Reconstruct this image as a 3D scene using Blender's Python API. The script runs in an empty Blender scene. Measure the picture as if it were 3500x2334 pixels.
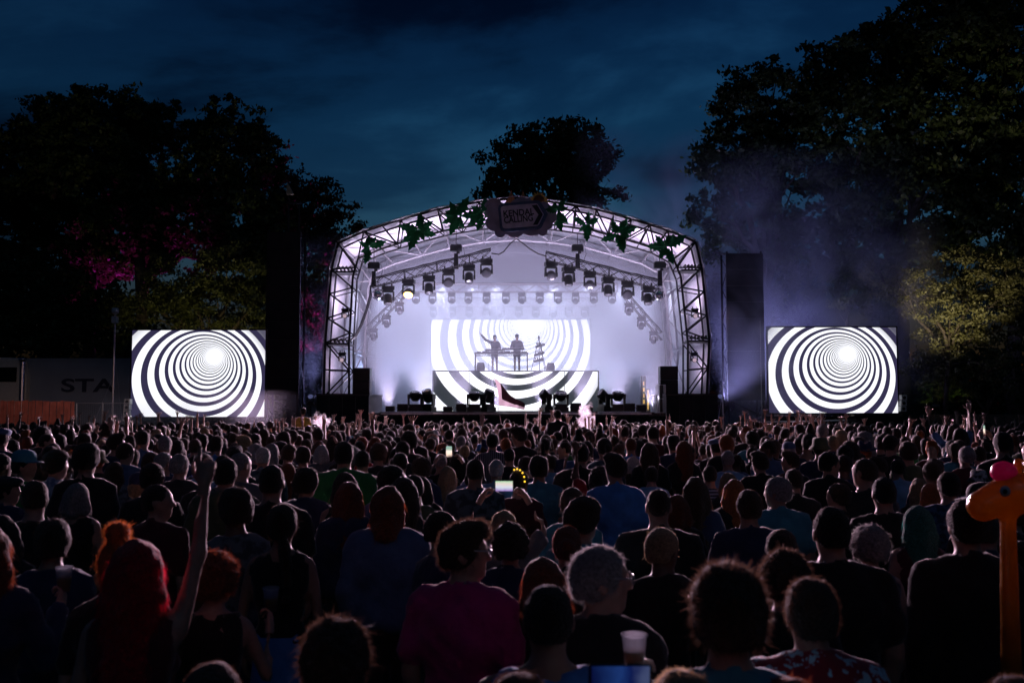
import bpy, bmesh, math, random
import numpy as np
from mathutils import Vector, Matrix

R = math.radians
SC = bpy.context.scene
COL = SC.collection
rng = np.random.default_rng(7)
random.seed(7)

# ------------------------------------------------------------------ camera
FPX = 3500 * 35.0 / 36.0          # focal length in photograph pixels
CAM_Z = 2.15
TILT = math.atan((1400 - 1167) / FPX)
cam_d = bpy.data.cameras.new('camera')
cam_d.lens, cam_d.sensor_width, cam_d.clip_end, cam_d.clip_start = 35, 36, 3000, 0.1
cam_d.dof.use_dof = True
cam_d.dof.focus_distance = 34
cam_d.dof.aperture_fstop = 4.0
cam = bpy.data.objects.new('camera', cam_d)
cam.location = (0, 0, CAM_Z)
cam.rotation_euler = (R(90) + TILT, 0, 0)
COL.objects.link(cam)
SC.camera = cam


def at(px, py, Y):
    """world point at depth Y (metres ahead of the camera) seen at photograph pixel px, py"""
    u, v = (px - 1750) / FPX, (1167 - py) / FPX
    dy = math.cos(TILT) - v * math.sin(TILT)
    dz = math.sin(TILT) + v * math.cos(TILT)
    t = Y / dy
    return Vector((u * t, Y, CAM_Z + dz * t))


# ------------------------------------------------------------------ render settings
SC.render.engine = 'CYCLES'
cy = SC.cycles
cy.use_denoising = True
cy.max_bounces = 5
cy.diffuse_bounces = 2
cy.glossy_bounces = 3
cy.transmission_bounces = 4
cy.transparent_max_bounces = 12
cy.volume_bounces = 1
cy.caustics_reflective = cy.caustics_refractive = False
cy.sample_clamp_indirect = 4
cy.volume_step_rate = 1.0
SC.view_settings.view_transform = 'Standard'
SC.view_settings.look = 'None'
SC.view_settings.exposure = 0.0
SC.view_settings.gamma = 1.0

# ------------------------------------------------------------------ world: the last light of dusk under drifting cloud
W = bpy.data.worlds.new('World')
SC.world = W
W.use_nodes = True
nt = W.node_tree
nt.nodes.clear()


def node(t, kind, loc=None, **kw):
    n = t.nodes.new(kind)
    for k, v in kw.items():
        if k.startswith('i_'):
            n.inputs[k[2:].replace('_', ' ')].default_value = v
        elif k.startswith('n_'):
            n.inputs[int(k[2:])].default_value = v
        else:
            setattr(n, k, v)
    return n


def link(t, a, b):
    t.links.new(a, b)


def math_n(t, op, a, b=None, clamp=False):
    n = t.nodes.new('ShaderNodeMath')
    n.operation = op
    n.use_clamp = clamp
    for i, v in enumerate((a, b)):
        if v is None:
            continue
        if isinstance(v, (int, float)):
            n.inputs[i].default_value = v
        else:
            t.links.new(v, n.inputs[i])
    return n.outputs[0]


def ramp(t, fac, stops, interp='LINEAR'):
    n = t.nodes.new('ShaderNodeValToRGB')
    cr = n.color_ramp
    cr.interpolation = interp
    while len(cr.elements) < len(stops):
        cr.elements.new(0.5)
    for e, (p, c) in zip(cr.elements, stops):
        e.position = p
        e.color = (*c, 1) if len(c) == 3 else c
    if fac is not None:
        t.links.new(fac, n.inputs[0])
    return n.outputs[0]


SUN_EL, SUN_AZ = R(-2.0), R(20)
sky = node(nt, 'ShaderNodeTexSky', sky_type='NISHITA', sun_disc=False)
sky.sun_elevation = SUN_EL
sky.sun_rotation = SUN_AZ
sky.air_density = 1.6
sky.ozone_density = 3.0
tc = node(nt, 'ShaderNodeTexCoord')
sep = node(nt, 'ShaderNodeSeparateXYZ')
link(nt, tc.outputs['Generated'], sep.inputs[0])
# flatten the direction on to a cloud deck so that the banks narrow towards the horizon
zc = math_n(nt, 'ADD', math_n(nt, 'MAXIMUM', sep.outputs[2], 0.0), 0.34)
comb = node(nt, 'ShaderNodeCombineXYZ')
link(nt, math_n(nt, 'DIVIDE', sep.outputs[0], zc), comb.inputs[0])
link(nt, math_n(nt, 'DIVIDE', sep.outputs[1], zc), comb.inputs[1])
cmap = node(nt, 'ShaderNodeMapping')
cmap.inputs['Scale'].default_value = (0.8, 1.1, 1)
cmap.inputs['Location'].default_value = (3.35, 1.05, 0.0)
link(nt, comb.outputs[0], cmap.inputs[0])
cn = node(nt, 'ShaderNodeTexNoise')
cn.inputs['Scale'].default_value = 1.7
cn.inputs['Detail'].default_value = 7
cn.inputs['Roughness'].default_value = 0.56
cn.inputs['Distortion'].default_value = 0.35
link(nt, cmap.outputs[0], cn.inputs['Vector'])
cloud = ramp(nt, cn.outputs[0], [(0.36, (0.04, 0.18, 0.32)), (0.50, (0.17, 0.72, 1.05)), (0.62, (0.38, 1.35, 1.7))], 'EASE')
elev = ramp(nt, sep.outputs[2], [(0.0, (1.2, 0.35, 0.7)), (0.10, (1.4, 0.7, 0.95)), (0.18, (1.5, 1.1, 1.15)), (0.28, (1.0, 1.0, 1.0)), (0.40, (0.5, 0.55, 0.62)), (0.7, (0.4, 0.5, 0.6))])
em_ = node(nt, 'ShaderNodeMix', data_type='RGBA', blend_type='MULTIPLY')
em_.inputs[0].default_value = 1
link(nt, cloud, em_.inputs[6])
link(nt, elev, em_.inputs[7])
grade = node(nt, 'ShaderNodeMix', data_type='RGBA', blend_type='MULTIPLY')
grade.inputs[0].default_value = 1
link(nt, sky.outputs[0], grade.inputs[6])
link(nt, em_.outputs[2], grade.inputs[7])
bgn = node(nt, 'ShaderNodeBackground')
bgn.inputs['Strength'].default_value = 0.28
link(nt, grade.outputs[2], bgn.inputs['Color'])
wout = node(nt, 'ShaderNodeOutputWorld')
link(nt, bgn.outputs[0], wout.inputs[0])

# the afterglow of the set sun, behind the camera
sd = bpy.data.lights.new('sun', 'SUN')
sd.energy, sd.angle, sd.color = 0.03, R(30), (0.62, 0.78, 1.0)
so = bpy.data.objects.new('sun', sd)
so.rotation_euler = (R(55), 0, R(20))
COL.objects.link(so)


# ------------------------------------------------------------------ helpers
def tag(o, label=None, cat=None, group=None, kind=None):
    if label:
        o['label'] = label
    if cat:
        o['category'] = cat
    if group:
        o['group'] = group
    if kind:
        o['kind'] = kind
    return o


def empty(name, loc=(0, 0, 0), rz=0.0):
    o = bpy.data.objects.new(name, None)
    o.location = loc
    o.rotation_euler = (0, 0, rz)
    o.empty_display_size = 0.2
    COL.objects.link(o)
    return o


def link_obj(name, me, parent=None, loc=None):
    o = bpy.data.objects.new(name, me)
    COL.objects.link(o)
    if parent is not None:
        o.parent = parent
    if loc is not None:
        o.location = loc
    return o


def np_mesh(name, verts, faces, mats, smooth=False, midx=None):
    """faces: (M,k) int array or list of arrays with different k"""
    me = bpy.data.meshes.new(name)
    fl = faces if isinstance(faces, (list, tuple)) else [faces]
    fl = [np.asarray(f, np.int32) for f in fl if len(f)]
    verts = np.asarray(verts, np.float32)
    nl = sum(f.size for f in fl)
    nf = sum(len(f) for f in fl)
    me.vertices.add(len(verts))
    me.vertices.foreach_set('co', verts.ravel())
    me.loops.add(nl)
    me.loops.foreach_set('vertex_index', np.concatenate([f.ravel() for f in fl]))
    me.polygons.add(nf)
    tot = np.concatenate([np.full(len(f), f.shape[1], np.int32) for f in fl])
    start = np.concatenate([[0], np.cumsum(tot)[:-1]]).astype(np.int32)
    me.polygons.foreach_set('loop_start', start)
    me.polygons.foreach_set('loop_total', tot)
    if midx is not None:
        me.polygons.foreach_set('material_index', np.asarray(midx, np.int32))
    me.polygons.foreach_set('use_smooth', np.full(nf, bool(smooth)))
    me.update(calc_edges=True)
    me.validate()
    for m in (mats if isinstance(mats, (list, tuple)) else [mats]):
        me.materials.append(m)
    return me


class MB:
    """collects simple solids and builds ONE mesh object"""
    def __init__(self):
        self.v, self.f, self.m = [], [], []

    def add(self, vs, fs, m=0):
        o = len(self.v)
        self.v += [tuple(x) for x in vs]
        self.f += [tuple(i + o for i in f) for f in fs]
        self.m += [m] * len(fs)
        return self

    def box(self, c, s, rot=None, m=0, taper=1.0):
        x, y, z = s[0] / 2, s[1] / 2, s[2] / 2
        vs = [Vector((sx * x * (taper if sz > 0 else 1), sy * y * (taper if sz > 0 else 1), sz * z)) for sz in (-1, 1) for sy in (-1, 1) for sx in (-1, 1)]
        if rot is not None:
            vs = [rot @ v for v in vs]
        vs = [v + Vector(c) for v in vs]
        return self.add(vs, [(0, 2, 3, 1), (4, 5, 7, 6), (0, 1, 5, 4), (2, 6, 7, 3), (0, 4, 6, 2), (1, 3, 7, 5)], m)

    def tube(self, p, q, r, r2=None, n=8, m=0, caps=True):
        p, q = Vector(p), Vector(q)
        r2 = r if r2 is None else r2
        d = (q - p)
        if d.length < 1e-6:
            return self
        mt = d.to_track_quat('Z', 'Y').to_matrix()
        vs = []
        for c, rr in ((p, r), (q, r2)):
            for i in range(n):
                a = 2 * math.pi * i / n
                vs.append(c + mt @ Vector((rr * math.cos(a), rr * math.sin(a), 0)))
        fs = [(i, (i + 1) % n, n + (i + 1) % n, n + i) for i in range(n)]
        if caps:
            fs += [tuple(range(n - 1, -1, -1)), tuple(range(n, 2 * n))]
        return self.add(vs, fs, m)

    def path(self, pts, rad, n=6, m=0):
        """a tube along points with a radius each"""
        pts = [Vector(p) for p in pts]
        vs, fs = [], []
        k = len(pts)
        rad = [rad] * k if isinstance(rad, (int, float)) else rad
        for j, p in enumerate(pts):
            d = pts[min(j + 1, k - 1)] - pts[max(j - 1, 0)]
            mt = d.to_track_quat('Z', 'Y').to_matrix()
            for i in range(n):
                a = 2 * math.pi * i / n
                vs.append(p + mt @ Vector((rad[j] * math.cos(a), rad[j] * math.sin(a), 0)))
        for j in range(k - 1):
            for i in range(n):
                a, b = j * n + i, j * n + (i + 1) % n
                fs.append((a, b, b + n, a + n))
        fs += [tuple(range(n - 1, -1, -1)), tuple((k - 1) * n + i for i in range(n))]
        return self.add(vs, fs, m)

    def lathe(self, prof, c=(0, 0, 0), n=20, m=0, rot=None):
        """prof: list of (r, z)"""
        vs, fs = [], []
        for r, z in prof:
            for i in range(n):
                a = 2 * math.pi * i / n
                v = Vector((r * math.cos(a), r * math.sin(a), z))
                vs.append((rot @ v if rot is not None else v) + Vector(c))
        for j in range(len(prof) - 1):
            for i in range(n):
                a, b = j * n + i, j * n + (i + 1) % n
                fs.append((a, b, b + n, a + n))
        return self.add(vs, fs, m)

    def prism(self, poly, y0, y1, m=0):
        """poly: (x, z) outline, extruded from y0 to y1"""
        n = len(poly)
        vs = [(x, y0, z) for x, z in poly] + [(x, y1, z) for x, z in poly]
        fs = [tuple(range(n)), tuple(range(2 * n - 1, n - 1, -1))] + [(i, n + i, n + (i + 1) % n, (i + 1) % n) for i in range(n)]
        return self.add(vs, fs, m)

    def build(self, name, mats, parent=None, smooth=False, bevel=0.0, loc=None):
        me = bpy.data.meshes.new(name)
        me.from_pydata(self.v, [], self.f)
        for m in (mats if isinstance(mats, (list, tuple)) else [mats]):
            me.materials.append(m)
        me.polygons.foreach_set('material_index', self.m)
        bm = bmesh.new()
        bm.from_mesh(me)
        bmesh.ops.recalc_face_normals(bm, faces=bm.faces)
        bm.to_mesh(me)
        bm.free()
        if smooth:
            me.polygons.foreach_set('use_smooth', [True] * len(me.polygons))
        me.update()
        o = link_obj(name, me, parent, loc)
        if bevel:
            b = o.modifiers.new('bevel', 'BEVEL')
            b.width, b.segments, b.limit_method = bevel, 2, 'ANGLE'
        return o


MATS = {}


def mat(name, col=(0.5, 0.5, 0.5), rough=0.6, metal=0.0, sheen=0.0, spec=0.5, noise=0.0, nscale=6.0, bump=0.0, bscale=40.0, trans=0.0, coat=0.0, col2=None, tgain=1.6):
    if name in MATS:
        return MATS[name]
    m = bpy.data.materials.new(name)
    m.use_nodes = True
    t = m.node_tree
    b = t.nodes['Principled BSDF']
    b.inputs['Base Color'].default_value = (*col, 1)
    b.inputs['Roughness'].default_value = rough
    b.inputs['Metallic'].default_value = metal
    b.inputs['Specular IOR Level'].default_value = spec
    b.inputs['Coat Weight'].default_value = coat
    if sheen:
        b.inputs['Sheen Weight'].default_value = sheen
        b.inputs['Sheen Roughness'].default_value = 0.45
    if noise or bump:
        tcn = node(t, 'ShaderNodeTexCoord')
    if noise:
        n = node(t, 'ShaderNodeTexNoise')
        n.inputs['Scale'].default_value = nscale
        n.inputs['Detail'].default_value = 5
        link(t, tcn.outputs['Object'], n.inputs['Vector'])
        c2 = col2 or tuple(c * (1 - noise) for c in col)
        c1 = col if col2 else tuple(min(1, c * (1 + noise)) for c in col)
        link(t, ramp(t, n.outputs[0], [(0.3, c2), (0.7, c1)]), b.inputs['Base Color'])
    if bump:
        n2 = node(t, 'ShaderNodeTexNoise')
        n2.inputs['Scale'].default_value = bscale
        n2.inputs['Detail'].default_value = 4
        link(t, tcn.outputs['Object'], n2.inputs['Vector'])
        bp = node(t, 'ShaderNodeBump')
        bp.inputs['Strength'].default_value = bump
        bp.inputs['Distance'].default_value = 0.02
        link(t, n2.outputs[0], bp.inputs['Height'])
        link(t, bp.outputs[0], b.inputs['Normal'])
    if trans:
        tr = node(t, 'ShaderNodeBsdfTranslucent')
        tr.inputs[0].default_value = (*[min(1, c * tgain) for c in col], 1)
        mx = node(t, 'ShaderNodeMixShader')
        mx.inputs[0].default_value = trans
        link(t, b.outputs[0], mx.inputs[1])
        link(t, tr.outputs[0], mx.inputs[2])
        link(t, mx.outputs[0], t.nodes['Material Output'].inputs['Surface'])
    MATS[name] = m
    return m


def emit(name, col, s):
    if name in MATS:
        return MATS[name]
    m = bpy.data.materials.new(name)
    m.use_nodes = True
    b = m.node_tree.nodes['Principled BSDF']
    b.inputs['Base Color'].default_value = (0.02, 0.02, 0.02, 1)
    b.inputs['Emission Color'].default_value = (*col, 1)
    b.inputs['Emission Strength'].default_value = s
    MATS[name] = m
    return m


BAR = {}


def bar(name, p, q, r, m, parent, n=8):
    """a round bar from p to q: a shared unit cylinder placed by its matrix (p, q in the parent's frame)"""
    key = (m.name, n)
    if key not in BAR:
        b = MB().tube((0, 0, 0), (0, 0, 1), 1.0, n=n)
        me = bpy.data.meshes.new('bar_' + m.name)
        me.from_pydata(b.v, [], b.f)
        me.materials.append(m)
        BAR[key] = me
    p, q = Vector(p), Vector(q)
    d = q - p
    o = link_obj(name, BAR[key], parent)
    o.matrix_local = Matrix.LocRotScale(p, d.to_track_quat('Z', 'Y'), Vector((r, r, d.length)))
    return o


def lamp(name, kind, loc, target, energy, color, size=None, angle=None, blend=0.5, parent=None):
    d = bpy.data.lights.new(name, kind)
    d.energy, d.color = energy, color
    if size is not None:
        d.shadow_soft_size = size
    if kind == 'SPOT':
        d.spot_size, d.spot_blend = angle, blend
    o = bpy.data.objects.new(name, d)
    COL.objects.link(o)
    if parent is not None:
        o.parent = parent
    o.location = loc
    o.rotation_euler = (Vector(target) - Vector(loc)).to_track_quat('-Z', 'Y').to_euler()
    return o


M_BLACK = mat('black_paint', (0.012, 0.012, 0.014), 0.5, noise=0.3)
M_DRAPE = mat('black_drape', (0.014, 0.015, 0.018), 0.9, sheen=0.3, noise=0.4, nscale=2.5, bump=0.5, bscale=3)
M_STEEL = mat('truss_steel', (0.018, 0.016, 0.02), 0.45, metal=0.2, noise=0.3)
M_ALU = mat('aluminium', (0.5, 0.5, 0.52), 0.35, metal=1.0, noise=0.2)
M_CASE = mat('fixture_black', (0.02, 0.02, 0.023), 0.4, noise=0.2)
# ------------------------------------------------------------------ bodies: smooth blends of rounded bones turned into one surface
def surface_nets(V, xs, ys, zs):
    s = V < 0
    shp = tuple(d - 1 for d in V.shape)
    acc = np.zeros(shp + (3,), np.float32)
    cnt = np.zeros(shp, np.int32)
    ax = (xs, ys, zs)
    cross = []
    for a in range(3):
        lo = [slice(None)] * 3
        hi = [slice(None)] * 3
        lo[a], hi[a] = slice(None, -1), slice(1, None)
        v0, v1 = V[tuple(lo)], V[tuple(hi)]
        c = s[tuple(lo)] != s[tuple(hi)]
        idx = np.argwhere(c)
        cross.append((idx, s[tuple(lo)][c]))
        t = v0[c] / (v0[c] - v1[c])
        pos = np.stack([ax[d][idx[:, d]] for d in range(3)], 1).astype(np.float32)
        pos[:, a] += t * (ax[a][idx[:, a] + 1] - ax[a][idx[:, a]])
        b1, b2 = [d for d in range(3) if d != a]
        for o1 in (-1, 0):
            for o2 in (-1, 0):
                ci = idx.copy()
                ci[:, b1] += o1
                ci[:, b2] += o2
                ok = (ci[:, b1] >= 0) & (ci[:, b2] >= 0) & (ci[:, b1] < shp[b1]) & (ci[:, b2] < shp[b2])
                ci = ci[ok]
                np.add.at(acc, tuple(ci.T), pos[ok])
                np.add.at(cnt, tuple(ci.T), 1)
    vid = np.full(shp, -1, np.int64)
    m = cnt > 0
    vid[m] = np.arange(m.sum())
    verts = acc[m] / cnt[m][:, None]
    quads = []
    for a in range(3):
        idx, s0 = cross[a]
        b1, b2 = ((1, 2), (2, 0), (0, 1))[a]
        ok = (idx[:, b1] > 0) & (idx[:, b2] > 0) & (idx[:, b1] < shp[b1]) & (idx[:, b2] < shp[b2])
        idx, s0 = idx[ok], s0[ok]
        q = []
        for o1, o2 in ((-1, -1), (0, -1), (0, 0), (-1, 0)):
            ci = idx.copy()
            ci[:, b1] += o1
            ci[:, b2] += o2
            q.append(vid[tuple(ci.T)])
        q = np.stack(q, 1)
        q[~s0] = q[~s0][:, ::-1]
        quads.append(q)
    return verts, np.concatenate(quads)


class Field:
    def __init__(self, xs, ys, zs):
        self.ax = [np.asarray(a, np.float32) for a in (xs, ys, zs)]
        self.V = np.full(tuple(len(a) for a in self.ax), 0.5, np.float32)

    def block(self, lo, hi):
        sl = []
        for a, l, h in zip(self.ax, lo, hi):
            i0, i1 = np.searchsorted(a, l), np.searchsorted(a, h)
            if i1 <= i0:
                return None, None
            sl.append(slice(int(i0), int(i1)))
        X, Y, Z = (a[s] for a, s in zip(self.ax, sl))
        return tuple(sl), (X[:, None, None], Y[None, :, None], Z[None, None, :])

    def _in(self, sl, d, k, op='add'):
        v = self.V[sl]
        if op == 'cut':
            self.V[sl] = np.maximum(v, -d)
        elif k <= 0:
            self.V[sl] = np.minimum(v, d)
        else:
            h = np.maximum(k - np.abs(v - d), 0) / k
            self.V[sl] = np.minimum(v, d) - h * h * k * 0.25

    def ell(self, c, r, k=0.03, M=None, op='add', off=0.0):
        c = np.asarray(c, float)
        r = np.asarray(r, float) + off
        if M is not None:
            c0 = M @ Vector(c)
            c = np.array(c0)
        rm = r.max() if M is not None else r
        mg = 0.07 + k
        sl, P3 = self.block(c - rm - mg, c + rm + mg)
        if sl is None:
            return
        q = [P3[i] - c[i] for i in range(3)]
        if M is not None:
            Ri = np.array(M.to_3x3()).T
            q = [Ri[i][0] * q[0] + Ri[i][1] * q[1] + Ri[i][2] * q[2] for i in range(3)]
        k0 = np.sqrt(sum((q[i] / r[i]) ** 2 for i in range(3)))
        k1 = np.sqrt(sum((q[i] / r[i] ** 2) ** 2 for i in range(3))) + 1e-6
        self._in(sl, k0 * (k0 - 1) / k1, k, op)

    def cone(self, a, b, r1, r2, k=0.03, M=None, op='add', off=0.0):
        if M is not None:
            a, b = M @ Vector(a), M @ Vector(b)
        a, b = np.asarray(a, float), np.asarray(b, float)
        r1, r2 = r1 + off, r2 + off
        rm = max(r1, r2) + 0.07 + k
        sl, P3 = self.block(np.minimum(a, b) - rm, np.maximum(a, b) + rm)
        if sl is None:
            return
        ba = b - a
        q = [P3[i] - a[i] for i in range(3)]
        h = np.clip(sum(q[i] * ba[i] for i in range(3)) / (ba @ ba + 1e-9), 0, 1)
        d = np.sqrt(sum((q[i] - h * ba[i]) ** 2 for i in range(3))) - (r1 + (r2 - r1) * h)
        self._in(sl, d, k, op)

    def keep(self, f):
        """keep only where f(X,Y,Z) < 0"""
        X, Y, Z = self.ax
        self.V = np.maximum(self.V, f(X[:, None, None], Y[None, :, None], Z[None, None, :]).astype(np.float32))

    def mesh(self):
        return surface_nets(self.V, *self.ax)


def axis(spans):
    """spans: list of (to, step) after the start"""
    out = [spans[0]]
    for to, st in spans[1:]:
        n = max(1, int(round((to - out[-1]) / st)))
        out += list(np.linspace(out[-1], to, n + 1)[1:])
    return out


def wob(v, amp, fr, seed=0.0):
    """soft wandering displacement along a fixed field of sines"""
    x, y, z = v[:, 0], v[:, 1], v[:, 2]
    a = np.sin(x * fr + 1.3 * np.sin(z * fr * 0.7 + seed) + seed) * np.cos(z * fr * 1.1 + y * fr * 0.6 + seed * 2)
    b = np.sin(y * fr * 1.7 - z * fr * 1.9 + seed * 3) * np.cos(x * fr * 1.5 + seed)
    return (amp * (0.6 * a + 0.4 * b))


def vnormals(v, q):
    n = np.zeros_like(v)
    fn = np.cross(v[q[:, 2]] - v[q[:, 0]], v[q[:, 3]] - v[q[:, 1]])
    for i in range(4):
        np.add.at(n, q[:, i], fn)
    return n / (np.linalg.norm(n, axis=1, keepdims=True) + 1e-9)


ARMS = {  # elbow and wrist offsets for the right arm (x outwards), hand kind
    'down': ((0.055, -0.035, -0.285), (-0.005, 0.07, -0.25), 'relaxed'),
    'front': ((0.06, 0.0, -0.285), (-0.09, 0.22, -0.02), 'relaxed'),
    'cup': ((0.07, -0.01, -0.28), (-0.02, 0.22, 0.10), 'grip'),
    'sidecup': ((0.13, -0.02, -0.255), (0.06, 0.12, 0.20), 'grip'),
    'up': ((0.075, 0.04, 0.275), (-0.01, 0.03, 0.26), 'open'),
    'upout': ((0.17, 0.03, 0.225), (0.02, 0.02, 0.26), 'open'),
    'bentup': ((0.16, 0.14, 0.16), (-0.05, 0.06, 0.25), 'open'),
    'point': ((0.05, 0.06, 0.275), (0.01, 0.02, 0.265), 'point'),
    'fist': ((0.09, 0.10, 0.25), (-0.01, 0.04, 0.255), 'fist'),
    'phone': ((0.13, 0.19, 0.05), (-0.15, 0.11, 0.19), 'grip'),
    'phoneup': ((0.13, 0.17, 0.17), (-0.13, 0.08, 0.22), 'grip'),
    'highcup': ((0.10, 0.05, -0.25), (-0.03, 0.17, 0.21), 'grip'),
    'keys': ((0.08, 0.05, -0.27), (-0.03, 0.24, -0.03), 'relaxed'),
    'reach': ((0.27, 0.0, 0.12), (0.20, 0.02, 0.24), 'relaxed'),
}
_hands = {}


def hand(kind, st=0.0065):
    """wrist at the origin, fingers along +Z, palm facing +Y, thumb towards +X"""
    if (kind, st) in _hands:
        return _hands[(kind, st)]
    F = Field(np.arange(-0.085, 0.1, st), np.arange(-0.06, 0.1, st), np.arange(-0.05, 0.22, st))
    F.cone((0, 0, -0.045), (0, 0, 0.02), 0.026, 0.026, 0.01)
    F.ell((0.0, 0, 0.055), (0.042, 0.017, 0.05), 0.02)
    fx = (-0.031, -0.011, 0.010, 0.030)
    fl = (0.058, 0.075, 0.082, 0.072)
    for i in range(4):
        p = Vector((fx[i], 0.0, 0.092 - (0.008 if i in (0, 3) else 0)))
        curl = {'open': 0.12, 'relaxed': 0.55, 'grip': 0.95, 'fist': 1.55, 'point': 1.55}[kind]
        if kind == 'point' and i == 3:
            curl = 0.05
        sp = {'open': 0.16, 'relaxed': 0.05}.get(kind, 0.0) * (i - 1.5)
        ang, seg = 0.0, (0.46, 0.32, 0.25)
        for j, sg in enumerate(seg):
            ang += curl * (0.7 if j == 0 else 1.0)
            d = Vector((math.sin(sp) * (1 if j == 0 else 0.7), math.sin(ang), math.cos(ang))).normalized()
            q = p + d * fl[i] * sg * 1.05
            F.cone(p, q, 0.0098 - j * 0.0008, 0.009 - j * 0.001, 0.004)
            p = q
    c = {'open': 0.25, 'relaxed': 0.45}.get(kind, 0.9)
    p = Vector((0.034, 0.004, 0.03))
    for j, ln in enumerate((0.036, 0.032, 0.024)):
        d = Vector((math.cos(0.75 + c * 0.4 * j), math.sin(c) * 0.8, math.sin(0.75 + c * 0.3 * j))).normalized()
        q = p + d * ln
        F.cone(p, q, 0.0125 - j * 0.0015, 0.011 - j * 0.001, 0.008)
        p = q
    _hands[(kind, st)] = F.mesh()
    return _hands[(kind, st)]


class Person:
    """joint positions of one pose; z up, facing +Y, about 1.757 m to the crown"""
    def __init__(self, yaw=0.0, pitch=0.0, roll=0.0, la='down', ra='down', sw=1.0, girth=1.0, fem=False, lean=0.0, stride=0.0):
        self.__dict__.update(yaw=yaw, pitch=pitch, roll=roll, la=la, ra=ra, sw=sw, girth=girth, fem=fem)
        piv = Vector((0, -0.01, 1.52))
        self.HM = Matrix.Translation(piv) @ Matrix.Rotation(yaw, 4, 'Z') @ Matrix.Rotation(-pitch, 4, 'X') @ Matrix.Rotation(roll, 4, 'Y') @ Matrix.Translation(-piv)
        self.stride = stride
        self.j = {}
        for s, a in ((1, ra), (-1, la)):
            e, w, hk = ARMS[a]
            raise_ = 0.035 if e[2] > 0.1 else (0.015 if e[2] > 0 else 0)
            S = Vector((s * 0.172 * sw, -0.008, 1.405 + raise_))
            E = S + Vector((s * e[0], e[1], e[2]))
            Wp = E + Vector((s * w[0], w[1], w[2]))
            self.j[s] = (S, E, Wp, hk)

    def torso(self, F, off=0.0, sleeves=None, neck=True, k=0.045):
        g, sw = self.girth, self.sw
        if self.fem:
            F.ell((0, -0.01, 0.96), (0.172 * g, 0.118 * g, 0.13), k, off=off)
            F.ell((0, 0, 1.12), (0.125 * g, 0.092 * g, 0.15), k, off=off)
            F.ell((0, -0.005, 1.28), (0.148 * g, 0.10 * g, 0.17), k, off=off)
            for s in (-1, 1):
                F.ell((s * 0.07, 0.085, 1.27), (0.06, 0.055, 0.06), 0.03, off=off)
        else:
            F.ell((0, 0, 0.96), (0.16 * g, 0.115 * g, 0.13), k, off=off)
            F.ell((0, 0.01 * g, 1.12), (0.15 * g, 0.112 * g, 0.16), k, off=off)
            F.ell((0, -0.005, 1.29), (0.172 * (0.5 + g * 0.5) * sw, 0.122 * g, 0.18), k, off=off)
        # shoulder line and trapezius
        F.cone((-0.13 * sw, -0.012, 1.40), (0.13 * sw, -0.012, 1.40), 0.058, 0.058, k, off=off)
        for s in (-1, 1):
            F.cone((0, -0.025, 1.475), (s * 0.145 * sw, -0.014, 1.425), 0.052, 0.04, k, off=off)
            F.ell((s * 0.075 * sw, -0.07, 1.31), (0.085, 0.05, 0.12), 0.05, off=off)
        if neck:
            F.cone((0, -0.02, 1.42), (0, -0.002, 1.58), 0.060 if not self.fem else 0.051, 0.056 if not self.fem else 0.047, 0.035)

    def arms(self, F, off=0.0, length=2.0, k=0.03, flare=0.0):
        g = (0.55 + 0.45 * self.girth) * (0.78 if self.fem else 1.0)
        for s in (-1, 1):
            S, E, Wp, hk = self.j[s]
            if length >= 1:
                F.cone(S, E, 0.052 * g, 0.041 * g, k, off=off)
                f = min(1.0, length - 1)
                if f > 0:
                    F.cone(E, E.lerp(Wp, f), 0.041 * g, (0.041 + (0.028 - 0.041) * f) * g, 0.02, off=off)
            elif length > 0:
                F.cone(S, S.lerp(E, length), 0.054 * g, 0.050 * g + flare, k, off=off)

    def legs(self, F, off=0.0, k=0.03, cut=0.0):
        g = self.girth
        for s in (-1, 1):
            fy = s * self.stride
            H = Vector((s * 0.085, 0, 0.93))
            K = Vector((s * 0.10, 0.015 + fy * 0.5, 0.50))
            A = Vector((s * 0.105, -0.01 + fy, 0.085))
            F.cone(H, K, 0.088 * g, 0.056 * g, 0.03, off=off)
            F.cone(K, A, 0.056 * g, 0.040, 0.02, off=off)
            if off < 0.005:
                F.cone(A + Vector((0, -0.03, -0.045)), A + Vector((0, 0.15, -0.055)), 0.038, 0.032, 0.02)

    def headparts(self, F):
        M = self.HM
        F.ell((0, -0.012, 1.665), (0.075, 0.096, 0.092), 0.02, M)
        F.ell((0, 0.03, 1.635), (0.060, 0.066, 0.092), 0.03, M)
        F.cone((0, 0.015, 1.59), (0, 0.06, 1.556), 0.053, 0.030, 0.03, M)
        F.cone((0, 0.088, 1.655), (0, 0.108, 1.622), 0.010, 0.015, 0.012, M)
        F.cone((-0.032, 0.074, 1.676), (0.032, 0.074, 1.676), 0.017, 0.017, 0.015, M)
        F.cone((-0.018, 0.082, 1.588), (0.018, 0.082, 1.588), 0.011, 0.011, 0.01, M)
        for s in (-1, 1):
            F.ell((s * 0.03, 0.104, 1.656), (0.016, 0.02, 0.011), 0.0, M, 'cut')
            F.ell((s * 0.077, -0.008, 1.635), (0.011, 0.024, 0.033), 0.008, M)

    def extents(self):
        pts = [p for s in (-1, 1) for p in self.j[s][:3]]
        return (min(-0.3, min(p.x for p in pts) - 0.1), max(0.3, max(p.x for p in pts) + 0.1), min(-0.22, min(p.y for p in pts) - 0.1), max(0.24, max(p.y for p in pts) + 0.1), max(1.79, max(p.z for p in pts) + 0.08))

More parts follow.
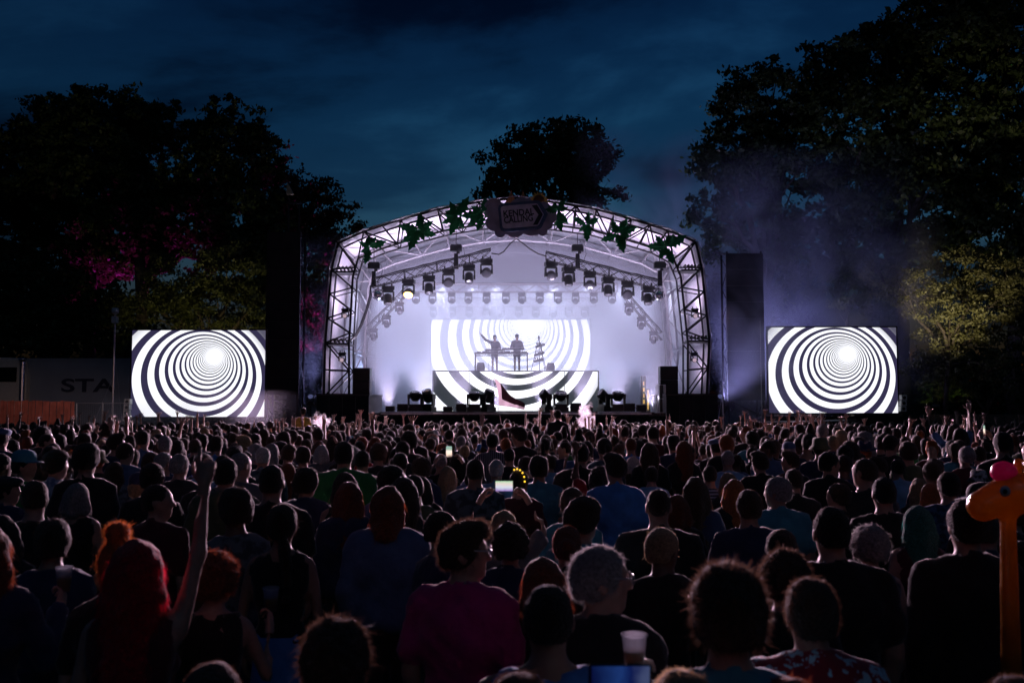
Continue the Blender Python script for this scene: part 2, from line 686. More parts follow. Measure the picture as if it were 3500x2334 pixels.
    def grid(self, fine, coarse, z0=-0.02):
        x0, x1, y0, y1, z1 = self.extents()
        hx = 0.115
        xs = axis([x0, (-hx, coarse), (hx, fine), (x1, coarse)])
        ys = axis([y0, (-0.13, coarse), (0.135, fine * 1.1), (y1, coarse)])
        zt = 1.80 if z1 > 1.85 else z1
        zs = axis([z0, (1.50, coarse * 1.15), (zt, fine)] + ([(z1, coarse)] if z1 > zt + 0.02 else []))
        return Field(xs, ys, zs)

    def body(self, fine=0.0095, coarse=0.026, hands=True, legs=True, hst=0.0065):
        F = self.grid(fine, coarse, -0.02 if legs is True else legs)
        self.torso(F)
        self.arms(F)
        if legs is True:
            self.legs(F)
        self.headparts(F)
        v, q = F.mesh()
        parts = [(v, q)]
        if hands:
            for s in (-1, 1):
                S, E, Wp, hk = self.j[s]
                hv, hq = hand(hk, hst)
                z = (Wp - E).normalized()
                fwd = Vector((0, 1, 0)) if hk != 'grip' else Vector((-s, 0.15, 0))
                if abs(z.dot(fwd)) > 0.9:
                    fwd = Vector((-s, 0, 0.2))
                if hk == 'relaxed':
                    fwd = Vector((-s, 0.2, 0))
                y = (fwd - z * fwd.dot(z)).normalized()
                x = y.cross(z)
                mt = np.array(Matrix((x, y, z)).transposed())
                hv = hv.copy()
                # thumb on the correct side of the hand
                side = 1 if (hk in ('relaxed', 'grip')) else -s
                if hk in ('relaxed', 'grip'):
                    side = 1 if Vector((0, 1, 0)).dot(x) > 0 else -1
                hv[:, 0] *= side
                hq2 = hq[:, ::-1] if side < 0 else hq
                parts.append(((hv * (0.92 if self.fem else 1.0)) @ mt.T + np.array(Wp), hq2))
        return merge(parts)

    def shirt(self, kind='tee', step=0.021, seed=0.0, hem=None):
        x0, x1, y0, y1, z1 = self.extents()
        F = Field(np.arange(x0, x1 + 0.02, step), np.arange(y0, y1, step), np.arange(0.74, z1 + 0.02, step))
        loose = {'tee': 0.017, 'tank': 0.010, 'long': 0.022, 'hood': 0.03, 'shirt': 0.022}[kind]
        self.torso(F, loose, neck=False)
        ln = {'tee': 0.66, 'tank': 0.0, 'long': 1.93, 'hood': 1.93, 'shirt': 0.72}[kind]
        if kind == 'tank':
            for s in (-1, 1):
                S = self.j[s][0]
                F.cone((s * 0.205 * self.sw, -0.01, 1.52), (s * 0.20 * self.sw, -0.01, 1.34), 0.065, 0.05, 0, op='cut')
        else:
            self.arms(F, loose + 0.003, ln, flare=0.008 if kind in ('tee', 'shirt') else 0)
        if kind == 'hood':
            F.cone((-0.08, -0.085, 1.47), (0.08, -0.085, 1.47), 0.055, 0.055, 0.03)
            F.ell((0, -0.11, 1.43), (0.12, 0.05, 0.07), 0.03)
        if kind == 'shirt':
            F.cone((-0.055, -0.055, 1.505), (0.055, -0.055, 1.505), 0.022, 0.022, 0.015)
        F.ell((0, 0.02, 1.545), (0.072, 0.088, 0.085) if kind != 'tank' else (0.105, 0.11, 0.15), 0.0, op='cut')
        hem = hem or (0.86 if kind != 'tank' else 0.92)
        F.keep(lambda X, Y, Z: hem + 0.012 * np.sin(X * 25 + Y * 18 + seed) - Z)
        v, q = F.mesh()
        n = vnormals(v, q)
        v = v + n * wob(v, 0.010, 22, seed)[:, None] + n * wob(v, 0.006, 52, seed + 1)[:, None]
        return v, q

    def trousers(self, step=0.032, short=False, skirt=False):
        F = Field(np.arange(-0.36, 0.37, step), np.arange(-0.34, 0.36, step), np.arange(-0.03, 1.1, step))
        g = self.girth
        F.ell((0, -0.005, 0.96), (0.172 * g, 0.12 * g, 0.13), 0.03, off=0.008)
        if skirt:
            F.cone((0, 0, 1.0), (0, 0, 0.45), 0.15 * g, 0.21 * g, 0.03)
        else:
            self.legs(F, 0.010)
        lo = 0.42 if (short or skirt) else 0.05
        F.keep(lambda X, Y, Z: np.maximum(Z - (1.17 if skirt else 0.985), lo - Z) + 0 * X + 0 * Y)
        return F.mesh()

    def hair(self, kind, step=0.012, strands=900, seed=0, slen=1.0):
        """returns shell mesh and strand triangles in the body's frame"""
        r = np.random.default_rng(seed + 11)
        if kind in ('cap', 'bucket', 'brim', 'flat'):
            return None
        low = {'long': 1.18, 'vlong': 1.05, 'pony': 1.2, 'braid': 1.15, 'bob': 1.46, 'mullet': 1.42, 'wavy': 1.22}.get(kind, 1.50)
        F = Field(np.arange(-0.2, 0.2001, step), np.arange(-0.25, 0.17, step), np.arange(low - 0.05, 1.93, step))
        t = {'crop': 0.006, 'short': 0.014, 'thick': 0.030, 'quiff': 0.016, 'curly': 0.042, 'afro': 0.06, 'bald': 0.003}.get(kind, 0.016)
        F.ell((0, -0.014, 1.668), (0.075, 0.096, 0.092), 0.02, off=t)
        back = 1.585 if kind in ('crop', 'bald') else 1.575
        if kind not in ('bald',):
            F.ell((0, -0.05, 1.62), (0.062, 0.055, 0.06), 0.03, off=t * 0.7)
        if kind == 'thick':
            F.ell((0, 0.01, 1.73), (0.07, 0.085, 0.05), 0.03, off=t * 0.5)
        if kind == 'quiff':
            F.cone((-0.04, 0.07, 1.745), (0.04, 0.06, 1.755), 0.035, 0.035, 0.03)
            F.ell((0, 0.02, 1.74), (0.068, 0.075, 0.045), 0.03)
        if kind in ('long', 'vlong', 'bob', 'wavy', 'mullet'):
            w = {'bob': 0.085, 'mullet': 0.06}.get(kind, 0.075)
            e = {'bob': 1.53, 'mullet': 1.47, 'vlong': 1.13}.get(kind, 1.27)
            for s in (-1, 1):
                F.cone((s * 0.052, -0.035, 1.66), (s * w, -0.045, 1.55), 0.055, 0.05, 0.03)
                if kind != 'bob':
                    F.cone((s * w * 0.9, -0.055, 1.55), (s * (w * 0.75), -0.125, e), 0.055 if kind != 'mullet' else 0.04, 0.03, 0.03)
            F.cone((0, -0.07, 1.63), (0, -0.085, 1.53), 0.06, 0.055, 0.03)
            if kind not in ('bob',):
                F.cone((0, -0.085, 1.53), (0, -0.14, e - 0.02), 0.055, 0.026, 0.03)
        if kind in ('pony', 'braid'):
            pts = [(0, -0.10, 1.70), (0.0, -0.15, 1.66), (0.01, -0.155, 1.52), (0.02, -0.15, 1.36), (0.02, -0.15, 1.26)] if kind == 'pony' else [(0.02, -0.10, 1.60), (0.04, -0.115, 1.52), (0.055, -0.13, 1.42), (0.06, -0.14, 1.32), (0.06, -0.145, 1.24)]
            rr = [0.026, 0.036, 0.036, 0.03, 0.012]
            for i in range(4):
                F.cone(pts[i], pts[i + 1], rr[i], rr[i + 1], 0.012)
                if kind == 'braid':
                    F.ell(pts[i + 1], (0.03, 0.028, 0.035), 0.005)
        if kind == 'bun':
            F.ell((0, -0.045, 1.80), (0.055, 0.055, 0.05), 0.015)
        if kind == 'lowbun':
            F.ell((0, -0.13, 1.66), (0.05, 0.045, 0.05), 0.015)
        # clear the face and the ears' front, trim the nape
        F.ell((0, 0.125, 1.615), (0.088, 0.105, 0.108), 0.0, op='cut')
        if kind in ('crop', 'short', 'thick', 'quiff', 'bald', 'bun', 'lowbun', 'pony', 'braid', 'curly'):
            tail = kind in ('pony', 'braid')
            F.keep(lambda X, Y, Z: np.where(tail & (Y < -0.105) & (np.abs(X) < 0.10), -1.0, back + 0.35 * np.maximum(Y + 0.02, 0) - Z + 0 * X))
        v, q = F.mesh()
        if len(v) == 0:
            return None
        n = vnormals(v, q)
        amp = {'curly': 0.016, 'afro': 0.018, 'wavy': 0.009, 'thick': 0.008, 'quiff': 0.006, 'mullet': 0.009, 'long': 0.005, 'vlong': 0.006}.get(kind, 0.0045)
        v = v + n * wob(v, amp, 75 if kind in ('curly', 'afro') else 48, seed * 1.7)[:, None]
        n = vnormals(v, q)
        # strands
        if strands:
            fi = r.integers(0, len(q), strands)
            w = r.dirichlet((1, 1, 1, 1), strands)
            p = (v[q[fi]] * w[:, :, None]).sum(1)
            nn = (n[q[fi]] * w[:, :, None]).sum(1)
            base = {'crop': 0.008, 'short': 0.014, 'thick': 0.021, 'quiff': 0.018, 'curly': 0.026, 'afro': 0.028, 'bald': 0.004, 'wavy': 0.05, 'long': 0.06, 'vlong': 0.07, 'bob': 0.045, 'mullet': 0.04, 'pony': 0.03, 'braid': 0.022, 'bun': 0.02, 'lowbun': 0.016}.get(kind, 0.02)
            ln = base * slen * (r.uniform(0.4, 1.3, strands) * np.where(r.random(strands) < 0.04, 1.9, 1.0))[:, None]
            fall = np.array([0, -0.12, -1.0]) * (1.0 if base > 0.035 else 0.25)
            if kind in ('thick', 'quiff'):
                fall = np.array([0.15, 0.1, 0.15])
            d = nn * (0.30 if base > 0.035 else 0.8) + fall + r.normal(0, 0.28 if base < 0.035 else 0.12, (strands, 3))
            d /= np.linalg.norm(d, axis=1, keepdims=True) + 1e-9
            side = np.cross(d, r.normal(0, 1, (strands, 3)))
            side /= np.linalg.norm(side, axis=1, keepdims=True) + 1e-9
            wd = r.uniform(0.0005, 0.0013, strands)[:, None]
            bend = r.normal(0, 0.35 if kind in ('curly', 'afro', 'wavy') else 0.15, (strands, 3)) + np.array([0, 0, -0.25])
            p0 = p - nn * 0.003
            mid = p0 + d * ln * 0.55
            tip = mid + (d + bend) * ln * 0.5
            sv = np.concatenate([p0 - side * wd, p0 + side * wd, mid - side * wd * 0.7, mid + side * wd * 0.7, tip])
            k = np.arange(strands)
            N = strands
            sq = np.stack([k, k + N, k + 3 * N, k + 2 * N], 1)
            stt = np.stack([k + 2 * N, k + 3 * N, k + 4 * N], 1)
        else:
            sv, sq, stt = np.zeros((0, 3)), np.zeros((0, 4), int), np.zeros((0, 3), int)
        M = np.array(self.HM)
        o = len(v)
        allv = np.concatenate([v, sv])
        # only what sits on the head turns with it; long hair below the collar turns less
        turned = allv @ M[:3, :3].T + M[:3, 3]
        f = np.clip((allv[:, 2:3] - 1.30) / 0.24, 0, 1)
        allv = turned * f + allv * (1 - f)
        return allv, np.concatenate([q, sq + o]), stt + o

    def hat(self, kind):
        """cap, bucket hat, brimmed hat or flat cap, turned with the head"""
        b = MB()
        c = Vector((0, -0.012, 1.685))

        def ring(prof, n=28, sx=1.0, sy=1.0, dy=0.0, dz=None):
            vs, fs = [], []
            for r_, z in prof:
                for i in range(n):
                    a = 2 * math.pi * i / n
                    y = r_ * 1.22 * sy * math.sin(a) + dy
                    vs.append((r_ * sx * math.cos(a), y, z + (dz(a) if dz else 0)))
            for j in range(len(prof) - 1):
                for i in range(n):
                    p, q = j * n + i, j * n + (i + 1) % n
                    fs.append((p, q, q + n, p + n))
            return vs, fs
        if kind == 'cap':
            vs, fs = ring([(0.088, -0.005), (0.091, 0.03), (0.085, 0.062), (0.068, 0.088), (0.035, 0.102), (0.002, 0.105)])
            b.add([Vector(v) + c for v in vs], fs)
            pv = []
            for i in range(11):
                a = math.pi * (0.14 + 0.72 * i / 10)
                pv.append((0.090 * math.cos(a), 0.108 * math.sin(a), 0.006))
            for i in range(11):
                a = math.pi * (0.14 + 0.72 * i / 10)
                pv.append((0.088 * math.cos(a), 0.10 * math.sin(a) + 0.085 * math.sin((i / 10) * math.pi) ** 0.6, -0.008))
            b.add([Vector(v) + c for v in pv], [(i, i + 1, 12 + i, 11 + i) for i in range(10)])
            b.add([Vector(v) + c - Vector((0, 0, 0.006)) for v in pv], [(i, i + 1, 12 + i, 11 + i) for i in range(10)])
        elif kind == 'bucket':
            vs, fs = ring([(0.128, -0.055), (0.132, -0.05), (0.092, 0.0), (0.088, 0.05), (0.080, 0.078), (0.06, 0.086), (0.002, 0.088)], dz=lambda a: 0.004 * math.sin(3 * a))
            b.add([Vector(v) + c for v in vs], fs)
        elif kind == 'brim':
            vs, fs = ring([(0.165, 0.0), (0.168, 0.006), (0.09, 0.004), (0.088, 0.06), (0.075, 0.095), (0.05, 0.10), (0.002, 0.09)], dz=lambda a: 0.018 * math.cos(2 * a))
            b.add([Vector(v) + c for v in vs], fs)
        else:
            vs, fs = ring([(0.086, -0.005), (0.10, 0.02), (0.105, 0.04), (0.085, 0.065), (0.045, 0.075), (0.002, 0.078)], dy=0.015)
            b.add([Vector(v) + c for v in vs], fs)
            b.add([Vector(v) + c for v in ((-0.07, 0.08, 0.0), (-0.04, 0.145, -0.005), (0, 0.16, -0.006), (0.04, 0.145, -0.005), (0.07, 0.08, 0.0), (-0.07, 0.07, 0.012), (-0.04, 0.14, 0.008), (0, 0.155, 0.008), (0.04, 0.14, 0.008), (0.07, 0.07, 0.012))],
                  [(0, 1, 6, 5), (1, 2, 7, 6), (2, 3, 8, 7), (3, 4, 9, 8), (4, 3, 2, 1, 0), (5, 6, 7, 8, 9)])
        b.v = [tuple(self.HM @ Vector(v)) for v in b.v]
        return b


def merge(parts):
    vs, qs, o = [], [], 0
    for v, q in parts:
        vs.append(v)
        qs.append(q + o)
        o += len(v)
    return np.concatenate(vs), np.concatenate(qs)


# ---- cloth, skin and hair materials
SKIN = [mat('skin_fair', (0.42, 0.25, 0.19), 0.5, sheen=0.15, noise=0.12, nscale=30), mat('skin_tan', (0.34, 0.19, 0.13), 0.5, sheen=0.15, noise=0.12, nscale=30), mat('skin_brown', (0.12, 0.06, 0.04), 0.48, sheen=0.15, noise=0.12, nscale=30)]


def hairm(n, c):
    return mat('hair_' + n, c, 0.65, spec=0.2, sheen=0.3, noise=0.5, nscale=70, bump=1.0, bscale=110, trans=0.08)


HCOL = dict(black=(0.012, 0.009, 0.008), dark=(0.03, 0.018, 0.012), brown=(0.07, 0.04, 0.025), auburn=(0.20, 0.05, 0.02), ginger=(0.36, 0.10, 0.025), red=(0.55, 0.008, 0.025), blond=(0.38, 0.27, 0.15), grey=(0.30, 0.29, 0.29), white=(0.55, 0.54, 0.54), teal=(0.03, 0.22, 0.18))
HAIR = {n: hairm(n, c) for n, c in HCOL.items()}
STRAND = {n: mat('strand_' + n, c, 0.4, spec=0.6, sheen=0.3, trans=0.45, tgain=2.6) for n, c in HCOL.items()}


def cloth(n, c, **kw):
    return mat('cloth_' + n, c, 0.85, sheen=0.35, noise=0.18, nscale=9, bump=0.9, bscale=11, **kw)


CL = {n: cloth(n, c) for n, c in dict(black=(0.008, 0.008, 0.010), charcoal=(0.028, 0.029, 0.033), grey=(0.14, 0.14, 0.15), navy=(0.018, 0.03, 0.09), blue=(0.06, 0.24, 0.62), lightblue=(0.24, 0.44, 0.68), teal=(0.05, 0.28, 0.38), green=(0.02, 0.22, 0.05), olive=(0.10, 0.12, 0.06), red=(0.42, 0.015, 0.02), magenta=(0.52, 0.02, 0.20), white=(0.62, 0.62, 0.64), maroon=(0.09, 0.012, 0.02), yellow=(0.5, 0.33, 0.05), cream=(0.42, 0.36, 0.28), denim=(0.07, 0.14, 0.28), purple=(0.12, 0.06, 0.2), pink=(0.5, 0.2, 0.28)).items()}


def pattern(n, kind, c1, c2, scale=8.0):
    key = 'cloth_' + n
    m = bpy.data.materials.new(key)
    m.use_nodes = True
    t = m.node_tree
    b_ = t.nodes['Principled BSDF']
    b_.inputs['Roughness'].default_value = 0.85
    b_.inputs['Sheen Weight'].default_value = 0.3
    tcn = node(t, 'ShaderNodeTexCoord')
    if kind == 'stripe_h' or kind == 'stripe_v':
        w = node(t, 'ShaderNodeTexWave', wave_type='BANDS', bands_direction='Z' if kind == 'stripe_h' else 'X')
        w.inputs['Scale'].default_value = scale
        w.inputs['Distortion'].default_value = 0.6
        link(t, tcn.outputs['Object'], w.inputs[0])
        link(t, ramp(t, w.outputs[1], [(0.45, c1), (0.55, c2)]), b_.inputs[0])
    elif kind == 'flower':
        vn = node(t, 'ShaderNodeTexVoronoi', feature='F1')
        vn.inputs['Scale'].default_value = scale
        nz = node(t, 'ShaderNodeTexNoise')
        nz.inputs['Scale'].default_value = scale * 2.2
        link(t, tcn.outputs['Object'], nz.inputs[0])
        mxv = node(t, 'ShaderNodeMix', data_type='RGBA', blend_type='LINEAR_LIGHT')
        mxv.inputs[0].default_value = 0.09
        link(t, tcn.outputs['Object'], mxv.inputs[6])
        link(t, nz.outputs[1], mxv.inputs[7])
        link(t, mxv.outputs[2], vn.inputs[0])
        link(t, ramp(t, vn.outputs[0], [(0.05, (0.05, 0.01, 0.02)), (0.11, c2), (0.36, c2), (0.42, c1)]), b_.inputs[0])
    else:
        nz = node(t, 'ShaderNodeTexNoise')
        nz.inputs['Scale'].default_value = scale
        nz.inputs['Detail'].default_value = 2
        link(t, tcn.outputs['Object'], nz.inputs[0])
        link(t, ramp(t, nz.outputs[0], [(0.44, c1), (0.54, c2)]), b_.inputs[0])
    CL[n] = m
    return m


pattern('hawaiian', 'flower', (0.30, 0.012, 0.03), (0.45, 0.68, 0.75), 13)
pattern('stripe', 'stripe_h', (0.02, 0.03, 0.07), (0.35, 0.45, 0.62), 9)
pattern('pinstripe', 'stripe_v', (0.03, 0.03, 0.05), (0.28, 0.28, 0.32), 11)
pattern('mottled', 'blotch', (0.03, 0.05, 0.07), (0.10, 0.15, 0.18), 16)
pattern('bluefloral', 'blotch', (0.05, 0.13, 0.30), (0.20, 0.32, 0.50), 20)
pattern('darkfloral', 'blotch', (0.012, 0.03, 0.09), (0.05, 0.13, 0.25), 26)
pattern('cowhat', 'blotch', (0.03, 0.03, 0.035), (0.55, 0.55, 0.58), 14)

_pc = {}


def np_obj_mesh(key, build):
    if key not in _pc:
        _pc[key] = build()
    return _pc[key]


def slot_obj(name, me, m, parent):
    o = link_obj(name, me, parent)
    o.material_slots[0].link = 'OBJECT'
    o.material_slots[0].material = m
    return o


def person(loc, height, rz, label, hair='short', hairc='dark', shirt='tee', shirtc='black', skin=0, la='down', ra='down', yaw=0.0, pitch=0.0, roll=0.0, sw=1.0, girth=1.0, fem=False, legc='charcoal', legs='trousers', hatc=None, near=0, seed=0, group='people in the festival crowd', stride=0.0, variant=None, name='person'):
    """one festival-goer; VARIANT shares meshes between alike people"""
    root = empty(name, loc, rz)
    s = height / 1.757
    root.scale = (s, s, s)
    key = variant or (len(_pc), label)
    ps = None

    def get():
        nonlocal ps
        if ps is None:
            ps = Person(yaw, pitch, roll, la, ra, sw, girth, fem, 0, stride)
        return ps
    fine, coarse, hst, shs, hrs, nst = ((0.022, 0.065, 0.015, 0.05, 0.021, 420), (0.0165, 0.058, 0.013, 0.038, 0.017, 800), (0.0115, 0.040, 0.0075, 0.024, 0.0135, 5200))[near]
    body = np_obj_mesh(('body', key), lambda: np_mesh('body', *get().body(fine, coarse, hst=hst), SKIN[0], True))
    slot_obj('body', body, SKIN[skin], root)
    sh = np_obj_mesh(('shirt', key, shirt), lambda: np_mesh('shirt', *get().shirt(shirt, shs, seed), CL['black'], True))
    slot_obj('hoodie' if shirt == 'hood' else 'shirt', sh, CL[shirtc], root)
    tr = np_obj_mesh(('legs', key, legs), lambda: np_mesh('trousers', *get().trousers(0.06, legs == 'shorts', legs == 'skirt'), CL['black'], True))
    slot_obj(legs, tr, CL[legc], root)
    hk = hair
    if hair in ('cap', 'bucket', 'brim', 'flat'):
        hat_m = CL[hatc or 'charcoal']
        b_ = get().hat(hair) if ('hat', key) not in _pc else None
        if b_ is not None:
            o = b_.build('hat', hat_m, None, smooth=True)
            _pc[('hat', key)] = o.data
            bpy.data.objects.remove(o)
        slot_obj('hat', _pc[('hat', key)], hat_m, root)
        hk = 'short'

    def mk():
        r_ = get().hair(hk, hrs, nst, seed, 1.0)
        nq, nt_ = len(r_[1]), len(r_[2])
        return np_mesh('hair', r_[0], [r_[1], r_[2]], [HAIR['dark'], STRAND['dark']], True, np.concatenate([np.zeros(nq - nt_), np.ones(2 * nt_)]))
    hm = np_obj_mesh(('hair', key, hk), mk)
    ho = slot_obj('hair', hm, HAIR[hairc], root)
    ho.material_slots[1].link = 'OBJECT'
    ho.material_slots[1].material = STRAND[hairc]
    tag(root, label, 'person', group)
    return root
# ------------------------------------------------------------------ ground
gm = mat('field_grass', (0.035, 0.05, 0.018), 0.95, noise=0.5, nscale=1.5, bump=0.8, bscale=14, col2=(0.05, 0.04, 0.025))
b = MB()
b.add([(-900, -300, 0), (900, -300, 0), (900, 1500, 0), (-900, 1500, 0)], [(0, 1, 2, 3)])
tag(b.build('ground', gm), kind='structure')


# ------------------------------------------------------------------ video pattern: a tunnel of rings running off to one side
def ring_mat(name, vx, vz, r0, dx, dz, white, dark, gain):
    m = bpy.data.materials.new(name)
    m.use_nodes = True
    t = m.node_tree
    t.nodes.clear()
    tcn = node(t, 'ShaderNodeTexCoord')
    sp = node(t, 'ShaderNodeSeparateXYZ')
    link(t, tcn.outputs['Object'], sp.inputs[0])
    qx = math_n(t, 'MULTIPLY', math_n(t, 'SUBTRACT', sp.outputs[0], vx), 1 / r0)
    qz = math_n(t, 'MULTIPLY', math_n(t, 'SUBTRACT', sp.outputs[2], vz), 1.085 / r0)
    qd = math_n(t, 'ADD', math_n(t, 'MULTIPLY', qx, dx), math_n(t, 'MULTIPLY', qz, dz))
    q2 = math_n(t, 'ADD', math_n(t, 'MULTIPLY', qx, qx), math_n(t, 'MULTIPLY', qz, qz))
    c = 1 - dx * dx - dz * dz
    disc = math_n(t, 'SQRT', math_n(t, 'ADD', math_n(t, 'MULTIPLY', qd, qd), math_n(t, 'MULTIPLY', q2, c)))
    r = math_n(t, 'DIVIDE', math_n(t, 'SUBTRACT', disc, qd), c)
    r = math_n(t, 'MAXIMUM', r, 0.01)
    s = math_n(t, 'DIVIDE', 1.182, r)
    k = math_n(t, 'DIVIDE', math_n(t, 'LOGARITHM', math_n(t, 'ADD', math_n(t, 'MULTIPLY', s, 0.537), 0.365), math.e), 0.1284)
    fr = math_n(t, 'FRACT', math_n(t, 'ADD', k, 20.0))
    wf = math_n(t, 'MINIMUM', math_n(t, 'ADD', math_n(t, 'MULTIPLY', k, 0.012), 0.54), 0.8)
    wh = math_n(t, 'LESS_THAN', fr, wf)
    # the far end of the tunnel washes out to white, first towards the upper right
    dirn = math_n(t, 'DIVIDE', math_n(t, 'ADD', qx, qz), math_n(t, 'SQRT', math_n(t, 'ADD', q2, 0.0001)))
    fd = node(t, 'ShaderNodeMapRange', interpolation_type='SMOOTHSTEP')
    link(t, math_n(t, 'ADD', k, math_n(t, 'MULTIPLY', dirn, 2.6)), fd.inputs[0])
    for i, v in ((1, 6.5), (2, 14.0), (3, 0.0), (4, 1.0)):
        fd.inputs[i].default_value = v
    wh = math_n(t, 'MAXIMUM', wh, fd.outputs[0])
    mr = node(t, 'ShaderNodeMapRange', interpolation_type='SMOOTHSTEP')
    link(t, r, mr.inputs[0])
    for i, v in ((1, 1.28), (2, 1.85), (3, 1.0), (4, 0.06)):
        mr.inputs[i].default_value = v
    wh2 = math_n(t, 'MULTIPLY', wh, mr.outputs[0])
    mx = node(t, 'ShaderNodeMix', data_type='RGBA')
    link(t, wh2, mx.inputs[0])
    mx.inputs[6].default_value = (*dark, 1)
    mx.inputs[7].default_value = (*[w * gain for w in white], 1)
    em = node(t, 'ShaderNodeEmission')
    link(t, mx.outputs[2], em.inputs[0])
    out = node(t, 'ShaderNodeOutputMaterial')
    link(t, em.outputs[0], out.inputs[0])
    return m


def screen(name, px0, py0, px1, py1, Y, v, r0px, d, label, white=(0.94, 0.95, 1.0), dark=(0.035, 0.03, 0.075), gain=1.2, legs=True):
    a, c = at(px0, py0, Y), at(px1, py1, Y)
    w, h = c.x - a.x, a.z - c.z
    base = Vector(((a.x + c.x) / 2, Y, 0 if legs else c.z))
    root = empty(name, base)
    vv = at(v[0], v[1], Y)
    r0 = r0px / FPX * Y
    m = ring_mat(name + '_video', vv.x - base.x, vv.z - base.z, r0, d[0], d[1], white, dark, gain)
    z0, z1 = c.z - base.z, a.z - base.z
    b = MB()
    b.add([(-w / 2, 0, z0), (w / 2, 0, z0), (w / 2, 0, z1), (-w / 2, 0, z1)], [(0, 1, 2, 3)])
    b.build('display', m, root)
    b = MB().box((0, 0.13, (z0 + z1) / 2), (w - 0.01, 0.25, h - 0.01))
    b.build('cabinet', M_BLACK, root)
    for s in (-1, 1):
        b = MB().box((s * (w / 2 + 0.03), 0.06, (z0 + z1) / 2), (0.055, 0.16, h + 0.1))
        b.build('side_rail', M_CASE, root)
    for zz in (z0 - 0.03, z1 + 0.03):
        MB().box((0, 0.06, zz), (w, 0.16, 0.055)).build('cross_rail', M_CASE, root)
    if legs:
        for i in range(4):
            x = -w / 2 + 0.3 + i * (w - 0.6) / 3
            MB().box((x, 0.55, z1 / 2), (0.1, 0.1, z1)).build('scaffold_post', M_STEEL, root)
            bar('scaffold_brace', (x, 0.62, z1 * 0.8), (x, 2.6, 0.05), 0.03, M_STEEL, root)
        MB().box((0, 0.12, z0 / 2 - 0.07), (w + 0.5, 0.1, z0 - 0.16)).build('drape', M_DRAPE, root)
    tag(root, label, 'video screen', 'video screens showing a ringed tunnel')
    return root


screen('video_screen', 453, 1129, 903, 1424, 45, (730.8, 1216.3), 179.8, (-0.256, -0.396),
       'large video screen of black and white rings between the lorry and the speaker tower')
screen('video_screen', 2624, 1119, 3070, 1411, 45, (2895, 1208), 178.5, (-0.256, -0.396),
       'large video screen of black and white rings beside the warmly lit trees')
screen('stage_video_screen', 1474, 1093, 2018, 1278, 58, (1807.6, 1100), 224.6, (-0.236, -0.27),
       'ringed video wall at the back of the stage behind the two performers', gain=3.6, dark=(0.45, 0.5, 0.7), legs=False)  # dark bands lifted to lavender: the haze veil is put into their colour

# ------------------------------------------------------------------ stage platform
YF = 46.0           # stage front
DECK = at(1750, 1411, YF).z
a0, a1 = at(1108, 1400, YF).x, at(2420, 1400, YF).x
st = empty('stage_platform', (0, YF, 0))
tag(st, 'low black stage deck with draped front under the arched roof', 'stage')
nb = 8
for i in range(nb):
    x0, x1 = a0 + (a1 - a0) * i / nb, a0 + (a1 - a0) * (i + 1) / nb
    MB().box(((x0 + x1) / 2, 7.0, DECK - 0.06), (x1 - x0 - 0.015, 14, 0.12)).build('deck_panel', mat('deck_black', (0.03, 0.03, 0.035), 0.35, noise=0.4), st)
    # hanging skirt with folds
    n = 24
    vs, fs = [], []
    for j in range(n + 1):
        x = x0 + (x1 - x0) * j / n
        yy = 0.03 + 0.035 * math.sin(j * 1.9 + i) + 0.02 * math.sin(j * 4.1)
        vs += [(x, yy - 0.02, 0.0), (x, yy, DECK - 0.14)]
    for j in range(n):
        fs.append((2 * j, 2 * j + 2, 2 * j + 3, 2 * j + 1))
    MB().add(vs, fs).build('skirt', M_DRAPE, st, smooth=True)
MB().box(((a0 + a1) / 2, -0.035, DECK - 0.03), (at(2230, 1400, YF).x - at(1305, 1400, YF).x, 0.05, 0.06)).build('edge_rail', M_ALU, st)


def wing(px0, px1, label):
    x0, x1 = at(px0, 1400, YF).x, at(px1, 1400, YF).x
    zt = at(1750, 1351, YF).z
    w = empty('wing_platform', ((x0 + x1) / 2, YF - 0.4, 0))
    MB().box((0, 2.5, zt / 2), (x1 - x0, 4.6, zt)).build('drape', M_DRAPE, w)
    MB().box((0, 2.5, zt + 0.04), (x1 - x0 + 0.06, 4.7, 0.07)).build('top', M_CASE, w)
    for i in range(4):
        MB().box((-(x1 - x0) / 2 + (i + 0.5) * (x1 - x0) / 4, 0.17, zt / 2 - 0.03), ((x1 - x0) / 4 - 0.03, 0.05, zt - 0.08)).build('panel', M_DRAPE, w)
    tag(w, label, 'platform', 'black draped wing platforms')
    return zt


ZW = wing(1085, 1263, 'black draped platform under the arch leg nearest the ringed screen by the lorry')
wing(2275, 2450, 'black draped platform under the arch leg nearest the tall right speaker tower')

# ------------------------------------------------------------------ arched roof
OUT = [(1106, 1440), (1107, 1356), (1112, 1171), (1133, 921), (1156, 832), (1243, 792), (1370, 752), (1496, 716), (1640, 690), (1770, 678), (1900, 692), (2038, 716), (2160, 750), (2282, 788), (2377, 827), (2398, 915), (2424, 1160), (2415, 1356), (2416, 1440)]
INN = [(1193, 1440), (1193, 1356), (1193, 1177), (1206, 945), (1224, 884), (1306, 850), (1410, 818), (1514, 790), (1640, 768), (1770, 760), (1900, 770), (2026, 788), (2135, 818), (2240, 850), (2302, 884), (2327, 945), (2351, 1171), (2351, 1356), (2351, 1440)]
arch = empty('stage_roof', (0, 47, 0))
tag(arch, 'white arched stage roof carried on dark lattice trusses', 'stage roof')


def P(l, i, Y):
    p = at(*l[i], 47.0)
    return Vector((p.x, Y - 47.0, p.z))


